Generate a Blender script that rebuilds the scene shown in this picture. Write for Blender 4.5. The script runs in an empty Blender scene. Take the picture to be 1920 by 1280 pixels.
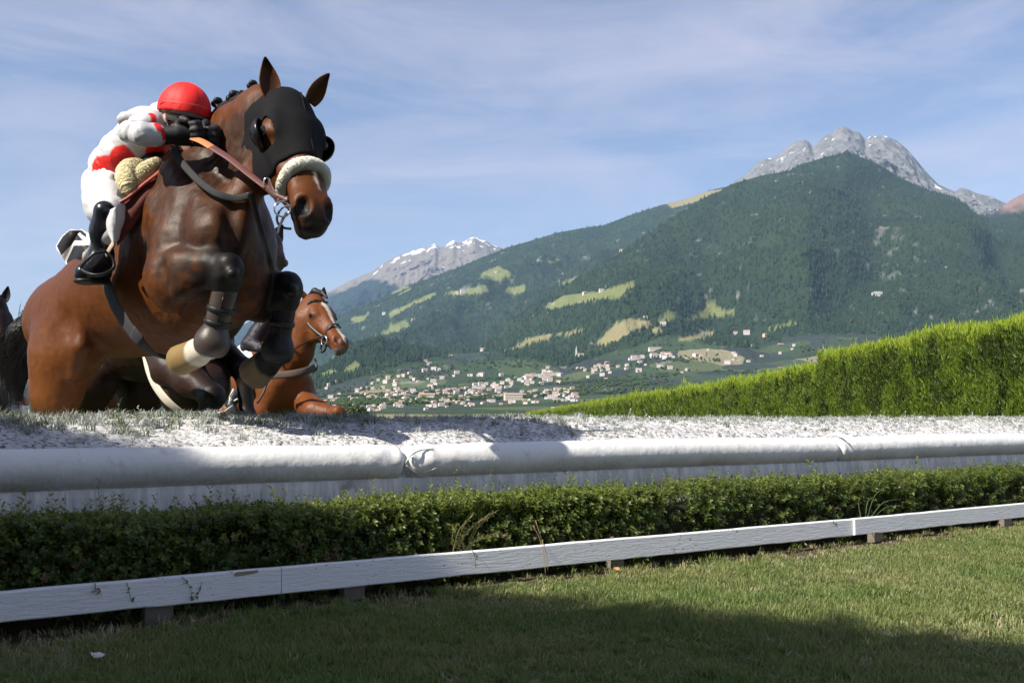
import bpy, math, random
import numpy as np
from mathutils import Vector, Matrix, Euler

random.seed(7)
RNG = np.random.default_rng(7)
sc = bpy.context.scene
COL = sc.collection

# ------------------------------------------------------------------ camera
FPX = 1867.0                      # focal length in pixels of a 1920 px wide picture
CAMH = 0.55
PITCH = math.atan(142.0 / FPX)
CP, SP = math.cos(PITCH), math.sin(PITCH)
CAM = np.array([0.0, 0.0, CAMH])
cd = bpy.data.cameras.new('camera')
cam = bpy.data.objects.new('camera', cd)
COL.objects.link(cam)
cam.location = (0, 0, CAMH)
cam.rotation_euler = (math.pi / 2 + PITCH, 0, 0)
cd.sensor_width = 36.0
cd.lens = 36.0 * FPX / 1920.0
cd.clip_start = 0.05
cd.clip_end = 60000.0
sc.camera = cam

# ------------------------------------------------------------------ sky and sun
FT = np.array([2775.0, 1872.4, 0.0]); FT /= np.linalg.norm(FT)      # along the obstacle
FN = np.array([FT[1], -FT[0], 0.0])                                  # its front normal
SUN_EL = math.radians(42.0)
_a = math.radians(4.0)
_h = -FT * math.cos(_a) + FN * math.sin(_a)
SUN = np.array([_h[0] * math.cos(SUN_EL), _h[1] * math.cos(SUN_EL), math.sin(SUN_EL)])
SUN_AZ = math.atan2(_h[0], _h[1])                                    # clockwise from +Y

world = bpy.data.worlds.new('World')
sc.world = world
world.use_nodes = True
wt = world.node_tree
wt.nodes.clear()
wo = wt.nodes.new('ShaderNodeOutputWorld')
wb = wt.nodes.new('ShaderNodeBackground')
sky = wt.nodes.new('ShaderNodeTexSky')
sky.sky_type = 'NISHITA'
sky.sun_disc = False
sky.sun_elevation = SUN_EL
sky.sun_rotation = SUN_AZ % (2 * math.pi)
sky.air_density = 1.0
sky.dust_density = 0.7
sky.ozone_density = 3.0
sky.altitude = 300
wb.inputs['Strength'].default_value = 0.092
tcw = wt.nodes.new('ShaderNodeTexCoord')
mpw = wt.nodes.new('ShaderNodeMapping')
mpw.inputs['Rotation'].default_value = (0.2, -0.35, 0.5)
mpw.inputs['Scale'].default_value = (1.3, 3.2, 6.5)
nzw = wt.nodes.new('ShaderNodeTexNoise')
nzw.inputs['Scale'].default_value = 2.1
nzw.inputs['Detail'].default_value = 9
nzw.inputs['Roughness'].default_value = 0.62
nzw.inputs['Distortion'].default_value = 0.5
crw = wt.nodes.new('ShaderNodeValToRGB')
crw.color_ramp.elements[0].position = 0.40
crw.color_ramp.elements[0].color = (0, 0, 0, 1)
crw.color_ramp.elements[1].position = 0.74
crw.color_ramp.elements[1].color = (0.40, 0.40, 0.40, 1)
mxw = wt.nodes.new('ShaderNodeMix'); mxw.data_type = 'RGBA'
mxw.inputs[7].default_value = (5.9, 6.15, 6.8, 1)
L = wt.links.new
L(tcw.outputs['Generated'], mpw.inputs['Vector'])
L(mpw.outputs['Vector'], nzw.inputs['Vector'])
L(nzw.outputs['Fac'], crw.inputs['Fac'])
L(crw.outputs['Color'], mxw.inputs[0])
L(sky.outputs['Color'], mxw.inputs[6])
wtint = wt.nodes.new('ShaderNodeMix'); wtint.data_type = 'RGBA'; wtint.blend_type = 'MULTIPLY'
wtint.inputs[0].default_value = 1.0; wtint.inputs[7].default_value = (1.10, 0.92, 0.89, 1)
L(mxw.outputs[2], wtint.inputs[6])
L(wtint.outputs[2], wb.inputs['Color'])
L(wb.outputs['Background'], wo.inputs['Surface'])

sl = bpy.data.lights.new('sun', 'SUN')
sl.energy = 5.0
sl.angle = math.radians(0.53)
sl.color = (1.0, 0.93, 0.82)
so = bpy.data.objects.new('sun', sl)
COL.objects.link(so)
so.rotation_euler = Vector(SUN).to_track_quat('Z', 'Y').to_euler()

sc.view_settings.view_transform = 'Standard'
sc.view_settings.look = 'None'
sc.view_settings.exposure = 0.85
sc.view_settings.gamma = 1.0
sc.view_settings.use_curve_mapping = False
sc.render.engine = 'CYCLES'
sc.cycles.max_bounces = 8
sc.cycles.transparent_max_bounces = 8
sc.cycles.volume_bounces = 0
sc.cycles.use_denoising = True

# ------------------------------------------------------------------ helpers
def ray(px, py):
    x, y, z = px - 960.0, FPX, 640.0 - py
    return np.array([x, y * CP - z * SP, y * SP + z * CP])

def at_y(px, py, Y):
    d = ray(px, py)
    return CAM + d * (Y / d[1])

def on_z(px, py, z):
    d = ray(px, py)
    return CAM + d * ((z - CAMH) / d[2])

def on_plane(px, py, p0, n):
    d = ray(px, py)
    return CAM + d * (np.dot(p0 - CAM, n) / np.dot(d, n))

def project(P):
    P = np.asarray(P, float) - CAM
    y = P[..., 1] * CP + P[..., 2] * SP
    z = -P[..., 1] * SP + P[..., 2] * CP
    return 960 + FPX * P[..., 0] / y, 640 - FPX * z / y

def tag(o, label=None, cat=None, group=None, kind=None):
    if label: o['label'] = label
    if cat: o['category'] = cat
    if group: o['group'] = group
    if kind: o['kind'] = kind
    return o

def empty(name, loc=(0, 0, 0)):
    o = bpy.data.objects.new(name, None)
    COL.objects.link(o)
    o.location = loc
    o.empty_display_size = 0.1
    return o

def set_parent(o, parent):
    """children are modelled in world space; an Empty only carries a location"""
    o.parent = parent
    o.matrix_parent_inverse = Matrix.Translation(-parent.location) if parent.type == 'EMPTY' else Matrix.Identity(4)

def mesh_np(name, V, faces, mat=None, parent=None, smooth=True, mats=None, midx=None):
    """V (n,3); faces: (m,k) int array or list of lists."""
    me = bpy.data.meshes.new(name)
    V = np.ascontiguousarray(V, dtype=np.float32)
    if isinstance(faces, np.ndarray):
        m, k = faces.shape
        me.vertices.add(len(V)); me.vertices.foreach_set('co', V.ravel())
        me.loops.add(m * k); me.loops.foreach_set('vertex_index', np.ascontiguousarray(faces, dtype=np.int32).ravel())
        me.polygons.add(m); me.polygons.foreach_set('loop_start', np.arange(0, m * k, k, dtype=np.int32))
        me.update(calc_edges=True)
        me.validate()
    else:
        me.from_pydata(V.tolist(), [], faces)
        me.update()
    if smooth:
        me.polygons.foreach_set('use_smooth', np.ones(len(me.polygons), dtype=bool))
    for mm in (mats or ([mat] if mat else [])):
        me.materials.append(mm)
    if midx is not None:
        me.polygons.foreach_set('material_index', np.asarray(midx, dtype=np.int32))
    o = bpy.data.objects.new(name, me)
    COL.objects.link(o)
    if parent is not None:
        set_parent(o, parent)
    return o

def vcol(o, name, arr):
    a = o.data.attributes.new(name, 'FLOAT_COLOR', 'POINT')
    c = np.ones((len(arr), 4), np.float32); c[:, :arr.shape[1]] = arr
    a.data.foreach_set('color', c.ravel())

class Geo:
    """collects simple shapes into one mesh"""
    def __init__(s): s.V, s.F = [], []
    def add(s, V, F):
        n = len(s.V)
        s.V += [tuple(map(float, v)) for v in V]
        s.F += [[i + n for i in f] for f in F]
        return s
    def box(s, c, ax, h):
        """c centre, ax three unit axes, h half sizes"""
        c = np.asarray(c, float); A = [np.asarray(a, float) * k for a, k in zip(ax, h)]
        V = [c + A[0] * i + A[1] * j + A[2] * k for i in (-1, 1) for j in (-1, 1) for k in (-1, 1)]
        return s.add(V, [[0, 1, 3, 2], [4, 6, 7, 5], [0, 4, 5, 1], [2, 3, 7, 6], [0, 2, 6, 4], [1, 5, 7, 3]])
    def tube(s, pts, r, n=8, flat=1.0, up=None, closed=False):
        """sweep; r scalar or list; flat squashes across 'up'"""
        P = [np.asarray(p, float) for p in pts]; m = len(P)
        R = r if hasattr(r, '__len__') else [r] * m
        base = len(s.V); u = None
        for i in range(m):
            if closed: t = P[(i + 1) % m] - P[i - 1]
            else: t = P[min(i + 1, m - 1)] - P[max(i - 1, 0)]
            t = t / (np.linalg.norm(t) + 1e-12)
            if up is not None:
                u = np.asarray(up[i] if hasattr(up[0], '__len__') else up, float)
            elif u is None:
                u = np.array([0, 0, 1.0]) if abs(t[2]) < .9 else np.array([1.0, 0, 0])
            u = u - t * np.dot(u, t); u /= np.linalg.norm(u) + 1e-12
            w = np.cross(t, u)
            for k in range(n):
                a = 2 * math.pi * k / n
                s.V.append(tuple(P[i] + R[i] * (math.cos(a) * w + flat * math.sin(a) * u)))
        for i in range(m if closed else m - 1):
            j = (i + 1) % m
            for k in range(n):
                s.F.append([base + i * n + k, base + i * n + (k + 1) % n, base + j * n + (k + 1) % n, base + j * n + k])
        if not closed:
            s.F.append([base + k for k in range(n)][::-1])
            s.F.append([base + (m - 1) * n + k for k in range(n)])
        return s
    def build(s, name, mat, parent=None, smooth=True, bevel=0.0):
        o = mesh_np(name, np.array(s.V), s.F, mat, parent, smooth)
        if bevel:
            b = o.modifiers.new('bevel', 'BEVEL'); b.width = bevel; b.segments = 2; b.limit_method = 'ANGLE'
        return o

def catmull(pts, n):
    P = np.array(pts, float)
    P = np.vstack([2 * P[0] - P[1], P, 2 * P[-1] - P[-2]])
    out = []
    for i in range(1, len(P) - 2):
        for k in range(n):
            t = k / n
            a, b, c, d = P[i - 1], P[i], P[i + 1], P[i + 2]
            out.append(.5 * (2 * b + (c - a) * t + (2 * a - 5 * b + 4 * c - d) * t * t + (3 * b - a - 3 * c + d) * t ** 3))
    out.append(P[-2])
    return np.array(out)

def _hash(ix, iy, iz, seed):
    h = (ix.astype(np.int64) * 374761393 + iy.astype(np.int64) * 668265263 + iz.astype(np.int64) * 2147483647 + seed * 974634721) & 0xFFFFFFFF
    h = ((h ^ (h >> 13)) * 1274126177) & 0xFFFFFFFF
    h = ((h ^ (h >> 16)) * 2246822519) & 0xFFFFFFFF
    return ((h ^ (h >> 15)) & 0xFFFFFF) / float(0xFFFFFF)

def vnoise(P, seed=0):
    P = np.asarray(P, float)
    i = np.floor(P).astype(np.int64); f = P - i; f = f * f * f * (f * (f * 6 - 15) + 10)
    r = 0
    for dx in (0, 1):
        for dy in (0, 1):
            for dz in (0, 1):
                w = (f[..., 0] if dx else 1 - f[..., 0]) * (f[..., 1] if dy else 1 - f[..., 1]) * (f[..., 2] if dz else 1 - f[..., 2])
                r = r + w * _hash(i[..., 0] + dx, i[..., 1] + dy, i[..., 2] + dz, seed)
    return r * 2 - 1

def fbm(P, oct=4, seed=0, gain=.5, ridged=False):
    P = np.asarray(P, float); a, s, t = 1.0, 0, 0
    for o in range(oct):
        v = vnoise(P, seed + o * 17)
        if ridged: v = 1 - 2 * np.abs(v)
        s = s + a * v; t += a; a *= gain; P = P * 2.03
    return s / t

def in_poly(x, y, poly):
    poly = np.asarray(poly, float); inside = np.zeros(x.shape, bool)
    j = len(poly) - 1
    for i in range(len(poly)):
        xi, yi = poly[i]; xj, yj = poly[j]
        c = ((yi > y) != (yj > y)) & (x < (xj - xi) * (y - yi) / (yj - yi + 1e-12) + xi)
        inside ^= c; j = i
    return inside

# ------------------------------------------------------------------ materials
class NT:
    def __init__(s, name):
        s.m = bpy.data.materials.new(name); s.m.use_nodes = True
        s.t = s.m.node_tree; s.t.nodes.clear()
        s.out = s.t.nodes.new('ShaderNodeOutputMaterial')
    def n(s, typ, **kw):
        nd = s.t.nodes.new(typ)
        for k, v in kw.items():
            if k.startswith('_'): nd.inputs[k[1:].replace('_', ' ')].default_value = v
            else: setattr(nd, k, v)
        return nd
    def l(s, a, b): s.t.links.new(a, b)
    def noise(s, scale, detail=4, rough=.55, vec=None, dist=0.0):
        nd = s.n('ShaderNodeTexNoise'); nd.inputs['Scale'].default_value = scale
        nd.inputs['Detail'].default_value = detail; nd.inputs['Roughness'].default_value = rough
        nd.inputs['Distortion'].default_value = dist
        if vec is not None: s.l(vec, nd.inputs['Vector'])
        return nd.outputs['Fac']
    def pos(s, scale=None, rot=None, kind='pos'):
        if kind == 'pos': v = s.n('ShaderNodeNewGeometry').outputs['Position']
        else: v = s.n('ShaderNodeTexCoord').outputs['Object']
        if scale is not None or rot is not None:
            mp = s.n('ShaderNodeMapping')
            if scale is not None: mp.inputs['Scale'].default_value = scale
            if rot is not None: mp.inputs['Rotation'].default_value = rot
            s.l(v, mp.inputs['Vector']); v = mp.outputs['Vector']
        return v
    def ramp(s, fac, stops):
        r = s.n('ShaderNodeValToRGB'); e = r.color_ramp.elements
        while len(e) < len(stops): e.new(.5)
        for el, (p, c) in zip(e, stops):
            el.position = p
            el.color = (c, c, c, 1) if not hasattr(c, '__len__') else (*c, 1)
        s.l(fac, r.inputs['Fac']); return r.outputs['Color']
    def mix(s, fac, a, b, mode='MIX'):
        m = s.n('ShaderNodeMix', data_type='RGBA', blend_type=mode)
        for sock, v in ((m.inputs[0], fac), (m.inputs[6], a), (m.inputs[7], b)):
            if hasattr(v, 'is_output') or isinstance(v, bpy.types.NodeSocket): s.l(v, sock)
            elif hasattr(v, '__len__'): sock.default_value = (*v[:3], 1)
            else: sock.default_value = v
        return m.outputs[2]
    def attr(s, name, kind='GEOMETRY'):
        a = s.n('ShaderNodeAttribute', attribute_name=name); a.attribute_type = kind
        return a
    def sep(s, col):
        q = s.n('ShaderNodeSeparateColor'); s.l(col, q.inputs[0]); return q.outputs
    def math(s, op, a, b=0.0, clamp=False):
        m = s.n('ShaderNodeMath', operation=op, use_clamp=clamp)
        for sock, v in zip(m.inputs, (a, b)):
            if isinstance(v, bpy.types.NodeSocket): s.l(v, sock)
            else: sock.default_value = v
        return m.outputs[0]
    def bump(s, h, strength=.3, dist=.01, normal=None):
        b = s.n('ShaderNodeBump'); b.inputs['Strength'].default_value = strength; b.inputs['Distance'].default_value = dist
        s.l(h, b.inputs['Height'])
        if normal is not None: s.l(normal, b.inputs['Normal'])
        return b.outputs['Normal']
    def bsdf(s, color, rough=.6, normal=None, spec=.5, metal=0.0, **kw):
        b = s.n('ShaderNodeBsdfPrincipled')
        def put(k, v):
            if isinstance(v, bpy.types.NodeSocket): s.l(v, b.inputs[k])
            elif hasattr(v, '__len__'): b.inputs[k].default_value = (*v[:3], 1)
            else: b.inputs[k].default_value = v
        put('Base Color', color); put('Roughness', rough); put('Specular IOR Level', spec); put('Metallic', metal)
        if normal is not None: s.l(normal, b.inputs['Normal'])
        for k, v in kw.items(): put(k.replace('_', ' '), v)
        s.l(b.outputs[0], s.out.inputs['Surface'])
        s.b = b
        return s.m
    def leaf(s, color, trans, rough=.5, amount=.4, spec=.4):
        """thin leaf: principled plus translucent"""
        b = s.n('ShaderNodeBsdfPrincipled'); t = s.n('ShaderNodeBsdfTranslucent'); m = s.n('ShaderNodeMixShader')
        for k, v in (('Base Color', color), ('Roughness', rough), ('Specular IOR Level', spec)):
            if isinstance(v, bpy.types.NodeSocket): s.l(v, b.inputs[k])
            elif hasattr(v, '__len__'): b.inputs[k].default_value = (*v[:3], 1)
            else: b.inputs[k].default_value = v
        if isinstance(trans, bpy.types.NodeSocket): s.l(trans, t.inputs['Color'])
        else: t.inputs['Color'].default_value = (*trans[:3], 1)
        m.inputs[0].default_value = amount
        s.l(b.outputs[0], m.inputs[1]); s.l(t.outputs[0], m.inputs[2]); s.l(m.outputs[0], s.out.inputs['Surface'])
        return s.m

def plain(name, color, rough=.6, spec=.5, metal=0.0, vary=.15, scale=60, bump=.15, bdist=.002, **kw):
    t = NT(name)
    nz = t.noise(scale, 5, vec=t.pos())
    c = t.mix(nz, tuple(x * (1 - vary) for x in color), tuple(min(1, x * (1 + vary)) for x in color))
    nb = t.bump(t.noise(scale * 4, 3, vec=t.pos()), bump, bdist) if bump else None
    return t.bsdf(c, rough, nb, spec, metal, **kw)

# ------------------------------------------------------------------ scattering with geometry nodes (for stuff)
def gn_scatter(name, pts, rots, scales, idx, sources, parent=None):
    """one object whose geometry nodes place the source meshes on its points"""
    srccol = bpy.data.collections.new(name + '_sources')
    for i, s in enumerate(sources):
        s.name = '%s_%02d' % (name, i) if False else s.name
        if s.name in COL.objects: COL.objects.unlink(s)
        srccol.objects.link(s)
    order = sorted(range(len(sources)), key=lambda i: sources[i].name)
    rank = {o: r for r, o in enumerate(order)}
    idx = np.array([rank[int(i)] for i in idx], np.int32)
    me = bpy.data.meshes.new(name)
    pts = np.ascontiguousarray(pts, np.float32)
    me.vertices.add(len(pts)); me.vertices.foreach_set('co', pts.ravel())
    for nm, typ, arr, key in (('rot', 'FLOAT_VECTOR', rots, 'vector'), ('scl', 'FLOAT_VECTOR', scales, 'vector')):
        a = me.attributes.new(nm, typ, 'POINT'); a.data.foreach_set(key, np.ascontiguousarray(arr, np.float32).ravel())
    a = me.attributes.new('pick', 'INT', 'POINT'); a.data.foreach_set('value', idx)
    o = bpy.data.objects.new(name, me); COL.objects.link(o)
    if parent is not None: set_parent(o, parent)
    ng = bpy.data.node_groups.new(name + '_nodes', 'GeometryNodeTree')
    ng.interface.new_socket('Geometry', in_out='INPUT', socket_type='NodeSocketGeometry')
    ng.interface.new_socket('Geometry', in_out='OUTPUT', socket_type='NodeSocketGeometry')
    N = ng.nodes.new; K = ng.links.new
    gi, go = N('NodeGroupInput'), N('NodeGroupOutput')
    ci = N('GeometryNodeCollectionInfo'); ci.inputs['Collection'].default_value = srccol
    ci.inputs['Separate Children'].default_value = True; ci.inputs['Reset Children'].default_value = True
    ip = N('GeometryNodeInstanceOnPoints'); ip.inputs['Pick Instance'].default_value = True
    def na(nm, dt):
        q = N('GeometryNodeInputNamedAttribute'); q.data_type = dt; q.inputs['Name'].default_value = nm
        return [x for x in q.outputs if x.enabled and x.name == 'Attribute'][0]
    K(gi.outputs[0], ip.inputs['Points']); K(ci.outputs[0], ip.inputs['Instance'])
    K(na('pick', 'INT'), ip.inputs['Instance Index'])
    er = N('FunctionNodeEulerToRotation'); K(na('rot', 'FLOAT_VECTOR'), er.inputs[0]); K(er.outputs[0], ip.inputs['Rotation'])
    K(na('scl', 'FLOAT_VECTOR'), ip.inputs['Scale'])
    K(ip.outputs[0], go.inputs[0])
    md = o.modifiers.new('scatter', 'NODES'); md.node_group = ng
    return o
# ================================================================== setting: ground, mountains, valley
FO = np.array([-1.27, 2.47, 0.0])            # obstacle frame: origin, s along, w behind
def FW(s, w, z):
    s, w, z = np.broadcast_arrays(np.asarray(s, float), np.asarray(w, float), np.asarray(z, float))
    return FO + s[..., None] * FT - w[..., None] * FN + z[..., None] * np.array([0, 0, 1.0])
def s_of(px, w, py=782):
    """position along the obstacle where the picture column px meets the line w"""
    d = ray(px, py); q = FO - w * FN
    # solve d_xy * k = q_xy + s*FT_xy
    A = np.array([[d[0], -FT[0]], [d[1], -FT[1]]])
    return np.linalg.solve(A, q[:2])[1]

def grid_faces(nu, nv):
    i = np.arange(nu - 1)[:, None] * nv + np.arange(nv - 1)[None, :]
    return np.stack([i, i + nv, i + nv + 1, i + 1], -1).reshape(-1, 4)

# --- ground sheet to the horizon
t = NT('meadow_ground')
c = t.mix(t.ramp(t.noise(.02, 6, vec=t.pos()), [(.35, 0.), (.65, 1.)]), (.035, .06, .02), (.07, .09, .03))
M_ground = t.bsdf(c, .9, t.bump(t.noise(3, 5, vec=t.pos()), .5, .05), .2)
g = Geo().add([(-15000, -3000, -.03), (15000, -3000, -.03), (15000, 17000, -.03), (-15000, 17000, -.03)], [[0, 1, 2, 3]])
tag(g.build('ground', M_ground, smooth=False), kind='structure')

# --- the lawn in front of the obstacle
s1 = np.linspace(-3.2, 9.0, 330); w1 = np.concatenate([np.linspace(-4.5, -.3, 90), np.linspace(-.27, .7, 50)])
S, W = np.meshgrid(s1, w1, indexing='ij')
Pl = FW(S, W, 0 * S)
q = Pl * np.array([1, 1, 0])
lawn_h = .010 * fbm(q * 1.3, 3, 3) + .006 * fbm(q * 7, 3, 9)
soil = np.clip(1.25 - np.abs(W - .03) / .20 + .9 * fbm(q * 5, 3, 21), 0, 1)
soil = np.maximum(soil, np.clip((fbm(q * 3.1, 4, 33) - .30) * 3.2, 0, .8))
Pl[..., 2] = lawn_h + .012 * soil * np.clip(fbm(q * 12, 3, 5), -1, 1)
t = NT('lawn_soil')
a = t.attr('soil')
sq = t.sep(a.outputs['Color'])
n1 = t.noise(40, 6, vec=t.pos()); n2 = t.noise(220, 3, vec=t.pos())
soilc = t.mix(n1, (.055, .038, .025), (.13, .10, .07)); grassc = t.mix(n1, (.03, .045, .012), (.09, .085, .035))
M_lawn = t.bsdf(t.mix(sq[0], grassc, soilc), .95, t.bump(n2, .7, .01, t.bump(n1, .8, .02)), .15)
lawn = mesh_np('lawn', Pl.reshape(-1, 3), grid_faces(len(s1), len(w1)), M_lawn)
vcol(lawn, 'soil', np.repeat(soil.reshape(-1, 1), 3, 1))
tag(lawn, kind='structure')
def lawn_z(x, y):
    p = np.stack([x, y, 0 * x], -1)
    return .010 * fbm(p * 1.3, 3, 3) + .006 * fbm(p * 7, 3, 9)

# --- the earth bank, dusted white
_w = [.53, .60, .645, .70, .85, 1.0, 1.3, 1.65, 1.95, 2.25, 2.4]
_z = [.0, .31, .43, .462, .497, .522, .540, .530, .42, .08, -.03]
def bank_z(s, w):
    p = FW(s, w, 0 * s)
    m = np.clip((w - .60) / .1, 0, 1)
    return np.interp(w, _w, _z) + m * (.012 * fbm(p * 2.2, 3, 41) + .010 * fbm(p * 9, 3, 44) + .006 * np.abs(fbm(p * 26, 2, 47)))
s1 = np.linspace(-3.5, 11.0, 900); w1 = np.concatenate([np.linspace(.53, .6, 6), np.linspace(.605, 1.4, 110), np.linspace(1.42, 2.4, 40)])
S, W = np.meshgrid(s1, w1, indexing='ij')
Pb = FW(S, W, bank_z(S, W))
t = NT('limed_earth')
n1 = t.noise(9, 6, .6, t.pos()); n2 = t.noise(55, 5, .6, t.pos()); n3 = t.noise(240, 3, .6, t.pos())
base = t.mix(t.ramp(n1, [(.40, 0.), (.62, 1.)]), (.55, .555, .56), (.72, .72, .715))
speck = t.ramp(t.math('ADD', t.math('MULTIPLY', n2, .8), t.math('MULTIPLY', n3, .3)), [(.45, 1.), (.53, 0.)])
bare = t.ramp(t.noise(14, 5, .65, t.pos()), [(.60, 0.), (.70, .85)])
c = t.mix(speck, base, (.10, .085, .07))
c = t.mix(bare, c, (.20, .19, .16))
M_bank = t.bsdf(c, .9, t.bump(n3, .6, .006, t.bump(n2, .9, .02)), .2)
bank = mesh_np('earth_bank', Pb.reshape(-1, 3), grid_faces(len(s1), len(w1)), M_bank)
tag(bank, kind='structure')

# --- mountains: sheets between lines traced in the picture, each line at its own real distance
def sheet(name, pxs, lines, counts, amp, freq, seed, back=True, stretch=1.0, carve=None):
    """lines: from foot to ridge, each (points [(px, py)], distance or [(px, dist)])"""
    pxs = np.asarray(pxs, float); rows = []
    ctrl = []
    for pts, dist in lines:
        pts = np.array(pts, float)
        py = np.interp(pxs, pts[:, 0], pts[:, 1])
        Y = np.full_like(pxs, dist) if np.isscalar(dist) else np.interp(pxs, *np.array(dist, float).T)
        ctrl.append((py, Y))
    PY, YY, EN = [], [], []
    K = len(ctrl)
    for i in range(K - 1):
        m = counts[i]
        for k in range(m if i < K - 2 else m + 1):
            f = k / m
            PY.append(ctrl[i][0] * (1 - f) + ctrl[i + 1][0] * f)
            YY.append(ctrl[i][1] * (1 - f) + ctrl[i + 1][1] * f)
            g = (i + f) / (K - 1)
            EN.append((min(1, g * 3) if K < 5 else min(1, max(.008, (g - .42) * 3.2))) * min(1, (1 - g) * 3.0))
    PY = np.array(PY).T; YY = np.array(YY).T; EN = np.array(EN)[None, :]
    PXX = np.repeat(pxs[:, None], PY.shape[1], 1)
    x, z = PXX - 960, 640 - PY
    d = np.stack([x, FPX * CP - z * SP, FPX * SP + z * CP], -1)
    P = CAM + d * (YY / d[..., 1])[..., None]
    q = P * np.array([freq, freq * stretch, freq * .5])
    h = fbm(q, 6, seed, .52, ridged=True) - .25
    P[..., 2] += amp * h * EN
    if carve is not None: P = carve(P, PXX, PY, EN)
    if back:                                     # the far side of the ridge
        r = P[:, -1]; away = r - CAM; away[:, 2] = 0
        away /= np.linalg.norm(away, axis=1)[:, None]
        hgt = np.maximum(r[:, 2], 30)
        b1 = r + away * (hgt * .5)[:, None]; b1[:, 2] = hgt * .72
        b2 = r + away * (hgt * 1.7)[:, None]; b2[:, 2] = -5
        P = np.concatenate([P, b1[:, None], b2[:, None]], 1)
    nv = P.shape[1]
    return P, grid_faces(len(pxs), nv)

PXS = np.concatenate([np.arange(-900, 380, 20), np.arange(380, 1990, 3.0), np.arange(1990, 3000, 20)])

# meadows and clearings, picture outlines
MEADOWS = [
 [(893,522),(912,508),(935,499),(960,511),(945,521),(925,526)], [(830,549),(880,540),(905,534),(915,545),(900,551),(850,553)],
 [(945,541),(982,533),(985,545),(965,553)], [(717,592),(740,580),(780,562),(815,547),(814,553),(770,576),(730,594)],
 [(703,630),(730,612),(760,600),(769,606),(765,615),(735,624)], [(1018,575),(1060,553),(1130,545),(1190,527),(1193,537),(1165,557),(1120,566),(1070,573),(1040,578)],
 [(1040,535),(1062,524),(1082,521),(1062,534)], [(948,656),(985,635),(1030,627),(1100,616),(1100,622),(1040,631),(990,646),(962,658)],
 [(1120,642),(1135,628),(1152,607),(1182,595),(1215,599),(1228,610),(1190,625),(1165,643),(1135,652)], [(1230,603),(1250,584),(1276,581),(1262,599),(1240,607)],
 [(1278,597),(1320,582),(1325,569),(1340,568),(1354,580),(1380,581),(1378,589),(1330,593),(1290,601)], [(1266,638),(1310,625),(1333,619),(1335,632),(1300,637)],
 [(1018,489),(1045,485),(1062,487),(1030,494)], [(655,600),(668,592),(690,586),(686,594),(668,604)], [(655,560),(690,545),(700,548),(670,562)],
 [(640,690),(665,678),(680,684),(655,698)], [(600,700),(620,693),(635,697),(612,706)], [(735,548),(765,536),(770,541),(742,553)],
 [(1440,612),(1490,605),(1505,609),(1460,618)], [(1240,372),(1300,366),(1360,352),(1345,362),(1290,382),(1255,390)],
 [(1225,615),(1240,607),(1245,620),(1232,628)]]
BROWNISH = {7, 8, 11, 19, 20}

RIDGE_B = [(-900,790),(0,785),(200,765),(380,715),(470,665),(560,625),(642,588),(690,568),(737,547),(767,534),(810,520),(850,505),(900,484),(954,463),(1000,450),(1046,436),(1090,428),(1133,422),(1183,403),(1242,384),(1290,372),(1330,357),(1362,350),(1450,352),(1600,380),(1800,420),(2100,470),(3000,600)]
RIDGE_C = [(-900,792),(300,775),(560,735),(600,722),(660,705),(750,688),(850,660),(930,635),(954,600),(1017,560),(1092,517),(1200,450),(1283,395),(1330,366),(1362,350),(1380,342),(1430,329),(1480,320),(1500,309),(1550,294),(1590,286),(1620,297),(1660,314),(1700,335),(1740,362),(1790,380),(1830,396),(1870,405),(1920,398),(2000,380),(2300,430),(3000,560)]
RIDGE_D = [(1200,430),(1330,380),(1362,352),(1385,335),(1400,325),(1420,305),(1435,297),(1450,297),(1470,281),(1490,267),(1505,262),(1515,264),(1523,275),(1529,272),(1535,266),(1545,256),(1560,249),(1570,241),(1580,236),(1590,240),(1600,247),(1610,247),(1618,255),(1623,262),(1630,256),(1660,255),(1680,263),(1700,279),(1720,302),(1740,326),(1760,346),(1790,359),(1803,352),(1815,355),(1830,362),(1860,369),(1878,378),(1900,386),(1960,400),(2200,460)]
RIDGE_A = [(-900,790),(0,780),(200,735),(400,640),(480,595),(560,570),(620,545),(660,524),(700,508),(722,491),(745,480),(770,471),(785,467),(800,464),(816,456),(823,464),(832,462),(842,455),(850,450),(858,455),(870,453),(880,447),(890,443),(900,449),(912,451),(925,459),(945,467),(1000,500),(1060,530),(1200,600)]

def terrain_attr(P, tree_line, kind):
    """colour masks painted on real ground: meadow, rock, snow, farmland"""
    px, py = project(P)
    me = np.zeros(px.shape); br = np.zeros(px.shape)
    jx = px + 5 * vnoise(P * .004, 3) + 4 * vnoise(P * .011, 5); jy = py + 2.2 * vnoise(P * .006, 7)
    for i, poly in enumerate(MEADOWS):
        k = in_poly(jx, jy, poly); me[k] = 1; br[k] = 1.0 if i in BROWNISH else .2
    return px, py, me, br

# farmland + village slope + main dome in one sheet (C)
FARM = [(-900,784),(300,776),(560,738),(600,724),(700,694),(800,672),(900,662),(1000,668),(1060,694),(1130,668),(1190,650),(1250,628),(1350,645),(1420,655),(1500,628),(1600,622),(1700,640),(1800,650),(3000,690)]
linesC = [([(-900,786),(3000,786)], 700), ([(-900,785),(400,776),(600,768),(1000,764),(1500,752),(3000,750)], 1500),
          ([(-900,785),(300,777),(600,744),(1000,722),(1500,690),(2000,690),(3000,720)], 2600),
          (FARM, 3500),
          ([(-900,788),(300,776),(560,737),(600,723),(660,707),(750,691),(850,664),(930,645),(954,630),(1017,610),(1092,590),(1200,540),(1360,480),(1480,440),(1590,430),(1700,440),(1790,470),(1920,480),(3000,620)], 4600),
          (RIDGE_C, [(-900, 4700), (930, 4800), (1017, 5000), (1360, 5600), (1590, 6000), (1920, 6300), (3000, 6300)])]
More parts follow.
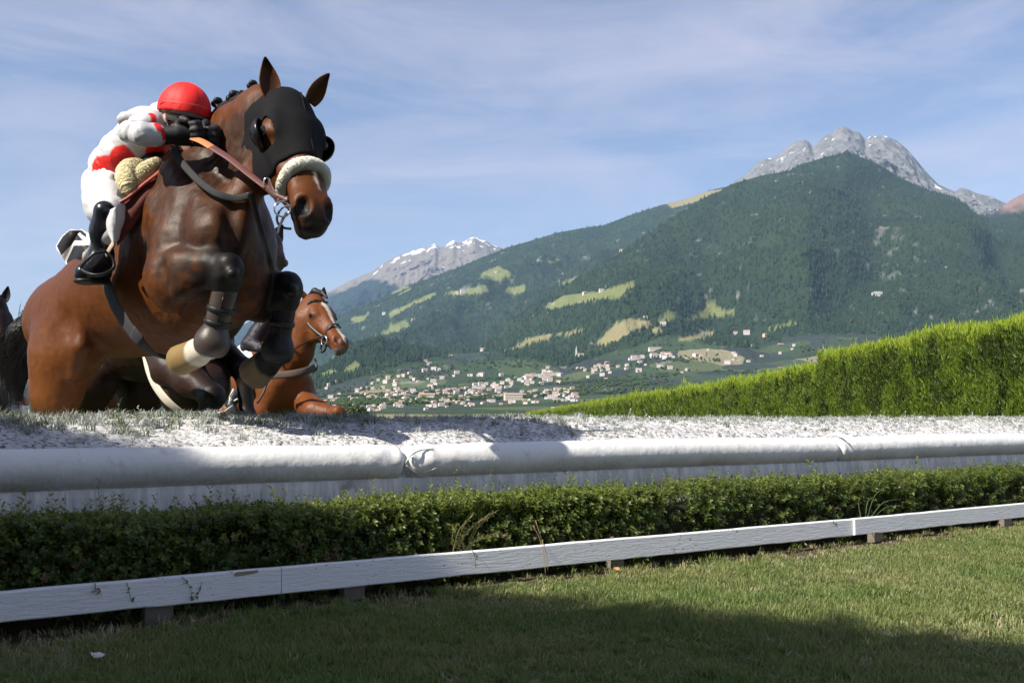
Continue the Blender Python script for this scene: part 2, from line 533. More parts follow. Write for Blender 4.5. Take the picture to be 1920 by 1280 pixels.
def carveC(P, px, py, en):
    # a broad gully right of the crest and spurs down the face
    g = np.exp(-((px - (1640 + (py - 300) * .18)) / 70) ** 2) * np.clip((py - 310) / 60, 0, 1) * np.clip((640 - py) / 120, 0, 1)
    P[..., 1] += 170 * g
    for c0, sl, wd, am in ((1500, -.25, 65, -150), (1760, .35, 70, -150), (1400, -.5, 60, 90), (1860, .4, 55, 110), (1250, -.6, 50, -100)):
        s_ = np.exp(-((px - (c0 + (py - 400) * sl)) / wd) ** 2) * np.clip((py - 330) / 60, 0, 1) * np.clip((640 - py) / 120, 0, 1)
        P[..., 1] += am * s_
    return P
PC, FC = sheet('C', PXS, linesC, [10, 26, 34, 60, 80], 300, 1 / 900., 11, carve=carveC)
linesB = [([(-900,788),(300,778),(600,745),(900,700),(1000,690),(3000,700)], 4300),
          ([(-900,788),(300,770),(600,690),(760,640),(900,600),(1046,560),(1360,480),(3000,640)], [(-900, 6600), (3000, 6600)]),
          (RIDGE_B, 8600)]
PB, FB = sheet('B', PXS, linesB, [50, 110], 330, 1 / 1100., 23)
linesD = [([(1100,640),(3000,640)], 6900), ([(1100,500),(1380,420),(1590,360),(1790,420),(2200,520)], 7800), (RIDGE_D, 8900)]
def carveD(P, px, py, en):
    q = P * np.array([1 / 170., 1 / 170., 1 / 420.])
    r = fbm(q, 5, 77, .55, ridged=True)
    P[..., 1] -= 190 * r * en
    for c0, am in ((1622, 10),):
        P[..., 1] += am * np.exp(-((px - c0 - (py - 280) * .05) / 9) ** 2) * np.clip((420 - py) / 60, 0, 1)
    return P
PD, FD = sheet('D', np.arange(1150, 2300, 2.0), linesD, [12, 110], 60, 1 / 260., 31, carve=carveD)
linesA = [([(-900,800),(1200,760)], 10500), ([(-900,780),(400,690),(620,615),(760,560),(900,530),(1200,640)], 12000), (RIDGE_A, 14000)]
PA, FA = sheet('A', np.concatenate([np.arange(-900, 420, 20), np.arange(420, 1200, 2.0)]), linesA, [24, 80], 160, 1 / 700., 51, carve=lambda P, px, py, en: P - (fbm(P * np.array([1 / 260., 1 / 260., 1 / 1400.]), 4, 88, .55, ridged=True) * 260 * en)[..., None] * np.array([0, 1, 0]))
linesE = [([(1800,470),(2400,470)], 7000), ([(1800,460),(1868,396),(1880,386),(1900,373),(1920,362),(1960,344),(2050,320),(2400,400)], 7600)]
PE, FE = sheet('E', np.arange(1800, 2400, 4.0), linesE, [30], 90, 1 / 300., 61)

def snoise(t, kind='pos'): pass
t = NT('mountain_forest_and_fields')
at = t.sep(t.attr('mask').outputs['Color']); at2 = t.sep(t.attr('mask2').outputs['Color'])
nb = t.noise(.004, 5, .6, t.pos()); nf = t.noise(.03, 6, .65, t.pos()); nff = t.noise(.11, 3, .6, t.pos())
forest = t.mix(t.ramp(nb, [(.35, 0.), (.65, 1.)]), (.012, .026, .014), (.026, .046, .018))
forest = t.mix(t.ramp(nff, [(.45, 0.), (.7, 1.)]), forest, (.035, .055, .024))
mead = t.mix(nf, (.11, .145, .045), (.17, .20, .07))
mead = t.mix(at2[0], mead, t.mix(nf, (.20, .18, .085), (.26, .23, .12)))
# farmland: patchwork of orchards under dark nets, green plots and dry strips
vo = t.n('ShaderNodeTexVoronoi'); vo.inputs['Scale'].default_value = 1.0
mp = t.n('ShaderNodeMapping'); mp.inputs['Scale'].default_value = (1 / 150., 1 / 170., 0); mp.inputs['Rotation'].default_value = (0, 0, .5)
gp = t.n('ShaderNodeNewGeometry'); t.l(gp.outputs['Position'], mp.inputs['Vector'])
nd = t.n('ShaderNodeTexNoise'); nd.inputs['Scale'].default_value = .004; t.l(gp.outputs['Position'], nd.inputs['Vector'])
va = t.n('ShaderNodeVectorMath', operation='ADD'); vs = t.n('ShaderNodeVectorMath', operation='SCALE'); vs.inputs['Scale'].default_value = 1.3
t.l(nd.outputs['Color'], vs.inputs[0]); t.l(mp.outputs[0], va.inputs[0]); t.l(vs.outputs[0], va.inputs[1]); t.l(va.outputs[0], vo.inputs['Vector'])
cell = t.sep(vo.outputs['Color'])
farm = t.ramp(cell[0], [(.0, (.040, .064, .036)), (.22, (.052, .080, .042)), (.40, (.036, .046, .050)), (.58, (.064, .095, .048)), (.70, (.044, .055, .056)), (.86, (.10, .125, .06)), (.94, (.27, .24, .15))])
farm.node.color_ramp.interpolation = 'CONSTANT'
wv = t.n('ShaderNodeTexWave'); wv.inputs['Scale'].default_value = .05; wv.inputs['Distortion'].default_value = 2; t.l(gp.outputs['Position'], wv.inputs['Vector'])
farm = t.mix(t.math('MULTIPLY', wv.outputs['Fac'], .35), farm, (.045, .07, .034))
hed = t.ramp(nf, [(.62, 0.), (.68, .8)])
farm = t.mix(hed, farm, (.026, .046, .02))
col = t.mix(at[3] if False else at2[1], forest, farm)
col = t.mix(at[0], col, mead)
rock = t.mix(t.noise(.02, 7, .7, t.pos()), (.22, .22, .21), (.40, .39, .37))
col = t.mix(at[1], col, rock)
M_mount = t.bsdf(col, .95, t.bump(nff, .8, 8, t.bump(nf, .6, 25)), .1)

def finish_terrain(name, P, F, farm=False, rocky=None, label=None):
    shp = P.shape[:2]; Pf = P.reshape(-1, 3)
    px, py, me, br = terrain_attr(Pf, None, None)
    rk = np.zeros(len(Pf)); fm = np.zeros(len(Pf))
    if farm:
        lim = np.interp(px, *np.array(FARM, float).T) + 7 * vnoise(Pf * .004, 9) + 3 * vnoise(Pf * .015, 2)
        fm = np.clip((py - lim) / 2.5, 0, 1)
        rk = np.clip((fbm(Pf * .018, 3, 71) - .33) * 7, 0, 1) * np.exp(-((px - 1635) / 80) ** 2 - ((py - 490) / 65) ** 2) * .45
        rk += .5 * np.clip((fbm(Pf * .02, 3, 73) - .50) * 7, 0, 1)
    if rocky is not None: rk = np.maximum(rk, rocky(px, py, Pf))
    o = mesh_np(name, Pf, F, M_mount)
    vcol(o, 'mask', np.stack([me, np.clip(rk, 0, 1), 0 * me], 1)); vcol(o, 'mask2', np.stack([br, fm, 0 * fm], 1))
    tag(o, kind='structure')
    return o
finish_terrain('wooded_mountain', PC, FC, farm=True)
finish_terrain('wooded_ridge', PB, FB, rocky=lambda px, py, P: .5 * np.clip((fbm(P * .012, 3, 12) - .45) * 6, 0, 1))

t = NT('grey_rock_with_snow')
at = t.sep(t.attr('mask').outputs['Color'])
n1 = t.noise(.012, 8, .68, t.pos((1, 1, .35))); n2 = t.noise(.06, 5, .65, t.pos())
rock = t.mix(t.ramp(n1, [(.35, 0.), (.65, 1.)]), (.13, .133, .137), (.27, .267, .258))
rock = t.mix(t.ramp(n2, [(.5, 0.), (.75, 1.)]), rock, (.12, .125, .125))
scrub = t.mix(n2, (.012, .024, .02), (.028, .046, .03))
brown = t.mix(n1, (.15, .13, .115), (.27, .24, .21))
red = t.mix(n1, (.20, .12, .095), (.34, .23, .19))
col = t.mix(at[1], rock, scrub)
col = t.mix(at[2], col, (.85, .87, .9))
tt = t.sep(t.attr('mask2').outputs['Color'])
col = t.mix(tt[0], col, t.mix(at[2], t.mix(at[1], brown, scrub), (.85, .87, .9)))
col = t.mix(tt[1], col, t.mix(at[1], red, scrub))
M_rock = t.bsdf(col, .95, t.bump(n2, .9, 12, t.bump(n1, .9, 50)), .1)
def finish_rock(name, P, F, fn):
    Pf = P.reshape(-1, 3); px, py = project(Pf)
    m, m2 = fn(px, py, Pf)
    o = mesh_np(name, Pf, F, M_rock); vcol(o, 'mask', m); vcol(o, 'mask2', m2); tag(o, kind='structure')
def fD(px, py, P):
    sc_ = np.clip((py - np.interp(px, [1380, 1480, 1560, 1640, 1760, 1850], [352, 335, 315, 322, 388, 400])) / 10 + 1.2 * fbm(P * .01, 3, 8), 0, 1)
    sn = np.clip((fbm(P * np.array([.02, .02, .006]), 3, 19) - .53) * 12, 0, 1) * (py > 250)
    z = 0 * px
    return np.stack([z, sc_, sn], 1), np.stack([z, z, z], 1)
finish_rock('rocky_peak', PD, FD, fD)
def fA(px, py, P):
    low = np.interp(px, [380, 560, 640, 700, 740, 780, 830], [590, 568, 542, 518, 530, 560, 590])
    sc_ = np.clip((py - low) / 8 + 1.3 * fbm(P * .006, 3, 8), 0, 1)
    rid = np.interp(px, *np.array(RIDGE_A, float).T)
    sn = np.clip((fbm(P * np.array([.012, .012, .0025]), 3, 19) - .24 - (py - rid) / 90) * 10, 0, 1) * (px > 700) * (py - rid < 45)
    sn = np.maximum(sn, np.clip(1.2 - np.abs(py - rid - 4 - 4 * vnoise(P * .01, 4)) / 3.5, 0, 1) * (px > 735) * (px < 822) * (vnoise(P * .013, 14) > .12))
    z = 0 * px
    return np.stack([z, sc_, sn], 1), np.stack([z + 1, z, z], 1)
finish_rock('snowy_mountain', PA, FA, fA)
finish_rock('reddish_ridge', PE, FE, lambda px, py, P: (np.stack([0 * px, np.clip((py - 385) / 14 + fbm(P * .01, 3, 3), 0, 1), 0 * px], 1), np.stack([0 * px, 0 * px + 1, 0 * px], 1)))

# --- conifer forest on the slopes: one mass nobody could count
def cone_tree(name, seed, mat, wide=.28, n=6):
    r = random.Random(seed); V, F = [], []
    for (z0, z1, rr) in ((.08, .55, wide), (.35, .8, wide * .72), (.62, 1.0, wide * .42)):
        b = len(V); a0 = r.random() * 6
        for k in range(n):
            a = a0 + 6.283 * k / n; q = rr * r.uniform(.75, 1.2)
            V.append((q * math.cos(a), q * math.sin(a), z0 + r.uniform(-.04, .04)))
        V.append((r.uniform(-.02, .02), r.uniform(-.02, .02), z1))
        for k in range(n): F.append([b + k, b + (k + 1) % n, b + n])
    o = mesh_np(name, np.array(V), F, mat, smooth=False)
    return o
def blob_tree(name, seed, mat):
    r = np.random.default_rng(seed); V, F = [], []
    for k in range(5):
        c = r.uniform(-.28, .28, 3) * np.array([1, 1, .6]) + np.array([0, 0, .55]); b = len(V)
        for d in ((1,0,0),(-1,0,0),(0,1,0),(0,-1,0),(0,0,1),(0,0,-1)):
            V.append(tuple(c + np.array(d) * r.uniform(.2, .33)))
        for f in ((0,2,4),(2,1,4),(1,3,4),(3,0,4),(2,0,5),(1,2,5),(3,1,5),(0,3,5)): F.append([b + i for i in f])
    return mesh_np(name, np.array(V), F, mat, smooth=False)
def tree_mat(name, a, b):
    t = NT(name); oi = t.n('ShaderNodeObjectInfo')
    return t.bsdf(t.mix(oi.outputs['Random'], a, b), .9, None, .1)
MT1 = tree_mat('conifer_green', (.016, .034, .016), (.032, .055, .022)); MT2 = tree_mat('leafy_green', (.03, .055, .016), (.06, .09, .028))
def sample_sheet(P, n, seed):
    r = np.random.default_rng(seed)
    A = P[:-1, :-1]; du = P[1:, :-1] - A; dv = P[:-1, 1:] - A
    area = np.linalg.norm(np.cross(du, dv), axis=-1)
    # bias: pixels matter, so weight by area / distance^2
    w = area / (np.linalg.norm(A, axis=-1) ** 2) ; w = w.ravel()
    mid = A.reshape(-1, 3); px, py = project(mid)
    w[(px < 380) | (px > 2000) | (mid[:, 1] < 500)] = 0
    w /= w.sum()
    i = r.choice(len(w), n, p=w); u = r.random((n, 1)); v = r.random((n, 1))
    return mid[i] + du.reshape(-1, 3)[i] * u + dv.reshape(-1, 3)[i] * v
pts, sc_l, ix = [], [], []
for P, n, sd, farm in ((PC, 70000, 1, True), (PB, 42000, 2, False)):
    q = sample_sheet(P[:, :-2], n, sd)
    px, py, me, br = terrain_attr(q, None, None)
    keep = me < .5
    r = np.random.default_rng(sd + 5)
    if farm:
        lim = np.interp(px, *np.array(FARM, float).T) + 7 * vnoise(q * .004, 9) + 3 * vnoise(q * .015, 2)
        fld = py > lim
        keep &= (~fld) | ((fbm(q * np.array([.004, .009, .004]), 4, 91) > .13) & (r.random(len(q)) < .5) & (q[:, 1] > 1700))
    else: fld = np.zeros(len(q), bool)
    rid = np.interp(px, *np.array(RIDGE_B, float).T)
    keep &= (r.random(len(q)) > .0)
    q, fld = q[keep], fld[keep]
    pts.append(q); s_ = r.uniform(14, 25, len(q)) * np.where(fld, .42, 1.0); sc_l.append(s_)
    ix.append(np.where(fld, 3 + (r.random(len(q)) < .5), r.integers(0, 3, len(q))))
pts = np.concatenate(pts); sc_l = np.concatenate(sc_l); ix = np.concatenate(ix)
src = [cone_tree('conifer_a', 1, MT1), cone_tree('conifer_b', 2, MT1, .33), cone_tree('conifer_c', 3, MT1, .24), blob_tree('leafy_d', 4, MT2), blob_tree('leafy_e', 5, MT2)]
rot = np.zeros((len(pts), 3)); rot[:, 2] = RNG.uniform(0, 6.28, len(pts))
forest_o = gn_scatter('mountain_forest', pts - np.array([0, 0, 1.0]), rot, np.repeat(sc_l[:, None], 3, 1), ix, src)
tag(forest_o, 'dark conifer forest covering the mountain slopes', 'forest', kind='stuff')

# --- valley air
hz = Geo().box((0, 8500, 1450), np.eye(3), (14500, 9500, 1451.5))
t = NT('valley_haze')
pv = t.n('ShaderNodeVolumePrincipled'); pv.inputs['Density'].default_value = 3.1e-5
pv.inputs['Color'].default_value = (.42, .66, 1.0, 1); pv.inputs['Anisotropy'].default_value = 0.0
t.l(pv.outputs[0], t.out.inputs['Volume'])
tag(hz.build('haze', t.m, smooth=False), kind='stuff')
# ================================================================== the obstacle: wall, padded rolls, box hedge, kick board
UP = np.array([0, 0, 1.0])
# --- whitewashed wall under the rolls
t = NT('streaky_whitewash')
stv = t.pos((1, 1, 1), kind='obj')
st = t.noise(1.0, 6, .6, t.pos((34, 34, 2.2))); st2 = t.noise(1.0, 5, .6, t.pos((110, 110, 6))); dirt = t.noise(7, 5, .6, t.pos())
c = t.mix(t.ramp(st, [(.42, 0.), (.62, 1.)]), (.52, .51, .48), (.72, .71, .67))
c = t.mix(t.ramp(st2, [(.58, 0.), (.70, .75)]), c, (.30, .29, .27))
c = t.mix(t.ramp(dirt, [(.60, 0.), (.72, .7)]), c, (.17, .15, .13))
M_wash = t.bsdf(c, .85, t.bump(st2, .6, .004), .2)
ss = np.linspace(-3.5, 11, 500); hh = np.linspace(0, 1, 12)
S, Hh = np.meshgrid(ss, hh, indexing='ij')
Pw = FW(S, .552 + .034 * Hh, .322 * Hh)
Pw += (.004 * fbm(Pw * np.array([30, 30, 4]), 3, 6))[..., None] * FN
Pt = FW(ss, .64 + 0 * ss, .328 + 0 * ss)[:, None]
Pw = np.concatenate([Pw, Pt], 1)
wall = mesh_np('wall', Pw.reshape(-1, 3), grid_faces(len(ss), 13), M_wash)
tag(wall, 'whitewashed slanting wall streaked with dirt under the white padded rolls', 'wall')

# --- padded rolls
t = NT('white_padding')
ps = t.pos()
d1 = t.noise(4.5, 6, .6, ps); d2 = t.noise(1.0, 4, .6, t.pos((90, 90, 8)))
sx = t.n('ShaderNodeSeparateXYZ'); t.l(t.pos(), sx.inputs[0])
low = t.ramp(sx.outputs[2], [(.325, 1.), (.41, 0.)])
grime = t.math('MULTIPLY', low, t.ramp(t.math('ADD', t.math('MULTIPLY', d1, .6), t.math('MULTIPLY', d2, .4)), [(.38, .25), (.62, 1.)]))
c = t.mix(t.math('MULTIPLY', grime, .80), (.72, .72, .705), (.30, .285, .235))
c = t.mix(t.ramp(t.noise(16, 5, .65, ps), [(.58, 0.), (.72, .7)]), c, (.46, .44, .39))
M_pad = t.bsdf(c, .5, t.bump(t.noise(18, 4, .5, ps), .40, .012, t.bump(t.noise(1.0, 3, .5, t.pos((60, 60, 10))), .10, .006)), .35)
R_ROLL = .066
def roll(s0, s1, seed, wrinkle_l=0., wrinkle_r=0.):
    n = int((s1 - s0) / .012); m = 40
    s = np.linspace(s0, s1, n); th = np.linspace(0, 2 * math.pi, m, endpoint=False)
    S, T = np.meshgrid(s, th, indexing='ij')
    e = np.minimum(S - s0, s1 - S)
    cap = np.sqrt(np.clip(1 - (1 - np.clip(e / .030, 0, 1)) ** 2, 0, 1)) * .55 + .45 * np.clip(e / .008, 0, 1)
    q = np.stack([S * 3.0, np.cos(T) * .8, np.sin(T) * .8], -1)
    r = R_ROLL * (1 + .030 * fbm(q + seed, 3, 3) + .012 * fbm(q * 4 + seed, 3, 5))
    # creases near the ends of the cover
    for wr, dist in ((wrinkle_l, S - s0), (wrinkle_r, s1 - S)):
        if wr:
            fall = np.exp(-dist / .16)
            fold = np.sin((dist * 62 + T * 1.7 + 2.0 * vnoise(q * 1.5, 8)) )
            r += R_ROLL * wr * fall * (.09 * np.maximum(0, fold) ** 3 - .07 * np.maximum(0, -fold))
            r -= R_ROLL * wr * .18 * np.exp(-((dist - .05) / .035) ** 2) * np.clip(np.cos(T - .55), 0, 1) ** 2
    r = r * cap
    # th = 0 faces the lawn, pi/2 up; a little sag
    cz = .384 + .004 * np.sin(S * 2.2 + seed)
    P = FW(S, .625 - r * np.cos(T), cz + r * np.sin(T) * .99)
    F = []
    base = np.arange(n - 1)[:, None] * m
    k = np.arange(m)[None, :]
    F = np.stack([base + k, base + m + k, base + m + (k + 1) % m, base + (k + 1) % m], -1).reshape(-1, 4)
    return P.reshape(-1, 3), F
sA, sB = s_of(757, .60), s_of(1566, .60)
rolls = [(-3.5, sA - .003, 1, 0, .45, 'long grimy white padded roll at the left, below the leaping horse'),
         (sA + .002, sB - .003, 2, 1.0, .15, 'white padded roll in the middle with a creased folded end'),
         (sB + .002, 9.5, 3, .35, 0, 'cleanest white padded roll at the right with a pointed cover flap at its end')]
for a, b, sd, wl, wr, lab in rolls:
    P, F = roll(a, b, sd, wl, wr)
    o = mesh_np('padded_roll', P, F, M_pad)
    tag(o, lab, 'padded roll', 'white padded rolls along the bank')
    if sd == 3:      # pointed corner of the cover hanging over the joint
        n = 10; V, Fc = [], []
        for i in range(n + 1):
            u = i / n; a_ = math.radians(112 - 92 * u)
            wd = .075 * (1 - u) ** 1.25
            for j in range(5):
                f = j / 4
                rr = R_ROLL + .004 + .016 * (1 - u) * math.sin(f * 3.14) + .007 * u
                ss_ = sB - .004 + .006 * u + (.045 * u) + wd * f
                V.append(FW(ss_, .625 - rr * math.cos(a_), .384 + rr * math.sin(a_)))
        for i in range(n):
            for j in range(4): Fc.append([i * 5 + j, i * 5 + j + 1, i * 5 + j + 6, i * 5 + j + 5])
        fl = mesh_np('cover_flap', np.array(V), Fc, M_pad, o)
        sm = fl.modifiers.new('thick', 'SOLIDIFY'); sm.thickness = .003
    if sd == 2:      # folded lips of the loose cover
        g = Geo()
        for (pa) in ([(760, 868), (772, 851), (790, 843), (812, 841)], [(762, 872), (778, 885), (800, 884), (838, 868)], [(770, 893), (800, 896), (840, 890)]):
            pl = []
            for (x, y) in catmull(pa, 6):
                # point on the roll surface seen at this pixel
                d = ray(x, y); lo, hi = 2.5, 5.0
                best = None
                for Y in np.linspace(lo, hi, 900):
                    p = CAM + d * (Y / d[1]); w_ = -np.dot(p - FO, FN); 
                    if (w_ - .625) ** 2 + (p[2] - .384) ** 2 < (R_ROLL + .001) ** 2: best = p; break
                if best is not None: pl.append(best)
            if len(pl) > 3: g.tube(pl, [.0035 * math.sin(3.14 * (i + .6) / (len(pl) + .2)) + .001 for i in range(len(pl))], 6)
        if g.V: g.build('cover_fold', M_pad, o)

# --- kick board: planks on short posts
t = NT('chipped_white_paint')
po = t.pos()
grain = t.noise(1.0, 6, .65, t.pos((14, 20, 160))); fine = t.noise(120, 4, .6, po); big = t.noise(6, 4, .6, po)
chip = t.ramp(t.math('ADD', t.math('MULTIPLY', t.noise(34, 6, .7, t.pos((1, 1, 3))), .75), t.math('MULTIPLY', big, .28)), [(.625, 0.), (.65, 1.)])
paint = t.mix(big, (.70, .71, .73), (.80, .81, .82))
paint = t.mix(t.ramp(t.noise(70, 5, .6, po), [(.60, 0.), (.75, .35)]), paint, (.52, .53, .50))
wood = t.mix(fine, (.11, .085, .06), (.24, .19, .13))
M_plank = t.bsdf(t.mix(chip, paint, wood), .55, t.bump(grain, .8, .004, t.bump(fine, .5, .002, t.bump(chip, -.5, .001))), .35)
M_rawwood = plain('raw_wood', (.30, .24, .16), .8, .2, vary=.35, scale=40, bump=.5)
M_post = plain('weathered_post', (.17, .15, .125), .9, .2, vary=.35, scale=30, bump=.6, bdist=.004)
kick = empty('kick_board', tuple(FW(0, 0, 0)))
tag(kick, 'low white painted kick board of long planks on short posts beside the lawn', 'fence')
def plank_line(px):     # plank top and bottom traced in the picture
    return np.interp(px, [0, 533, 1060, 1597, 1920], [1109, 1063, 1016, 973, 941]), np.interp(px, [0, 533, 1060, 1597, 1920], [1162, 1113, 1058, 1004, 968])
def plank(pxa, pxb, off, ext_a=0., ext_b=0.):
    sa, sb = s_of(pxa, off) - ext_a, s_of(pxb, off) + ext_b
    ta, ba = plank_line(pxa); tb, bb = plank_line(pxb)
    def hgt(px, py): return on_plane(px, py, FO - off * FN, FN)[2]
    z = [hgt(pxa, ta), hgt(pxa, ba), hgt(pxb, tb), hgt(pxb, bb)]
    n = int((sb - sa) / .03) + 1; s = np.linspace(sa, sb, n); f = (s - sa) / (sb - sa)
    zt = z[0] + (z[2] - z[0]) * f; zb = z[1] + (z[3] - z[1]) * f
    wob = .0016 * fbm(np.stack([s * 9, s * 0, s * 0], -1), 3, int(pxa)); wob2 = .0022 * fbm(np.stack([s * 14, s * 0 + 5, s * 0], -1), 3, int(pxa))
    prof = [(0, zb + .003 + wob2), (0, zt - .003 + wob), (.003, zt + wob), (.024, zt + wob), (.027, zt - .003), (.027, zb + .003), (.024, zb), (.003, zb + wob2)]
    V = np.stack([FW(s, off + w_, z_) for w_, z_ in prof], 1).reshape(-1, 3); m = len(prof); F = []
    for i in range(n - 1):
        for k in range(m): F.append([i * m + k, i * m + (k + 1) % m, (i + 1) * m + (k + 1) % m, (i + 1) * m + k])
    F.append(list(range(m))); F.append([(n - 1) * m + k for k in range(m)][::-1])
    o = mesh_np('plank', V, F, M_plank, kick, smooth=False)
    return o, zt
p1, _ = plank(0, 532.5, 0.0, 2.2, 0)
p2, _ = plank(534, 1596, .003)
p3, _ = plank(1598, 1920, -.006, 0, 3.0)
# bare wood where the paint has broken off the top edge
ch = []
for (x, y) in ((438, 1076), (444, 1072), (485, 1068), (483, 1073), (452, 1079), (441, 1080)):
    ch.append(on_plane(x, y, FO + .0012 * FN, FN))
cen = np.mean(ch, 0); V = ch + [c_ - FN * .004 for c_ in ch]
mesh_np('splinter', np.array(V), [[0, 1, 2, 3, 4, 5][::-1]] + [[i, (i + 1) % 6, 6 + (i + 1) % 6, 6 + i] for i in range(6)], M_rawwood, p1, smooth=False)
for px, wpx in ((-180, 40), (308, 42), (669, 34), (1157, 24), (1642, 22), (1883, 22), (2150, 20)):
    s = s_of(px, .03); hw = wpx / 1867. * np.dot(at_y(px, 1000, 1)[1:2], [1]) * FW(s, 0, 0)[1] / .80 / 2
    zt = .085
    b = Geo().box(FW(s, .049, zt / 2 - .04), (FT, -FN, UP), (hw, .019, zt / 2 + .04))
    b.build('post', M_post, kick, smooth=False, bevel=.003)

# --- low box hedge
def leaf_twig(name, seed, n, length, size, mat, spread=.5, tip=0):
    r = np.random.default_rng(seed); V, F = [], []
    def leaf(c, d, up, L_, W_):
        d = d / np.linalg.norm(d); sd = np.cross(d, up); sd /= np.linalg.norm(sd) + 1e-9; nn = np.cross(sd, d)
        b = len(V)
        V.extend([c, c + d * L_ * .5 + sd * W_ + nn * L_ * .08, c + d * L_ + nn * -L_ * .05, c + d * L_ * .5 - sd * W_ + nn * L_ * .08])
        F.extend([[b, b + 1, b + 2], [b, b + 2, b + 3]])
    for i in range(n):
        f = (i + .5) / n; a = i * 2.4 + r.uniform(-.4, .4)
        out = np.array([math.cos(a), math.sin(a), r.uniform(.2, 1.0)])
        leaf(np.array([0, 0, f * length]) + r.normal(0, .12 * size, 3), out, np.array([0, 0, 1.0]), size * r.uniform(.7, 1.15), size * r.uniform(.20, .30))
    # stem
    b = len(V); q = size * .05
    V.extend([np.array([q, 0, -.3 * length]), np.array([-q, q, -.3 * length]), np.array([-q, -q, -.3 * length]), np.array([0, 0, length])])
    F.extend([[b, b + 1, b + 3], [b + 1, b + 2, b + 3], [b + 2, b, b + 3]])
    return mesh_np(name, np.array(V), np.array(F), mat, smooth=False)
def leaf_mat(name, c1, c2, c3, tr, amount=.35, rough=.4, pscale=3.0):
    t = NT(name); oi = t.n('ShaderNodeObjectInfo')
    n = t.noise(pscale, 4, .6, t.pos())
    c = t.mix(oi.outputs['Random'], c1, c2); c = t.mix(t.ramp(n, [(.42, 0.), (.68, 1.)]), c, c3)
    return t.leaf(c, t.mix(.5, c, tr), rough, amount)
M_box = leaf_mat('box_leaf', (.042, .072, .015), (.080, .120, .026), (.105, .145, .034), (.24, .30, .04))
M_box_new = leaf_mat('box_leaf_new', (.14, .19, .035), (.19, .23, .05), (.17, .20, .05), (.40, .45, .07), .45)
M_dry = leaf_mat('dry_leaf', (.12, .085, .045), (.17, .12, .06), (.09, .06, .035), (.2, .14, .07), .25, .7)
M_core = plain('twiggy_core', (.022, .022, .012), .95, .1, vary=.4, scale=30, bump=.6)
hedge = empty('box_hedge', tuple(FW(1, .28, 0)))
tag(hedge, 'low clipped box hedge between the white wall and the kick board', 'hedge')
HS0, HS1, HW0, HW1, HH = -3.0, 9.0, .055, .43, .236
s = np.linspace(HS0, HS1, 260); th = np.linspace(0, math.pi, 12)
S, T = np.meshgrid(s, th, indexing='ij')
Pc = FW(S, .245 - .140 * np.sign(np.cos(T)) * np.abs(np.cos(T)) ** .45, (HH - .032) * np.sin(T) ** .3)
Pc += (.015 * fbm(Pc * 14, 3, 4))[..., None] * (UP - .0 * FN)
mesh_np('core', Pc.reshape(-1, 3), grid_faces(len(s), len(th)), M_core, hedge)
def hedge_top(s_): 
    p = np.stack([s_ * 1.6, 0 * s_, 0 * s_], -1)
    return HH + .016 * fbm(p, 3, 14) + .012 * fbm(p * 4, 2, 15)
NL = 21000
r = np.random.default_rng(3)
s_ = r.uniform(-2.2, 7.5, NL)
# more twigs where the hedge is nearest
s_ = np.where(r.random(NL) < .45, r.uniform(-1.0, 2.2, NL), s_)
face = r.random(NL)
w_ = np.where(face < .55, HW0 + .05 + np.abs(r.normal(0, .035, NL)), r.uniform(HW0 + .04, HW1 - .03, NL))
top = hedge_top(s_)
z_ = np.where(face < .55, r.random(NL) ** .8 * top, top - np.abs(r.normal(0, .022, NL)))
z_ = np.where((face < .55) & (z_ > top - .03), top - .03 * r.random(NL), z_)
gap = fbm(np.stack([s_ * 5, z_ * 9, w_ * 5], -1), 3, 77)
keep = ~((gap < -.30) & (face < .55))
bulge = .03 * fbm(np.stack([s_ * 6, z_ * 6, 0 * s_], -1), 3, 5)
P_ = FW(s_, w_ - np.where(face < .55, bulge, 0), z_)
tilt_f = np.where(face < .55, r.uniform(.2, 1.25, NL), r.uniform(-.35, .5, NL))
yaw_to_front = math.atan2(FN[1], FN[0])
def rot_from(dirs):
    """euler turning +Z to dirs with a random roll"""
    out = np.zeros((len(dirs), 3))
    out[:, 1] = np.arccos(np.clip(dirs[:, 2], -1, 1)); out[:, 2] = np.arctan2(dirs[:, 1], dirs[:, 0])
    return out
dirs = np.sin(tilt_f)[:, None] * FN + np.cos(tilt_f)[:, None] * UP + r.normal(0, .28, (NL, 3))
dirs /= np.linalg.norm(dirs, axis=1)[:, None]
tipness = np.clip((z_ - (top - .05)) / .05, 0, 1)
idx = np.where(r.random(NL) < .12 + .45 * tipness, r.integers(4, 6, NL), r.integers(0, 4, NL))
idx = np.where((z_ < .16) & (r.random(NL) < .12) & (fbm(P_ * 4, 3, 9) > .0), 6, idx)
scl = r.uniform(.75, 1.2, NL) * np.where(idx >= 4, 1.0, 1.0)
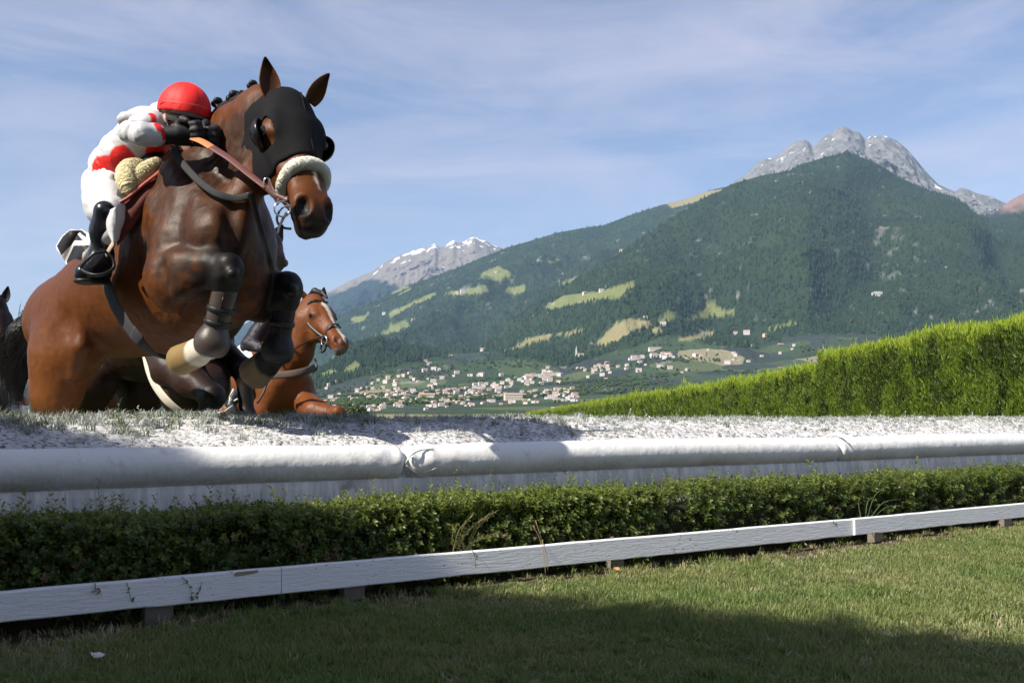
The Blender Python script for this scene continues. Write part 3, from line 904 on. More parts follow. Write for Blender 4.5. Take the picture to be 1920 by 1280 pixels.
# shoots standing proud of the clipped top
ns = 420
ssn = np.where(r.random(ns) < .5, r.uniform(-1, 2.2, ns), r.uniform(-2, 7, ns))
Ps = FW(ssn, r.uniform(.1, .4, ns), hedge_top(ssn) + r.uniform(-.01, .008, ns))
ds = UP + r.normal(0, .22, (ns, 3)); ds /= np.linalg.norm(ds, axis=1)[:, None]
src = [leaf_twig('box_twig_%d' % i, i, 18, .045, .0175, M_box) for i in range(4)] + [leaf_twig('box_twig_%d' % i, i, 14, .05, .0165, M_box_new) for i in (4, 5)] + \
      [leaf_twig('box_twig_6', 6, 12, .045, .016, M_dry), leaf_twig('box_twig_7', 7, 16, .085, .0165, M_box_new)]
P_, dirs, scl, idx = P_[keep], dirs[keep], scl[keep], idx[keep]
allP = np.concatenate([P_, Ps]); allR = np.concatenate([rot_from(dirs), rot_from(ds)])
alls = np.concatenate([scl, r.uniform(.5, 1.05, ns) * np.where(r.random(ns) < .06, 1.6, 1)]); alli = np.concatenate([idx, np.full(ns, 7)])
fo = gn_scatter('foliage', allP, allR, np.repeat(alls[:, None], 3, 1), alli, src, hedge)
fo['kind'] = 'stuff'

# --- lawn grass
def grass_clump(name, seed, n, h, mat, rad=.02, wd=.0016, bend=.5):
    r = np.random.default_rng(seed); V, F = [], []
    for i in range(n):
        a = r.uniform(0, 6.283); rr = rad * math.sqrt(r.random()); p = np.array([rr * math.cos(a), rr * math.sin(a), 0])
        b = r.uniform(0, 6.283); hh = h * r.uniform(.45, 1.15); bd = bend * r.uniform(.2, 1.3)
        d = np.array([math.cos(b), math.sin(b), 0]); sd = np.array([-d[1], d[0], 0]) * wd * r.uniform(.7, 1.3)
        k = len(V); mid = p + d * hh * bd * .3 + UP * hh * .6; tip = p + d * hh * bd + UP * hh * (1 - .25 * bd)
        V.extend([p - sd, p + sd, mid + sd * .8, mid - sd * .8, tip])
        F.extend([[k, k + 1, k + 2], [k, k + 2, k + 3], [k + 3, k + 2, k + 4]])
    return mesh_np(name, np.array(V), np.array(F), mat, smooth=False)
M_gr = leaf_mat('grass_blade', (.095, .155, .034), (.165, .215, .06), (.23, .24, .09), (.30, .36, .08), .35, .5, 1.6)
M_gr2 = leaf_mat('straw_blade', (.32, .29, .15), (.40, .36, .21), (.27, .26, .13), (.38, .34, .18), .3, .6, 2.0)
n = 88000
r = np.random.default_rng(12)
s_ = r.uniform(-2.2, 7.5, n * 3); w_ = r.uniform(-4.3, .16, n * 3); P_ = FW(s_, w_, 0 * s_)
px, py = project(P_ + UP * .02)
k = (P_[:, 1] > 1.5) & (px > -420) & (px < 2750)
P_, w_ = P_[k][:n], w_[k][:n]
q_ = P_ * np.array([1, 1, 0])
so_ = np.clip(1.25 - np.abs(w_ - .03) / .20 + .9 * fbm(q_ * 5, 3, 21), 0, 1); so_ = np.maximum(so_, np.clip((fbm(q_ * 3.1, 4, 33) - .30) * 3.2, 0, .8))
k = r.random(len(P_)) > so_ * .93
P_, so_ = P_[k], so_[k]
P_[:, 2] = lawn_z(P_[:, 0], P_[:, 1]) - .002
m = len(P_)
strawp = np.clip(.24 + .5 * fbm(P_ * 1.7, 3, 55) + .3 * so_, .03, .75)
idx = np.where(r.random(m) < strawp, r.integers(5, 7, m), r.integers(0, 5, m))
rot = np.stack([r.normal(0, .12, m), r.normal(0, .12, m), r.uniform(0, 6.28, m)], 1)
hs = (.8 + .35 * fbm(P_ * 2.5, 3, 66)) * r.uniform(.75, 1.2, m)
src = [grass_clump('grass_clump_%d' % i, i + 20, 15, .034, M_gr) for i in range(5)] + [grass_clump('grass_clump_%d' % i, i + 20, 11, .028, M_gr2, bend=.9) for i in (5, 6)]
lg = gn_scatter('lawn_grass', P_, rot, np.stack([hs ** .3, hs ** .3, hs], 1), idx, src)
tag(lg, 'short green lawn grass with straw coloured blades', 'grass', kind='stuff')

# --- lime dusted tufts on the bank
M_tuft = leaf_mat('dusted_tuft', (.16, .18, .14), (.38, .40, .37), (.50, .52, .50), (.4, .42, .38), .25, .8, 8.0)
M_tuftg = leaf_mat('green_tuft', (.07, .10, .04), (.16, .19, .11), (.30, .32, .26), (.2, .25, .1), .3, .7, 8.0)
n = 5200; r = np.random.default_rng(31)
s_ = r.uniform(-1.5, 7.5, n); w_ = np.clip(np.abs(r.normal(.55, .28, n)) + .70, .70, 1.75)
P_ = FW(s_, w_, bank_z(s_, w_))
px, _ = project(P_)
dens = .12 + .85 * np.clip(fbm(P_ * 2.4, 3, 5) + .1, 0, 1) + .5 * (px < 700) * np.clip((w_ - .8) / .2, 0, 1) + .25 * (w_ > 1.0)
k = r.random(n) < dens * .8
P_, px, w_ = P_[k], px[k], w_[k]; m = len(P_)
gr = r.random(m) < np.where(px < 760, .38, .10)
idx = np.where(gr, r.integers(3, 5, m), r.integers(0, 3, m))
rot = np.stack([r.normal(0, .25, m), r.normal(0, .25, m), r.uniform(0, 6.28, m)], 1)
sc_ = r.uniform(.4, 1.0, m) * np.where(px < 700, 1.15, .85) * np.clip(1.15 - (w_ - 1.0) * .3, .6, 1.15)
src = [grass_clump('tuft_%d' % i, i + 40, 16, .034, M_tuft, .022, .0022, .9) for i in range(3)] + [grass_clump('tuft_%d' % i, i + 40, 14, .040, M_tuftg, .02, .002, .7) for i in (3, 4)]
tf = gn_scatter('dusted_grass', P_, rot, np.repeat(sc_[:, None], 3, 1), idx, src)
tag(tf, 'grey tufts of lime dusted grass on the white bank', 'grass', kind='stuff')

# --- low dusted leaves lying over the bank
M_dust = leaf_mat('limed_leaf', (.42, .44, .40), (.62, .63, .61), (.30, .32, .26), (.5, .5, .46), .15, .85, 14.0)
n = 5200; r = np.random.default_rng(77)
s_ = r.uniform(-1.2, 7.5, n); w_ = r.uniform(.70, 1.25, n); P_ = FW(s_, w_, bank_z(s_, w_))
k = r.random(n) < .25 + .8 * np.clip(fbm(P_ * 3.5, 3, 15) + .25, 0, 1)
P_ = P_[k]; m = len(P_); d_ = UP + r.normal(0, .75, (m, 3)); d_ /= np.linalg.norm(d_, axis=1)[:, None]; d_[:, 2] = np.abs(d_[:, 2])
src = [leaf_twig('dusted_leaf_%d' % i, i + 90, 9, .018, .013, M_dust) for i in range(3)]
dl = gn_scatter('dusted_leaves', P_, rot_from(d_), np.repeat(r.uniform(.5, 1.15, m)[:, None], 3, 1), r.integers(0, 3, m), src)
tag(dl, 'small lime dusted leaves lying over the white bank', 'leaves', kind='stuff')

# --- tall weeds on the bank and stems hanging over the board
def weed(px, py0, py1, w, label, mat, lean=0, leaves=6, size=.010, name='weed', stemr=.0012, group=None):
    base = on_plane(px, py0, FO - w * FN, FN); topp = on_plane(px + lean, py1, FO - w * FN, FN)
    g = Geo(); pts = [base * (1 - f) + topp * f + np.array([.004 * math.sin(f * 5 + px), 0, 0]) for f in np.linspace(0, 1, 8)]
    g.tube(pts, [stemr * (1 - .6 * i / 7) for i in range(8)], 5)
    rr = random.Random(int(px * 7 + py0))
    for i in range(leaves):
        f = .25 + .75 * i / max(1, leaves - 1); c = base * (1 - f) + topp * f + np.array([.004 * math.sin(f * 5 + px), 0, 0]); a = rr.uniform(0, 6.28)
        d = np.array([math.cos(a), math.sin(a), rr.uniform(.2, .9)]); d /= np.linalg.norm(d); sd = np.cross(d, UP); sd /= np.linalg.norm(sd)
        L_ = size * rr.uniform(.7, 1.4)
        g.add([c, c + d * L_ * .5 + sd * L_ * .28, c + d * L_, c + d * L_ * .5 - sd * L_ * .28], [[0, 1, 2, 3]])
    o = g.build(name, mat)
    tag(o, label, 'weed', group)
    return o
M_stemg = plain('green_stem', (.10, .14, .05), .7, .3, bump=0); M_stemw = plain('dusted_stem', (.45, .46, .42), .9, .2, bump=0); M_stemd = plain('dry_stem', (.28, .21, .12), .8, .2, bump=0)
weed(222, 792, 748, 1.0, 'greenish weed with small leaves left of the white girth of the dark horse', M_stemg, 3, 9, .011)
weed(262, 792, 762, 1.0, 'short dusted weed on the bank under the girth of the leaping horse', M_stemw, -4, 7, .010)
weed(274, 795, 772, .95, 'thin pale grass stalk leaning left below the dark horse', M_stemw, -10, 0)
weed(290, 795, 768, .95, 'thin pale grass stalk leaning right below the dark horse', M_stemw, 6, 0)
weed(765, 790, 738, 1.0, 'tall thin dusted stalk standing before the village', M_stemw, -2, 3, .006)
weed(842, 792, 766, 1.0, 'slender pale stalk on the bank before the green valley', M_stemw, -6, 2, .006)
weed(850, 793, 772, 1.0, 'shorter slender stalk right beside a taller pale one', M_stemw, 3, 0)
weed(1178, 788, 766, 1.0, 'dusted weed in front of the far end of the tall hedge', M_stemw, 3, 8, .012)
weed(1212, 788, 769, 1.0, 'dusted weed with curled leaves before the lower tall hedge', M_stemw, -2, 8, .011)
weed(1420, 788, 770, 1.0, 'small grey weed on the bank before the lower tall hedge', M_stemw, 2, 8, .012)
for px_ in (1630, 1655, 1695, 1712, 1820, 1850):
    weed(px_, 788, 772 + (px_ % 5), 1.0, {1630: 'leftmost', 1655: 'second', 1695: 'third', 1712: 'fourth', 1820: 'fifth', 1850: 'rightmost'}[px_] + ' small dusted weed on the bank before the higher tall hedge', M_stemw, 2, 7, .011, group='dusted weeds before the higher hedge')
weed(190, 965, 899, .40, 'thin dark weed sprouting from the hedge before the left roll', M_stemg, -4, 7, .013)
weed(856, 915, 878, .40, 'upright hedge shoot before the creased middle roll', M_stemg, 0, 7, .012)
weed(920, 905, 872, .40, 'curved hedge shoot right of another before the middle roll', M_stemg, 4, 5, .012)
weed(1530, 905, 868, .40, 'leafy shoot rising over the hedge near the roll flap', M_stemg, 0, 8, .014)
def hang(pts, label, mat, r0=.0011, leaves=0, name='stem', cat='stem'):
    P = [on_plane(x, y, FO + (.006 if y > plank_line(x)[0] else -.06) * FN, FN) for x, y in catmull(pts, 4)]
    g = Geo().tube(P, [r0 * (1 - .5 * i / len(P)) for i in range(len(P))], 5)
    rr = random.Random(int(pts[0][0]))
    for i in range(leaves):
        c = P[rr.randrange(len(P) // 3, len(P))]; a = rr.uniform(0, 6.28); d = FT * math.cos(a) + UP * math.sin(a); sd = FT * -math.sin(a) + UP * math.cos(a); L_ = rr.uniform(.007, .013)
        g.add([c, c + d * L_ * .5 + sd * L_ * .3 + FN * .002, c + d * L_ + FN * .003, c + d * L_ * .5 - sd * L_ * .3 + FN * .002], [[0, 1, 2, 3]])
    return tag(g.build(name, mat), label, cat)
hang([(1000, 985), (1012, 1010), (1020, 1040), (1023, 1078)], 'bundle of dry straw stalks hanging over the board', M_stemd, .0016)
hang([(1004, 975), (1016, 1012), (1026, 1045), (1027, 1070)], 'dry straw stalk drooping beside the hanging straw bundle', M_stemd, .0014)
hang([(232, 1075), (238, 1092), (246, 1125), (252, 1128)], 'thin creeping stem hanging down the left plank', M_stemg, .001, 4)
hang([(330, 1072), (352, 1092), (360, 1118), (356, 1125)], 'leafy creeper hanging over the left plank near the middle', M_stemg, .001, 6)
hang([(378, 1090), (374, 1108), (360, 1122)], 'short creeper tip lying on the left plank', M_stemg, .0009, 4)
hang([(178, 1090), (180, 1106), (186, 1113)], 'withered dark sprig stuck to the left plank', M_stemd, .0015, 5)
hang([(884, 1030), (890, 1040), (891, 1055)], 'small green sprig hanging over the middle plank', M_stemg, .001, 6)
for (a_, b_, lab) in (((1625, 975), (1660, 912), 'upright'), ((1630, 973), (1690, 935), 'arching'), ((1622, 975), (1640, 930), 'steep'), ((1635, 973), (1700, 950), 'low arching'), ((1615, 975), (1612, 935), 'straight')):
    hang([a_, ((a_[0] + b_[0]) / 2 - 4, (a_[1] + b_[1]) / 2 - 12), b_], lab + ' long grass blade growing through the hedge over the right plank', M_stemg, .0017, 0, 'grass_blade', 'grass blade')
hang([(1512, 975), (1530, 968), (1562, 978), (1568, 986)], 'light green vine with lobed leaves draped over the plank', M_stemg, .001, 14, 'vine', 'vine')
# the light green shrub tangled into the hedge
V, F = [], []
tw = empty('tangled_shrub', tuple(on_plane(860, 1035, FO - .02 * FN, FN)))
tag(tw, 'sunlit yellow green shrub tangled into the middle of the box hedge', 'shrub')
rr = random.Random(5); gs = Geo(); gl = Geo()
for i in range(13):
    x0, y0 = rr.uniform(845, 875), 1040
    x1, y1 = rr.uniform(850, 965), rr.uniform(955, 1015)
    P = [on_plane(x, y, FO - (.045 - .02 * f) * FN, FN) for f, (x, y) in zip(np.linspace(0, 1, 13), catmull([(x0, y0), ((x0 + x1) / 2 - 8, (y0 + y1) / 2 - 8), (x1, y1)], 6))]
    gs.tube(P, .0009, 4)
    for k in range(2, 13):
        for q_ in range(2):
            a = rr.uniform(0, 6.28); d = FT * math.cos(a) + UP * math.sin(a) + FN * rr.uniform(-.3, .5); sd = np.cross(d, FN); sd /= np.linalg.norm(sd); L_ = rr.uniform(.007, .013); c = P[k]
            gl.add([c, c + d * L_ * .5 + sd * L_ * .28, c + d * L_, c + d * L_ * .5 - sd * L_ * .28], [[0, 1, 2, 3]])
gs.build('twig', M_stemd, tw); o = gl.build('foliage', M_box_new, tw, smooth=False); o['kind'] = 'stuff'
# small litter on the lawn
M_leafo = plain('dead_leaf', (.42, .20, .09), .8, .2, bump=0)
def litter(px, py, size, label, mat, name, cat):
    p = on_z(px, py, .022); rr = random.Random(int(px)); n = 8
    V = [p + size * (np.array([math.cos(a), math.sin(a) * .7, 0]) * rr.uniform(.6, 1.1)) + UP * size * rr.uniform(.1, .7) for a in np.linspace(0, 6.28, n, endpoint=False)] + [p + UP * size * .15]
    return tag(mesh_np(name, np.array(V), [[i, (i + 1) % n, n] for i in range(n)], mat, smooth=False), label, cat)
litter(1155, 1069, .016, 'curled orange brown dead leaf on the grass by the board', M_leafo, 'dead_leaf', 'leaf')
litter(1820, 996, .018, 'orange brown dead leaf under the right end of the board', M_leafo, 'dead_leaf', 'leaf')
litter(182, 1232, .018, 'small crumpled white scrap on the shaded lawn', M_pad, 'paper_scrap', 'scrap')
litter(365, 1166, .014, 'brown dead leaf beside the leftmost short post', M_leafo, 'dead_leaf', 'leaf')
# ================================================================== tall conifer hedges
M_thuja = leaf_mat('thuja_spray', (.080, .135, .011), (.125, .185, .018), (.10, .15, .015), (.30, .40, .03), .40, .55, .8)
M_thuja_new = leaf_mat('thuja_tip', (.26, .35, .03), (.34, .42, .05), (.30, .38, .04), (.60, .70, .07), .5, .5, .8)
M_thcore = plain('thuja_core', (.02, .03, .008), .95, .1, vary=.5, scale=4, bump=.6, bdist=.05)
M_thuja_old = leaf_mat('thuja_old', (.028, .055, .008), (.050, .085, .012), (.05, .07, .012), (.10, .15, .015), .3, .6, .8)
def spray(name, seed, n, h, wd, mat, wf=.14):
    r = np.random.default_rng(seed); V, F = [], []
    for i in range(n):
        a = r.uniform(0, 6.28); c = np.array([r.normal(0, wd), r.normal(0, wd), r.uniform(-.25, .55) * h])
        d = np.array([.35 * math.cos(a), .35 * math.sin(a), 1.0]); L_ = h * r.uniform(.25, .5); sd = np.array([-math.sin(a), math.cos(a), 0]) * L_ * r.uniform(.7, 1.3) * wf
        b = len(V); V.extend([c, c + d * L_ * .45 + sd, c + d * L_, c + d * L_ * .45 - sd]); F.extend([[b, b + 1, b + 2], [b, b + 2, b + 3]])
    return mesh_np(name, np.array(V), np.array(F), mat, smooth=False)
def tall_hedge(label, A, B, hA, hB, thick, n, seed, size=.16, side=-1, ends=True, base=0.0, curve=None):
    """A, B ground points of the visible face; the hedge body lies to the right of A->B (side=-1) or to its left"""
    A, B = np.array([*A, 0.]), np.array([*B, 0.]); d = B - A; Lh = np.linalg.norm(d); d /= Lh
    nn = np.array([d[1], -d[0], 0]) * (-side)          # into the body
    e = empty('conifer_hedge', tuple(A))
    tag(e, label, 'hedge')
    m = max(8, int(Lh / .8)); V = []
    u = np.linspace(0, 1, m)
    prof = [(.12, 0), (.14, .55), (.18, .93), (.5, .97), (.82, .93), (.86, .5), (.88, 0)]
    ok = np.array([[A + d * Lh * f + nn * thick * a + UP * (base + ((hA * (1 - f) + hB * f) - .1) * b) for a, b in prof] for f in u])
    Fk = grid_faces(m, len(prof)).tolist() + [list(range(len(prof))), [(m - 1) * len(prof) + k for k in range(len(prof))][::-1]]
    mesh_np('core', ok.reshape(-1, 3), Fk, M_thcore, e)  # dark box added inside the sprays to block light coming through
    r = np.random.default_rng(seed)
    f = r.random(n); typ = r.random(n); hh = hA * (1 - f) + hB * f
    hh = hh + .10 * fbm(np.stack([f * Lh * .9, 0 * f, 0 * f + seed], -1), 3, 3) + .07 * fbm(np.stack([f * Lh * 3.5, 0 * f, 0 * f + seed], -1), 2, 4)
    z = r.random(n) * hh; off = .03 + np.abs(r.normal(0, .08, n))
    if seed == 102:                      # thin, half dead end beside the taller hedge
        kk = ~((f * Lh < 1.1) & (r.random(n) < .72)); f, typ, hh = f[kk], typ[kk], hh[kk]; n = len(f)
    z = r.random(n) * hh; off = .03 + np.abs(r.normal(0, .08, n))
    tp = typ < .34; z = np.where(tp, hh - np.abs(r.normal(0, .06, n)), z); off = np.where(tp, r.random(n) * thick, off)
    bulge = .10 * fbm(np.stack([f * Lh * 1.3, z * .7, 0 * f], -1), 3, seed)
    P = A + d * (f * Lh)[:, None] + nn * (off + np.where(tp, 0, bulge))[:, None] + UP * (base + z)[:, None]
    if ends:
        k = typ > .93; P[k] = (A + nn * (r.random(n) * thick)[:, None] + d * (.02 + np.abs(r.normal(0, .06, n)))[:, None] + UP * (base + z)[:, None])[k]
    dirs = UP * 1.0 - nn * r.uniform(-.05, .55, n)[:, None] * (~tp)[:, None] + r.normal(0, .16, (n, 3)); dirs /= np.linalg.norm(dirs, axis=1)[:, None]
    newp = np.clip((z - (hh - .38)) / .38, 0, 1) ** 1.5
    idx = np.where(r.random(n) < .05 + .9 * newp, r.integers(3, 5, n), r.integers(0, 3, n))
    old = (fbm(np.stack([f * Lh * 2.6, z * 2.0, 0 * f + seed], -1), 4, 8) + .20 * (1 - newp) > .27) & (newp < .5) & (r.random(n) < .8)
    idx = np.where(old, r.integers(5, 7, n), idx)
    sz = size * r.uniform(.7, 1.35, n) * np.where(newp > .6, .78, 1) * np.where(tp & (r.random(n) < .25), 1.5, 1)
    src = [spray('spray_%d_%d' % (seed, i), i + seed, 22, 1.0, .17, M_thuja) for i in range(3)] + [spray('spray_%d_%d' % (seed, i), i + seed, 22, 1.25, .14, M_thuja_new, .07) for i in (3, 4)] + [spray('spray_%d_%d' % (seed, i), i + seed, 18, 1.0, .17, M_thuja_old) for i in (5, 6)]
    o = gn_scatter('foliage', P, rot_from(dirs), np.repeat(sz[:, None], 3, 1), idx, src, e); o['kind'] = 'stuff'
    return e
# near right section, its end face and the receding far section
def gx(px, Y): return (px - 960) / FPX * Y / (CP * 1.0)
hgt = lambda py, Y: CAMH + (782 - py) / FPX * Y
YA, YB = 27.0, 16.0
tall_hedge('taller nearer conifer hedge with bright tips at the right edge', (gx(1534, YA), YA), (gx(2090, YB), YB), hgt(668, YA), hgt(580, YB) , 1.1, 22000, 101, .18, side=1)
tall_hedge('lower farther conifer hedge running away behind the taller one', (gx(1526, 28.6), 28.6), (gx(1295, 44.), 44.), hgt(694, 28.6), hgt(734, 44.), 1.1, 15000, 102, .22, side=-1)
tall_hedge('far low tail of the conifer hedge dwindling towards the valley', (gx(1293, 44.3), 44.3), (gx(985, 150.), 150.), hgt(736, 44.3), hgt(779, 150.), 1.3, 9000, 103, .40, side=-1, ends=False)
# the matching wing out of the picture at the left, which shades the lawn and the near obstacle
def lat_pt(s_sun, lat): return FT[:2] * s_sun + FN[:2] * lat
WH = 4.0; k_ = WH / math.tan(SUN_EL)
a_, b_ = lat_pt(.99 - k_, -4.6), lat_pt(1.84 - k_, -2.75)
c_ = lat_pt(3.4 - k_, .6)
tall_hedge('conifer hedge wing left of the obstacle', tuple(a_), tuple(b_), WH - .30, WH - .30, .9, 6000, 104, .14, side=-1)
tall_hedge('conifer hedge wing left of the lawn', tuple(b_), tuple(c_), WH - .30, WH - .30, .9, 9000, 105, .14, side=-1)
# a round green bush beyond the bank
bu = empty('bush', (gx(662, 30), 30, 0)); tag(bu, 'small green bush beyond the bank beside the village', 'bush')
r = np.random.default_rng(8); n = 1500; v = r.normal(0, 1, (n, 3)); v /= np.linalg.norm(v, axis=1)[:, None]
Pb_ = np.array([gx(662, 30), 30, .25]) + v * np.array([.45, .45, .55]) * (.8 + .25 * r.random((n, 1)))
src = [leaf_twig('bush_twig_%d' % i, i + 60, 16, .16, .06, leaf_mat('bush_leaf_%d' % i, (.05, .08, .03), (.09, .12, .05), (.07, .1, .04), (.15, .2, .06))) for i in range(2)]
o = gn_scatter('foliage', Pb_, rot_from(v), np.ones((n, 3)), r.integers(0, 2, n), src, bu); o['kind'] = 'stuff'
Geo().tube([(gx(662, 30), 30, -.03), (gx(662, 30), 30, .4)], [.06, .04], 7).build('stem', M_post, bu)
# ================================================================== village houses standing on the slope
_pf = PC[:, :-2].reshape(-1, 3); _px, _py = project(_pf)
_pb = PB[:, :-2].reshape(-1, 3); _bx, _by = project(_pb)
def ground_at(px, py):
    d = (_px - px) ** 2 + ((_py - py) * 1.6) ** 2; i = int(np.argmin(d)); q = _pf[i]; best = d[i]
    d2 = (_bx - px) ** 2 + ((_by - py) * 1.6) ** 2; j = int(np.argmin(d2))
    if best > 12 and d2[j] < best: q = _pb[j]
    p = q.copy(); dr = ray(px, py); p[0] = dr[0] / dr[1] * p[1]; return p
M_plaster = [plain('white_plaster', (.58, .57, .53), .9, .2, vary=.06, scale=.3, bump=0), plain('cream_plaster', (.56, .50, .40), .9, .2, vary=.06, scale=.3, bump=0), plain('ochre_plaster', (.55, .42, .28), .9, .2, vary=.06, scale=.3, bump=0), plain('grey_plaster', (.48, .48, .47), .9, .2, vary=.06, scale=.3, bump=0)]
M_tile = [plain('red_tiles', (.40, .27, .23), .9, .15, vary=.2, scale=.5, bump=0), plain('brown_tiles', (.30, .22, .18), .9, .15, vary=.2, scale=.5, bump=0), plain('grey_tiles', (.36, .35, .35), .9, .15, vary=.2, scale=.5, bump=0)]
M_win = plain('window_dark', (.06, .065, .07), .4, .4, vary=0, bump=0)
def house_mesh(name, w, d, h, rh, plaster, tile, floors=2, hip=False):
    V, F, mi = [], [], []
    def quad(*p, m=0):
        b = len(V); V.extend(p); F.append(list(range(b, b + len(p)))); mi.append(m)
    x, y = w / 2, d / 2
    c = [(-x, -y), (x, -y), (x, y), (-x, y)]
    for i in range(4):
        a, b = c[i], c[(i + 1) % 4]; quad((*a, -3), (*b, -3), (*b, h), (*a, h))
    if not hip:
        quad((-x, -y, h), (-x, 0, h + rh), (-x, y, h)); quad((x, y, h), (x, 0, h + rh), (x, -y, h))
    ex, ey, k = x + .7, y + .7, rh * .7 / y
    rx = ex if not hip else max(.5, ex - ey * .9)
    quad((-ex, -ey, h - k), (ex, -ey, h - k), (rx, 0, h + rh), (-rx, 0, h + rh), m=1); quad((ex, ey, h - k), (-ex, ey, h - k), (-rx, 0, h + rh), (rx, 0, h + rh), m=1)
    if hip: quad((ex, -ey, h - k), (ex, ey, h - k), (rx, 0, h + rh), m=1); quad((-ex, ey, h - k), (-ex, -ey, h - k), (-rx, 0, h + rh), m=1)
    for f in range(floors):
        z0 = 1.1 + f * 2.8; n = max(2, int(w / 3))
        for i in range(n):
            cx = -x + (i + .5) * w / n; quad((cx - .55, -y - .05, z0), (cx + .55, -y - .05, z0), (cx + .55, -y - .05, z0 + 1.4), (cx - .55, -y - .05, z0 + 1.4), m=2)
    me = bpy.data.meshes.new(name); me.from_pydata(V, [], F); me.update()
    for m in (plaster, tile, M_win): me.materials.append(m)
    me.polygons.foreach_set('material_index', mi)
    return me
rr = random.Random(11)
kinds = [(12, 10, 7.0, 2.3, 0, 0, 'small white house with a red tiled roof'), (14, 11, 8, 2.5, 0, 1, 'white house with a brown roof'), (11, 9, 6.6, 2.2, 1, 0, 'small cream house with a red tiled roof'),
         (18, 12, 9.5, 2.5, 0, 0, 'long white house with a red roof'), (13, 10, 7.2, 2.3, 2, 1, 'ochre house with a brown roof'), (16, 12, 8.5, 2.0, 3, 2, 'grey house with a flat grey roof')]
HM_ = [house_mesh('house_%d' % i, k[0], k[1], k[2], k[3], M_plaster[k[4]], M_tile[k[5]], 2, i == 5) for i, k in enumerate(kinds)]
clusters = [([(606, 752), (700, 752), (760, 748)], 44, 13), ([(612, 766), (680, 770), (720, 764)], 14, 6), ([(745, 748), (830, 742), (905, 738)], 36, 10), ([(780, 760), (860, 756), (905, 755)], 8, 5), ([(885, 730), (930, 724), (985, 714), (1000, 718)], 28, 8), ([(895, 745), (960, 752), (1040, 748), (1085, 742)], 34, 8), ([(985, 712), (1030, 704), (1062, 700)], 16, 5),
            ([(1075, 690), (1110, 690), (1142, 686)], 14, 5), ([(690, 712), (720, 706), (750, 712)], 12, 6), ([(735, 700), (780, 706)], 8, 6), ([(610, 726), (650, 722), (675, 728)], 13, 6), ([(795, 676), (815, 690), (832, 698)], 9, 5), ([(1183, 674), (1205, 672)], 5, 3), ([(1222, 668), (1262, 668)], 8, 3), ([(1300, 670), (1318, 668)], 4, 2),
            ([(1135, 735), (1150, 733)], 2, 2), ([(600, 708), (640, 718)], 8, 4), ([(1010, 742), (1075, 728)], 5, 6)]
spots = []
PLACE = ['at the left end of the valley village', 'below the left end of the village', 'in the middle of the main village row', 'below the middle village row', 'right of the village middle', 'in the lower right of the village', 'climbing the slope above the village', 'in the hamlet by the guest house', 'on the fields above the village left', 'in the hamlet under the woods', 'scattered above the left village end', 'strung below the edge of the woods', 'left in the slope hamlet by the hotel', 'beside the long white hotel', 'alone right of the hotel hamlet', 'alone in the fields before the far hedge', 'highest above the left village end', 'between the lower village and the slope row']
for ci, (line, n, jit) in enumerate(clusters):
    L_ = np.array(line, float); t_ = np.linspace(0, 1, len(L_))
    for i in range(n):
        f = (i + rr.random()) / n; spots.append((PLACE[ci], np.interp(f, t_, L_[:, 0]) + rr.uniform(-2, 2), np.interp(f, t_, L_[:, 1]) + rr.uniform(-jit, jit)))
for i, (pl_, x, y) in enumerate(spots):
    k = rr.choice((0, 0, 1, 2, 2, 3, 4, 5)); p = ground_at(x, y)
    o = bpy.data.objects.new('village_house', HM_[k]); COL.objects.link(o); o.location = p - np.array([0, 0, .8]); o.rotation_euler = (0, 0, rr.choice((0, .3, -.35, 1.57, .9)) + rr.uniform(-.2, .2)); q = rr.uniform(.62, .95) * p[1] / 2450.; o.scale = (q, q, q)
    tag(o, kinds[k][6] + ' ' + pl_, 'house', 'houses of the valley village')
# the rest of the village, past what one could tell apart, as one mass
VX, FX_, MX = [], [], []
for q_ in range(245):
    if q_ >= 190: x = rr.uniform(1100, 1520); y = np.interp(x, [1100, 1250, 1520], [690, 662, 640]) + abs(rr.gauss(0, 16))
    elif q_ < 130: x = rr.uniform(602, 1085); y = np.interp(x, [602, 760, 905, 1085], [752, 752, 742, 736]) + rr.gauss(0, 10)
    else: x = rr.uniform(606, 1145); y = np.interp(x, [606, 760, 905, 1000, 1145], [722, 728, 716, 712, 690]) + rr.gauss(0, 14)
    if y > 771: continue
    p = ground_at(x, y); me = HM_[rr.choice((0, 1, 2, 3))]; q = rr.uniform(.5, .85) * p[1] / 2450.; a = rr.uniform(-.6, .6); b = len(VX)
    for v in me.vertices: VX.append((p[0] + q * (v.co.x * math.cos(a) - v.co.y * math.sin(a)), p[1] + q * (v.co.x * math.sin(a) + v.co.y * math.cos(a)), p[2] - .6 + q * v.co.z))
    for f_ in me.polygons: FX_.append([b + i for i in f_.vertices]); MX.append(f_.material_index)
mo = mesh_np('distant_village_houses', np.array(VX), FX_, None, None, False, [M_plaster[0], M_tile[0], M_win], MX)
tag(mo, 'tiny pale houses filling the gaps of the far valley village', 'houses', kind='stuff')
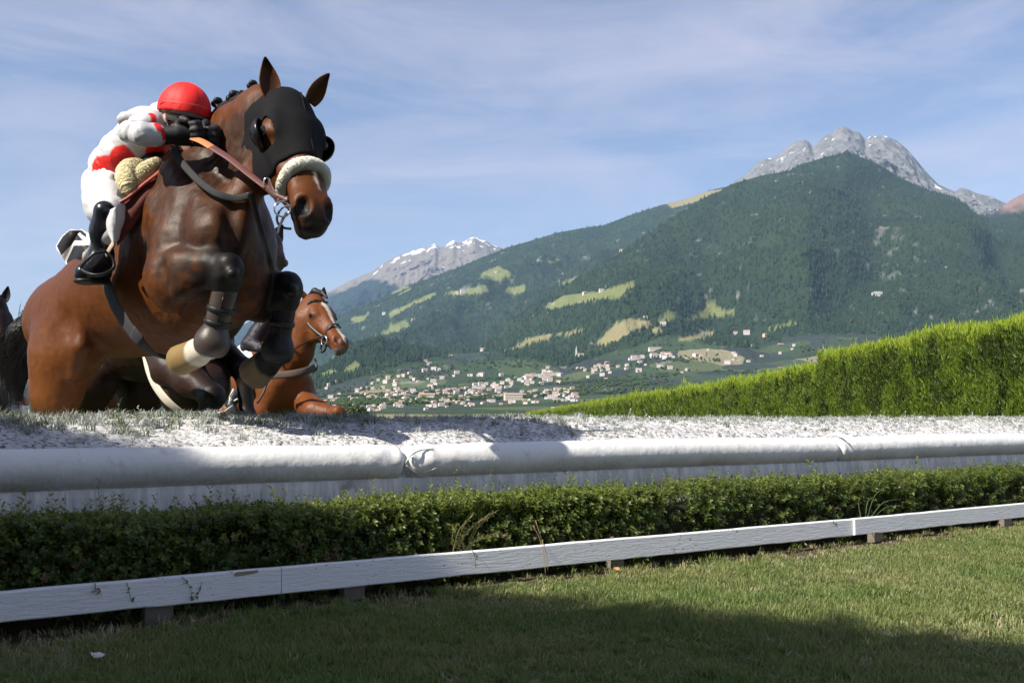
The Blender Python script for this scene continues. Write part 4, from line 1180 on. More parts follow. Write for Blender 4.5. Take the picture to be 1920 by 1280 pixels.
# farmsteads on the meadows, larger landmark buildings
farms = [(930, 511, 'lone farmhouse on the highest green clearing of the left ridge'), (1128, 547, 'white farmhouse in the middle of the long sloping meadow'), (1096, 552, 'dark roofed farm building left on the long sloping meadow'), (868, 547, 'farmhouse at the left end of a small upper clearing'), (857, 549, 'white cottage at the far left tip of the small upper clearing'), (1013, 632, 'white cottage on the narrow straw coloured meadow'), (1187, 597, 'farmhouse on the top edge of the straw coloured hillside field'), (1210, 598, 'white farmhouse right of the straw coloured hillside field'), (1243, 608, 'white house just below the small round clearing'), (775, 601, 'farm buildings at the top of the left pale meadow'), (742, 608, 'small farm on the left pale meadow'), (720, 590, 'cottage at the foot of the steep left meadow'), (1379, 628, 'left one of two white houses before the right woods'), (1400, 626, 'smaller white house right beside another before the right woods'), (1435, 630, 'white house farther right before the right woods'), (1166, 472, 'tiny grey alpine hut on the ridge crease'), (905, 658, 'white house at the edge of the lower woods'), (846, 670, 'pale house left at the edge of the lower woods')]
for i, (x, y, lab) in enumerate(farms):
    p = ground_at(x, y); o = bpy.data.objects.new('farmhouse', HM_[i % 5]); COL.objects.link(o); o.location = p - np.array([0, 0, 1.0]); o.rotation_euler = (0, 0, rr.uniform(-.5, .5)); q = min(1.9, p[1] / 2900.) ; o.scale = (q, q, q)
    tag(o, lab, 'farmhouse')
def big_house(name, x, y, w, d, h, rh, pl, tl, label, hip=True, fl=3, rz=0.2):
    p = ground_at(x, y); me = house_mesh(name, w, d, h, rh, M_plaster[pl], M_tile[tl], fl, hip); o = bpy.data.objects.new(name, me); COL.objects.link(o); o.location = p - np.array([0, 0, 1.0]); o.rotation_euler = (0, 0, rz); tag(o, label, 'building'); return o
big_house('guest_house', 1122, 684, 26, 16, 19, 6, 2, 0, 'tall ochre building with a red hipped roof above the village', fl=5)
big_house('guest_house', 1228, 657, 40, 14, 9, 3, 0, 0, 'long white hotel with a red roof on the slope right of the church', False)
big_house('guest_house', 1246, 652, 20, 14, 14, 4, 3, 2, 'grey block at the right end of the long white hotel', fl=4)
big_house('guest_house', 1026, 705, 30, 14, 11, 3, 0, 0, 'broad white building on the slope above the village centre', False)
big_house('guest_house', 1042, 704, 26, 12, 10, 3, 1, 0, 'broad cream building right of another on the slope above the centre', False)
big_house('hall', 1645, 555, 40, 22, 15, 4, 3, 2, 'pale lone building in the forest on the right mountainside', True, 4, 0)
big_house('hall', 800, 746, 34, 16, 9, 3, 2, 0, 'long ochre building in the middle of the village', False)
big_house('hall', 962, 750, 34, 16, 12, 3, 1, 0, 'cream apartment building low in the village centre', False)
p = ground_at(1084, 668); ch = empty('church', tuple(p)); tag(ch, 'small white village church with a slender pointed tower', 'church')
def at(me, name, off, mat=None):
    o = bpy.data.objects.new(name, me); COL.objects.link(o); o.parent = ch; o.location = off; return o
at(house_mesh('nave', 24, 11, 9, 6, M_plaster[0], M_tile[1], 1), 'nave', (9, 0, -1))
tm = Geo().box((0, 0, 11), np.eye(3), (3, 3, 14)); tmo = tm.build('tower', M_plaster[0], None, False); tmo.parent = ch; tmo.location = (-7, 0, 0)
sp_ = Geo().add([(-3.4, -3.4, 25), (3.4, -3.4, 25), (3.4, 3.4, 25), (-3.4, 3.4, 25), (0, 0, 44)], [[0, 1, 4], [1, 2, 4], [2, 3, 4], [3, 0, 4], [3, 2, 1, 0]]); spo = sp_.build('spire', M_tile[2], None, False); spo.parent = ch; spo.location = (-7, 0, 0)
# a small insect in the air before the forest
pi_ = at_y(1597, 602, 6.0); g = Geo()
g.tube([pi_ + np.array([-.012, 0, -.002]), pi_, pi_ + np.array([.011, 0, .003])], [.002, .0045, .002], 8)
ins_ = g.build('insect', plain('insect_brown', (.06, .03, .02), .6, .3, bump=0)); tag(ins_, 'small dark insect flying in front of the forested slope', 'insect')
Geo().add([pi_, pi_ + np.array([.004, .004, .012]), pi_ + np.array([-.009, .006, .010])], [[0, 1, 2]]).add([pi_, pi_ + np.array([.005, -.004, .011]), pi_ + np.array([.015, -.006, .008])], [[0, 1, 2]]).build('wing', M_steel if 'M_steel' in globals() else M_win, ins_)
# ================================================================== sculpting: smooth unions of limbs and muscles, meshed
def unit(v): v = np.asarray(v, float); return v / (np.linalg.norm(v) + 1e-12)
class Sculpt:
    def __init__(s): s.ops = []
    def cone(s, a, b, ra, rb, k=.04, lat=None, ls=1.0, mode='u'):
        """tapered limb a->b; lat axis squashed by ls"""
        s.ops.append(('c', np.asarray(a, float), np.asarray(b, float), ra, rb, k, None if lat is None else unit(lat), ls, mode)); return s
    def chain(s, pts, rs, k=.03, lat=None, ls=1.0):
        for i in range(len(pts) - 1): s.cone(pts[i], pts[i + 1], rs[i], rs[i + 1], k, lat, ls)
        return s
    def ell(s, c, B, rad, k=.04, mode='u'):
        s.ops.append(('e', np.asarray(c, float), np.asarray(B, float), np.asarray(rad, float), None, k, None, 1., mode)); return s
    def ball(s, c, r, k=.03, mode='u'): return s.ell(c, np.eye(3), (r, r, r), k, mode)
    @staticmethod
    def dist(op, P):
        if op[0] == 'c':
            _, a, b, ra, rb, k, lat, ls, mode = op
            q = P - a; ab = b - a
            if lat is not None and ls != 1.0:
                q = q + (np.dot(q, lat) * (1 / ls - 1))[..., None] * lat
                ab = ab + np.dot(ab, lat) * (1 / ls - 1) * lat
            t = np.clip((q @ ab) / (ab @ ab + 1e-12), 0, 1)
            return np.linalg.norm(q - t[..., None] * ab, axis=-1) - (ra + (rb - ra) * t)
        _, c, B, rad, _n, k, _l, _s, mode = op
        q = (P - c) @ B.T
        k0 = np.linalg.norm(q / rad, axis=-1); k1 = np.linalg.norm(q / (rad * rad), axis=-1)
        return k0 * (k0 - 1) / np.maximum(k1, 1e-6)
    @staticmethod
    def comb(D, d, k, mode):
        if mode == 'u':
            h = np.maximum(k - np.abs(D - d), 0) / k
            return np.minimum(D, d) - h * h * k * .25
        h = np.maximum(k - np.abs(D + d), 0) / k          # 's' subtract
        return np.maximum(D, -d) + h * h * k * .25
    def eval(s, P):
        D = np.full(P.shape[:-1], 1.0)
        for op in s.ops: D = s.comb(D, s.dist(op, P), op[5], op[8])
        return D
    def bounds(s):
        lo, hi = [], []
        for op in s.ops:
            if op[8] != 'u': continue
            if op[0] == 'c': r = max(op[3], op[4]) * max(1, op[7]); lo += [op[1] - r, op[2] - r]; hi += [op[1] + r, op[2] + r]
            else: r = np.abs(op[2].T) @ op[3]; lo.append(op[1] - r); hi.append(op[1] + r)
        return np.min(lo, 0), np.max(hi, 0)
    def grid(s, res, pad=.04, lo=None, hi=None):
        if lo is None: lo, hi = s.bounds()
        lo = lo - pad; hi = hi + pad
        n = np.ceil((hi - lo) / res).astype(int) + 1
        D = np.full(n, .5, np.float32)
        ax = [lo[i] + res * np.arange(n[i]) for i in range(3)]
        for op in s.ops:
            if op[0] == 'c': r = max(op[3], op[4]) * max(1, op[7]); a = np.minimum(op[1], op[2]) - r; b = np.maximum(op[1], op[2]) + r
            else: r = np.abs(op[2].T) @ op[3]; a = op[1] - r; b = op[1] + r
            m = op[5] + 3 * res
            i0 = np.clip(np.floor((a - m - lo) / res).astype(int), 0, n); i1 = np.clip(np.ceil((b + m - lo) / res).astype(int) + 1, 0, n)
            if np.any(i1 <= i0): continue
            sl_ = tuple(slice(i0[j], i1[j]) for j in range(3))
            P = np.stack(np.meshgrid(*[ax[j][sl_[j]] for j in range(3)], indexing='ij'), -1)
            D[sl_] = s.comb(D[sl_], s.dist(op, P), op[5], op[8])
        return D, lo, res

def surface_nets(D, lo, res, relax=2):
    S = D < 0
    n = np.array(D.shape)
    c = [S[dx:n[0] - 1 + dx, dy:n[1] - 1 + dy, dz:n[2] - 1 + dz] for dx in (0, 1) for dy in (0, 1) for dz in (0, 1)]
    cnt = sum(x.astype(np.int8) for x in c)
    act = (cnt > 0) & (cnt < 8)
    idx = np.full(act.shape, -1, np.int64); I = np.argwhere(act); idx[act] = np.arange(len(I))
    acc = np.zeros((len(I), 3)); num = np.zeros(len(I))
    corner = [(dx, dy, dz) for dx in (0, 1) for dy in (0, 1) for dz in (0, 1)]
    val = {q: D[I[:, 0] + q[0], I[:, 1] + q[1], I[:, 2] + q[2]] for q in corner}
    for a in corner:
        for ax in range(3):
            if a[ax]: continue
            b = list(a); b[ax] = 1; b = tuple(b)
            va, vb = val[a], val[b]; m = (va < 0) != (vb < 0)
            t = np.where(m, va / np.where(va - vb == 0, 1e-9, va - vb), 0)
            p = np.tile(np.array(a, float), (len(I), 1)); p[:, ax] = t
            acc[m] += p[m]; num[m] += 1
    V = lo + res * (I + acc / num[:, None])
    F = []
    for ax in range(3):
        o1, o2 = [(1, 2), (2, 0), (0, 1)][ax]
        A = np.moveaxis(S, ax, 0); cross = A[1:] != A[:-1]; sgn = A[:-1]
        cross = np.moveaxis(cross, 0, ax); sgn = np.moveaxis(sgn, 0, ax)
        E = np.argwhere(cross); s_ = sgn[cross]
        ok = (E[:, o1] > 0) & (E[:, o2] > 0) & (E[:, o1] < n[o1] - 1) & (E[:, o2] < n[o2] - 1)
        E, s_ = E[ok], s_[ok]
        def at(d1, d2):
            q = E.copy(); q[:, o1] += d1; q[:, o2] += d2
            return idx[q[:, 0], q[:, 1], q[:, 2]]
        f = np.stack([at(-1, -1), at(0, -1), at(0, 0), at(-1, 0)], 1)
        f[~s_] = f[~s_][:, ::-1]
        F.append(f)
    F = np.concatenate(F)
    for _ in range(relax):
        sm = np.zeros_like(V); k = np.zeros(len(V))
        for a in range(4):
            b = F[:, (a + 1) % 4]
            np.add.at(sm, F[:, a], V[b]); np.add.at(k, F[:, a], 1)
            np.add.at(sm, b, V[F[:, a]]); np.add.at(k, b, 1)
        V = V * .5 + .5 * sm / np.maximum(k, 1)[:, None]
    return V, F

def vnormals(V, F):
    n = np.cross(V[F[:, 2]] - V[F[:, 0]], V[F[:, 3]] - V[F[:, 1]]); N = np.zeros_like(V)
    for k in range(4): np.add.at(N, F[:, k], n)
    return N / (np.linalg.norm(N, axis=1)[:, None] + 1e-12)
def flesh(V, F, amp=1.0, fine=1.0):
    """muscle relief, folds and veins as real relief"""
    N = vnormals(V, F)
    d = .0030 * fbm(V * 8, 3, 201) + .0020 * (fbm(V * np.array([26, 26, 15]), 3, 207, .5, True) - .3)
    vein = np.clip(1 - np.abs(vnoise(V * np.array([11, 11, 8]), 211)) / .045, 0, 1) * np.clip(vnoise(V * 3, 214) * 2, 0, 1)
    return V + (amp * d + .0022 * fine * vein)[:, None] * N
def paint(V, base, strokes):
    """coat colours: strokes (a, b, ra, rb, colour, soft) laid one over the other"""
    C = np.tile(np.array(base, float), (len(V), 1))
    for a, b, ra, rb, col, soft in strokes:
        d = Sculpt.dist(('c', np.asarray(a, float), np.asarray(b, float), ra, rb, 0, None, 1., 'u'), V)
        d = d + soft * .35 * vnoise(V * 40, 3)
        w = np.clip(.5 - d / soft, 0, 1); w = w * w * (3 - 2 * w)
        C = C * (1 - w[:, None]) + np.array(col) * w[:, None]
    return C

def coat_material(name, rough=.46, hair=1.5, spec=.20):
    t = NT(name)
    at = t.attr('coat')
    n1 = t.noise(9, 5, .6, t.pos()); n2 = t.noise(1.0, 5, .65, t.pos((60, 60, 14))); n3 = t.noise(260, 3, .6, t.pos((1, 1, .5)))
    c = t.mix(.34, at.outputs['Color'], t.mix(n1, (.42, .38, .36), (1.35, 1.32, 1.28)), 'MULTIPLY')
    c = t.mix(t.math('MULTIPLY', n2, .16), c, t.mix(1.0, c, (1.35, 1.25, 1.15), 'MULTIPLY'))
    c = t.mix(.35, c, t.mix(n3, (.6, .6, .6), (1.35, 1.35, 1.35)), 'MULTIPLY')
    nb = t.bump(n3, .20 * hair, .0025, t.bump(n2, .10 * hair, .004, t.bump(t.noise(22, 4, .6, t.pos()), .17, .012)))
    m = t.bsdf(c, t.ramp(n1, [(.3, rough - .06), (.7, rough + .10)]), nb, spec)
    t.b.inputs['Sheen Weight'].default_value = .0
    t.b.inputs['Sheen Roughness'].default_value = .4
    return m
# ================================================================== the leaping bay horse
def tubes(name, mat, parent, *specs):
    g = Geo()
    for sp in specs: g.tube(*sp[:2], **(sp[2] if len(sp) > 2 else {}))
    return g.build(name, mat, parent)

M_coat = coat_material('bay_coat')
M_eye = plain('horse_eye', (.012, .008, .006), .08, .8, vary=0, bump=0)
M_black = plain('black_leather', (.010, .010, .010), .45, .35, vary=.3, bump=.3)
M_blackcloth = plain('black_mesh_cloth', (.0055, .0055, .0065), .8, .15, vary=.5, scale=120, bump=.6, bdist=.003)
M_blackplastic = plain('black_plastic', (.006, .006, .007), .3, .4, vary=0, bump=0)
M_brownleather = plain('brown_leather', (.065, .025, .018), .45, .45, vary=.3, bump=.3)
M_orange = plain('orange_rubber', (.55, .19, .075), .6, .3, vary=.15, bump=.5, scale=200)
M_greyweb = plain('grey_webbing', (.042, .043, .045), .8, .2, vary=.25, scale=200, bump=.8)
M_steel = plain('steel', (.7, .7, .7), .18, .5, 1.0, vary=0, bump=0)
M_blackhair = plain('black_hair', (.006, .0055, .0055), .5, .3, vary=.4, scale=80, bump=.3)
M_fleece = plain('white_fleece', (.90, .88, .78), .95, .1, vary=.14, scale=90, bump=1.0, bdist=.006)
M_fleecey = plain('yellowed_fleece', (.74, .66, .42), .95, .1, vary=.25, scale=60, bump=1.0, bdist=.006)

_ang = math.radians(38)
HD = np.array([math.cos(_ang), -math.sin(_ang), 0.]); HR = np.array([-math.sin(_ang), -math.cos(_ang), 0.])   # forward, to its right
HP0 = at_y(352, 285, 4.0)
def HM(px, py, r=0.0): return on_plane(px, py, HP0 + r * HR, HR)
BAY = (.092, .0285, .0055); BAYD = (.060, .026, .012); BLK = (.008, .007, .0065); WHT = (.52, .49, .41); HOOF = (.21, .145, .06)

sc_h = Sculpt()
def section(top, bot, hw, hl, k=.10, roll=0.0):
    a, b = HM(*top), HM(*bot); upv = unit(a - b); fw = unit(np.cross(HR, upv)) * 1.0
    sc_h.ell((a + b) / 2, np.array([fw, HR, upv]), (hl, hw, np.linalg.norm(a - b) / 2), k)
section((352, 290), (385, 634), .225, .33)
section((292, 378), (318, 660), .270, .34)
section((232, 452), (250, 666), .275, .32)
section((182, 505), (190, 648), .235, .28)
section((140, 536), (152, 660), .200, .24)
section((408, 335), (436, 600), .165, .20)
# croup, hip bones, buttocks
sc_h.ell(HM(128, 612, .07), np.array([HD, HR, UP]), (.22, .15, .20), .08)
sc_h.ell(HM(150, 610, -.10), np.array([HD, HR, UP]), (.22, .16, .21), .08)
sc_h.ball(HM(158, 548, .165), .040, .07)
# withers ridge
sc_h.cone(HM(352, 294), HM(300, 355), .05, .055, .10)
# neck: arched, bending towards the camera side of the plane
sc_h.chain([HM(395, 370, 0), HM(425, 318, .0), HM(462, 268, .0), HM(492, 226, -.005)], [.190, .160, .130, .115], .10, HR, .56)
sc_h.cone(HM(440, 370, .02), HM(470, 290, .0), .10, .09, .08, HR, .62)
sc_h.cone(HM(360, 283), HM(430, 226), .045, .04, .08); sc_h.cone(HM(430, 226), HM(492, 182), .04, .035, .06)
# brachial groove muscles of the neck and breast
sc_h.cone(HM(478, 310, .05), HM(438, 420, .10), .05, .075, .06)
sc_h.cone(HM(345, 330, .12), HM(408, 445, .15), .075, .105, .09)
sc_h.cone(HM(300, 390, .19), HM(330, 455, .19), .05, .085, .08)
sc_h.ell(HM(405, 460, .14), np.array([HD, HR, UP]), (.10, .10, .12), .06)
sc_h.ell(HM(455, 470, -.07), np.array([HD, HR, UP]), (.10, .10, .15), .07)
sc_h.ell(HM(446, 518, .02), np.array([HD, HR, UP]), (.10, .12, .155), .06)
# triceps and right foreleg
sc_h.cone(HM(345, 415, .17), HM(318, 515, .225), .085, .105, .06, HR, .8)
sc_h.cone(HM(320, 520, .235), HM(321, 566, .235), .078, .046, .035)
sc_h.chain([HM(320, 523, .240), HM(352, 512, .235), HM(392, 502, .21), HM(425, 504, .185)], [.104, .092, .066, .060], .028, HR, .8)
sc_h.cone(HM(330, 490, .275), HM(388, 492, .235), .035, .022, .03)
sc_h.cone(HM(335, 545, .275), HM(392, 518, .225), .030, .016, .025)
sc_h.ball(HM(427, 511, .185), .056, .03); sc_h.ball(HM(430, 496, .20), .040, .025); sc_h.ball(HM(424, 531, .18), .046, .025); sc_h.ball(HM(436, 514, .215), .022, .02); sc_h.ball(HM(415, 520, .22), .024, .02)
sc_h.chain([HM(424, 532, .18), HM(413, 575, .18), HM(402, 628, .18)], [.042, .031, .035], .03)
sc_h.ball(HM(399, 640, .18), .050, .03)
sc_h.cone(HM(397, 645, .18), HM(362, 664, .18), .046, .047, .03)
ha, hb = HM(368, 662, .18), HM(338, 675, .18); sc_h.cone(ha, hb, .050, .058, .015)
sc_h.ell(hb - unit(ha - hb) * .062, np.array([unit(ha - hb), unit(np.cross(ha - hb, UP)), unit(np.cross(np.cross(ha - hb, UP), ha - hb))]), (.05, .12, .12), .008, 's')
# grooves between the muscles
for a_, b_, ra_, k_g in ((HM(352, 330, .215), HM(312, 450, .315), .016, .05), (HM(432, 395, .165), HM(436, 480, .165), .020, .05), (HM(300, 500, .32), HM(306, 590, .315), .014, .04), (HM(345, 470, .315), HM(400, 482, .26), .008, .025), (HM(340, 530, .335), HM(395, 512, .27), .006, .02), (HM(118, 600, .27), HM(110, 720, .275), .010, .05), (HM(420, 300, .12), HM(462, 262, .09), .010, .04)):
    sc_h.cone(a_, b_, ra_, ra_ * .6, k_g, mode='s')
# left foreleg
sc_h.chain([HM(452, 555, -.14), HM(492, 550, -.145), HM(535, 540, -.15)], [.098, .090, .062], .03, HR, .9)
sc_h.ball(HM(490, 580, -.145), .050, .04)
sc_h.ball(HM(537, 544, -.15), .060, .03); sc_h.ball(HM(534, 566, -.15), .048, .025); sc_h.ball(HM(541, 531, -.14), .042, .025); sc_h.ball(HM(548, 545, -.12), .024, .02)
sc_h.chain([HM(533, 570, -.15), HM(529, 610, -.15), HM(524, 648, -.15)], [.043, .033, .036], .03)
sc_h.ball(HM(521, 658, -.15), .050, .03)
sc_h.cone(HM(519, 662, -.15), HM(497, 685, -.15), .046, .050, .03)
ha2, hb2 = HM(500, 680, -.15), HM(478, 700, -.15); sc_h.cone(ha2, hb2, .054, .066, .015)
_hx = unit(ha2 - hb2)
sc_h.ell(hb2 - _hx * .068, np.array([_hx, unit(np.cross(_hx, UP)), unit(np.cross(np.cross(_hx, UP), _hx))]), (.05, .14, .14), .008, 's')
# hind legs
sc_h.chain([HM(136, 600, .13), HM(118, 670, .17), HM(104, 740, .18), HM(98, 792, .17)], [.160, .155, .108, .074], .08, HR, .74)
sc_h.cone(HM(146, 610, .15), HM(152, 655, .19), .10, .070, .07)
sc_h.cone(HM(166, 528, .205), HM(152, 650, .225), .016, .024, .035); sc_h.cone(HM(152, 650, .225), HM(140, 705, .20), .026, .018, .035)
sc_h.cone(HM(132, 535, .18), HM(112, 610, .24), .022, .018, .05)
k_ = HM(98, 792, .17); hk = k_ - .10 * HD + np.array([0, 0, -.12]); ft_ = hk + .10 * HD; ft_[2] = .10; hf = ft_ + .05 * HD; hf[2] = .02
sc_h.chain([k_, hk, ft_, hf], [.070, .058, .042, .055], .03)
sc_h.chain([HM(166, 612, -.13), HM(150, 672, -.15), HM(128, 742, -.15), HM(116, 800, -.15)], [.135, .095, .066, .056], .07, HR, .75)
k2 = HM(116, 800, -.15); hk2 = k2 - .10 * HD + np.array([0, 0, -.12]); f2 = hk2 + .12 * HD; f2[2] = .10; h2 = f2 + .05 * HD; h2[2] = .02
sc_h.chain([k2, hk2, f2, h2], [.066, .056, .042, .055], .03)

# head frame: x poll->muzzle, y towards its left eye, z out of the forehead
HX = unit([.262, -.43, -.87]); HY = unit(np.array([.175, .125, -.030]) - np.dot([.175, .125, -.030], HX) * HX); HZ = unit(np.cross(HX, HY))
HPOLL = at_y(549, 171, 3.62)
HB = np.array([HX, HY, HZ])
def HH3(x, y, z): return HPOLL + 1.03 * (x * HX + y * HY + z * HZ)
def head_sculpt(s, f, B, S=1.0):
    def E(c, r, k, BB=B, mode='u'): s.ell(c, BB, np.array(r) * S, k * S, mode)
    def Cn(a, b, ra, rb, k, lat=None, ls=1., mode='u'): s.cone(a, b, ra * S, rb * S, k * S, lat, ls, mode)
    E(f(.05, 0, -.075), (.11, .088, .082), .05)
    E(f(.16, 0, -.055), (.125, .102, .058), .05)
    for y in (-1, 1):
        E(f(.205, .054 * y, -.165), (.128, .046, .122), .040)
        E(f(.175, .092 * y, -.060), (.034, .034, .034), .03)
        Cn(f(.20, .082 * y, -.085), f(.37, .054 * y, -.075), .020, .012, .025)
        E(f(.532, .043 * y, -.026), (.052, .029, .038), .022)
        Cn(f(.13, .078 * y, -.028), f(.20, .086 * y, -.032), .020, .017, .025)
        Cn(f(.40, .045 * y, -.045), f(.52, .048 * y, -.035), .018, .022, .02)
    Cn(f(.17, 0, -.052), f(.52, 0, -.042), .066, .046, .05, B[1], .92)
    Cn(f(.20, 0, -.115), f(.46, 0, -.072), .085, .052, .05, B[1], .72)
    Cn(f(.24, 0, -.185), f(.51, 0, -.095), .062, .034, .045, B[1], .8)
    E(f(.545, 0, -.062), (.062, .060, .054), .03)
    E(f(.590, 0, -.064), (.028, .048, .036), .02)
    E(f(.562, 0, -.112), (.036, .034, .024), .02)
    for y in (-1, 1):
        nb_ = np.array([unit(B[0] * .9 - B[2] * .42), unit(B[1] - .0 * B[0]), unit(B[2] * .9 + B[0] * .42)])
        E(f(.548, .050 * y, -.002), (.036, .023, .026), .012, nb_, 's')
        Cn(f(.495, .055 * y, -.092), f(.592, .034 * y, -.098), .006, .005, .008, mode='s')
HS = 1.03
hs = Sculpt(); head_sculpt(hs, HH3, HB, HS)
sc_h.cone(HM(486, 235, 0), HH3(.10, 0, -.12), .125, .10, .06, HR, .62)
sc_h.cone(HH3(.10, 0, -.14), HM(472, 300, .02), .10, .085, .05, HR, .7)
sc_h.ops += hs.ops

D, lo, res = sc_h.grid(.0085)
V, F = surface_nets(D, lo, res, 2)
V = flesh(V, F)
# loose skin folds low on the neck
q_ = V - HM(415, 320, .10); fo_ = np.exp(-(np.linalg.norm(q_, axis=1) / .13) ** 2)
V = V + (fo_ * .006 * (fbm(np.stack([V @ unit([.6, -.3, -.75]) * 46, V @ HR * 12, V @ unit([.6, .2, .7]) * 14], -1), 2, 5, .5, True) - .2))[:, None] * vnormals(V, F)
strokes = [
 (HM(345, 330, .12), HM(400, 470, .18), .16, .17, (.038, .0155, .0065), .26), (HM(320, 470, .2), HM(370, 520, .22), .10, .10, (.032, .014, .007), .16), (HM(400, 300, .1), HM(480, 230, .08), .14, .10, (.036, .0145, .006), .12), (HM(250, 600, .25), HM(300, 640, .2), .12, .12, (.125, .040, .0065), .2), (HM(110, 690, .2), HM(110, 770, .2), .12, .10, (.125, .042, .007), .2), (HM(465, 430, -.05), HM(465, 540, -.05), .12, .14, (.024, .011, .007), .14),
 # darker brown along the topline, black points
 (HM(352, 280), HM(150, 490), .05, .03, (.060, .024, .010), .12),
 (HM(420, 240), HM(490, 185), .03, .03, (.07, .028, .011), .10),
 (HM(395, 500, .20), HM(430, 506, .19), .06, .105, BLK, .13), (HM(432, 510, .19), HM(402, 628, .18), .105, .085, BLK, .04), (HM(402, 628, .18), HM(398, 642, .18), .085, .07, BLK, .02),
 (HM(524, 545, -.15), HM(541, 545, -.15), .05, .10, BLK, .06), (HM(541, 548, -.14), HM(519, 660, -.15), .105, .09, BLK, .04),
 (HM(519, 662, -.15), HM(492, 690, -.15), .07, .07, BLK, .02),
 (HM(395, 646, .18), HM(362, 664, .18), .055, .064, WHT, .02),
 (HM(353, 668, .18), HM(330, 678, .18), .072, .09, HOOF, .012),
 (hb2 + _hx * .012, hb2 - _hx * .05, .085, .10, (.13, .10, .055), .010),
 (k_, hf, .10, .10, BLK, .12), (k2, h2, .10, .10, BLK, .12),
 (HH3(.50, 0, -.075), HH3(.62, 0, -.085), .055, .10, (.020, .014, .012), .07),
 (HH3(.545, .05, -.02), HH3(.56, .05, -.02), .03, .03, BLK, .02), (HH3(.545, -.05, -.02), HH3(.56, -.05, -.02), .03, .03, BLK, .02),
 (HH3(.40, .012, .012), HH3(.47, .016, .012), .008, .006, (.6, .5, .42), .010),
 (HH3(.19, -.105, -.06), HH3(.20, -.105, -.06), .028, .028, (.05, .022, .012), .03),
]
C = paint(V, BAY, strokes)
# the dark breast stroke above paints the shade there into the coat
horse = empty('bay_horse', tuple(np.array([HM(300, 600)[0], HM(300, 600)[1], 0.])))
tag(horse, 'bay racehorse in a black blinker hood leaping over the white bank', 'horse', 'racehorses')
body = mesh_np('body', V, F, M_coat, horse); vcol(body, 'coat', C)

# eyes
for y in (-1, 1):
    g = bpy.data.meshes.new('eye')
    o = Geo(); n_, m_ = 10, 8; VV = []
    c_ = HH3(.184, .117 * y, -.058)
    for i in range(m_ + 1):
        for j in range(n_):
            a, b = math.pi * i / m_, 2 * math.pi * j / n_
            VV.append(c_ + .021 * np.array([math.sin(a) * math.cos(b), math.sin(a) * math.sin(b), math.cos(a)]))
    o.add(VV, [[i * n_ + j, i * n_ + (j + 1) % n_, (i + 1) * n_ + (j + 1) % n_, (i + 1) * n_ + j] for i in range(m_) for j in range(n_)])
    o.build('eye', M_eye, horse)

def ear(base, tip, facing, width, mat, parent, cupd=.6, name='ear', curl=.0, colour=BAY, inner=None):
    """a cupped ear: opening faces 'facing'"""
    base, tip = np.asarray(base, float), np.asarray(tip, float); ax = tip - base; L_ = np.linalg.norm(ax); ax = ax / L_
    fz = unit(np.asarray(facing, float) - np.dot(facing, ax) * ax); sx_ = np.cross(ax, fz)
    V, Fc = [], []; nu, nv = 16, 13; cols = []
    for i in range(nu + 1):
        u = i / nu
        w = width * float(np.interp(u, [0, .15, .32, .5, .7, .85, .95, 1], [.62, .86, 1.0, .93, .66, .38, .17, .02])) + .001
        open_ = 2.75 - 1.5 * min(1, u * 1.25)           # wrap angle at each side
        for j in range(nv):
            t_ = (j / (nv - 1) * 2 - 1); a = t_ * open_ * .62
            R_ = w / max(.45, math.sin(min(open_ * .62, 1.57)))
            V.append(base + ax * (u * L_) + sx_ * R_ * math.sin(a) - fz * (R_ * math.cos(a) * cupd - w * .15) + fz * curl * u * u * L_)
            e_ = abs(t_)
            cols.append(np.array(colour) * (1 - .75 * (u > .72) * min(1, (u - .72) / .2)) * (.45 + .55 * e_ ** 2))
    for i in range(nu):
        for j in range(nv - 1): Fc.append([i * nv + j, i * nv + j + 1, (i + 1) * nv + j + 1, (i + 1) * nv + j])
    o = mesh_np(name, np.array(V), Fc, mat, parent); vcol(o, 'coat', np.array(cols))
    sm = o.modifiers.new('thick', 'SOLIDIFY'); sm.thickness = .006; sm.offset = 0
    ss_ = o.modifiers.new('smooth', 'SUBSURF'); ss_.levels = 1; ss_.render_levels = 1
    return o
def hpx(px, py, x): # point at head depth
    return at_y(px, py, HH3(x, 0, 0)[1])
e1b, e1t = at_y(511, 184, 3.60), at_y(497, 106, 3.57)
ear(e1b, e1t, np.array([.25, -1, .1]), .037, M_coat, horse)
e2b, e2t = at_y(580, 194, 3.70), at_y(621, 140, 3.68)
ear(e2b, e2t, np.array([.62, -.62, -.5]), .037, M_coat, horse, curl=-.08)

# blinker hood fitted over the head
hd = Sculpt(); hd.ops = list(hs.ops[:])
hd.ops = [o_ for o_ in hd.ops if o_[8] == 'u']
hd.cone(HM(486, 235, 0), HH3(.10, 0, -.12), .125, .10, .06, HR, .62); hd.cone(HH3(.10, 0, -.14), HM(472, 300, .02), .10, .085, .05, HR, .7)
lo_, hi_ = np.min([HH3(x, y, z) for x in (-.1, .45) for y in (-.2, .2) for z in (-.35, .1)], 0), np.max([HH3(x, y, z) for x in (-.1, .45) for y in (-.2, .2) for z in (-.35, .1)], 0)
D, lo, res = hd.grid(.0062, 0.0, lo_, hi_)
gx_ = np.stack(np.meshgrid(*[lo[i] + res * np.arange(D.shape[i]) for i in range(3)], indexing='ij'), -1)
q = (gx_ - HPOLL) / HS; qx, qy, qz = q @ HX, q @ HY, q @ HZ
D = D - .008
edge = qx - (.318 - .42 * np.clip(-.09 - qz, 0, 1) + .30 * np.clip(-.06 - qz, 0, .10) )
D = np.maximum(D, edge)
D = np.maximum(D, -(qx + .012 + .25 * np.abs(qz + .08) * (qz > -.08) ) )
D = np.maximum(D, -(qx + .95 * (qz + .30) - .055))            # rear edge runs down behind the cheek
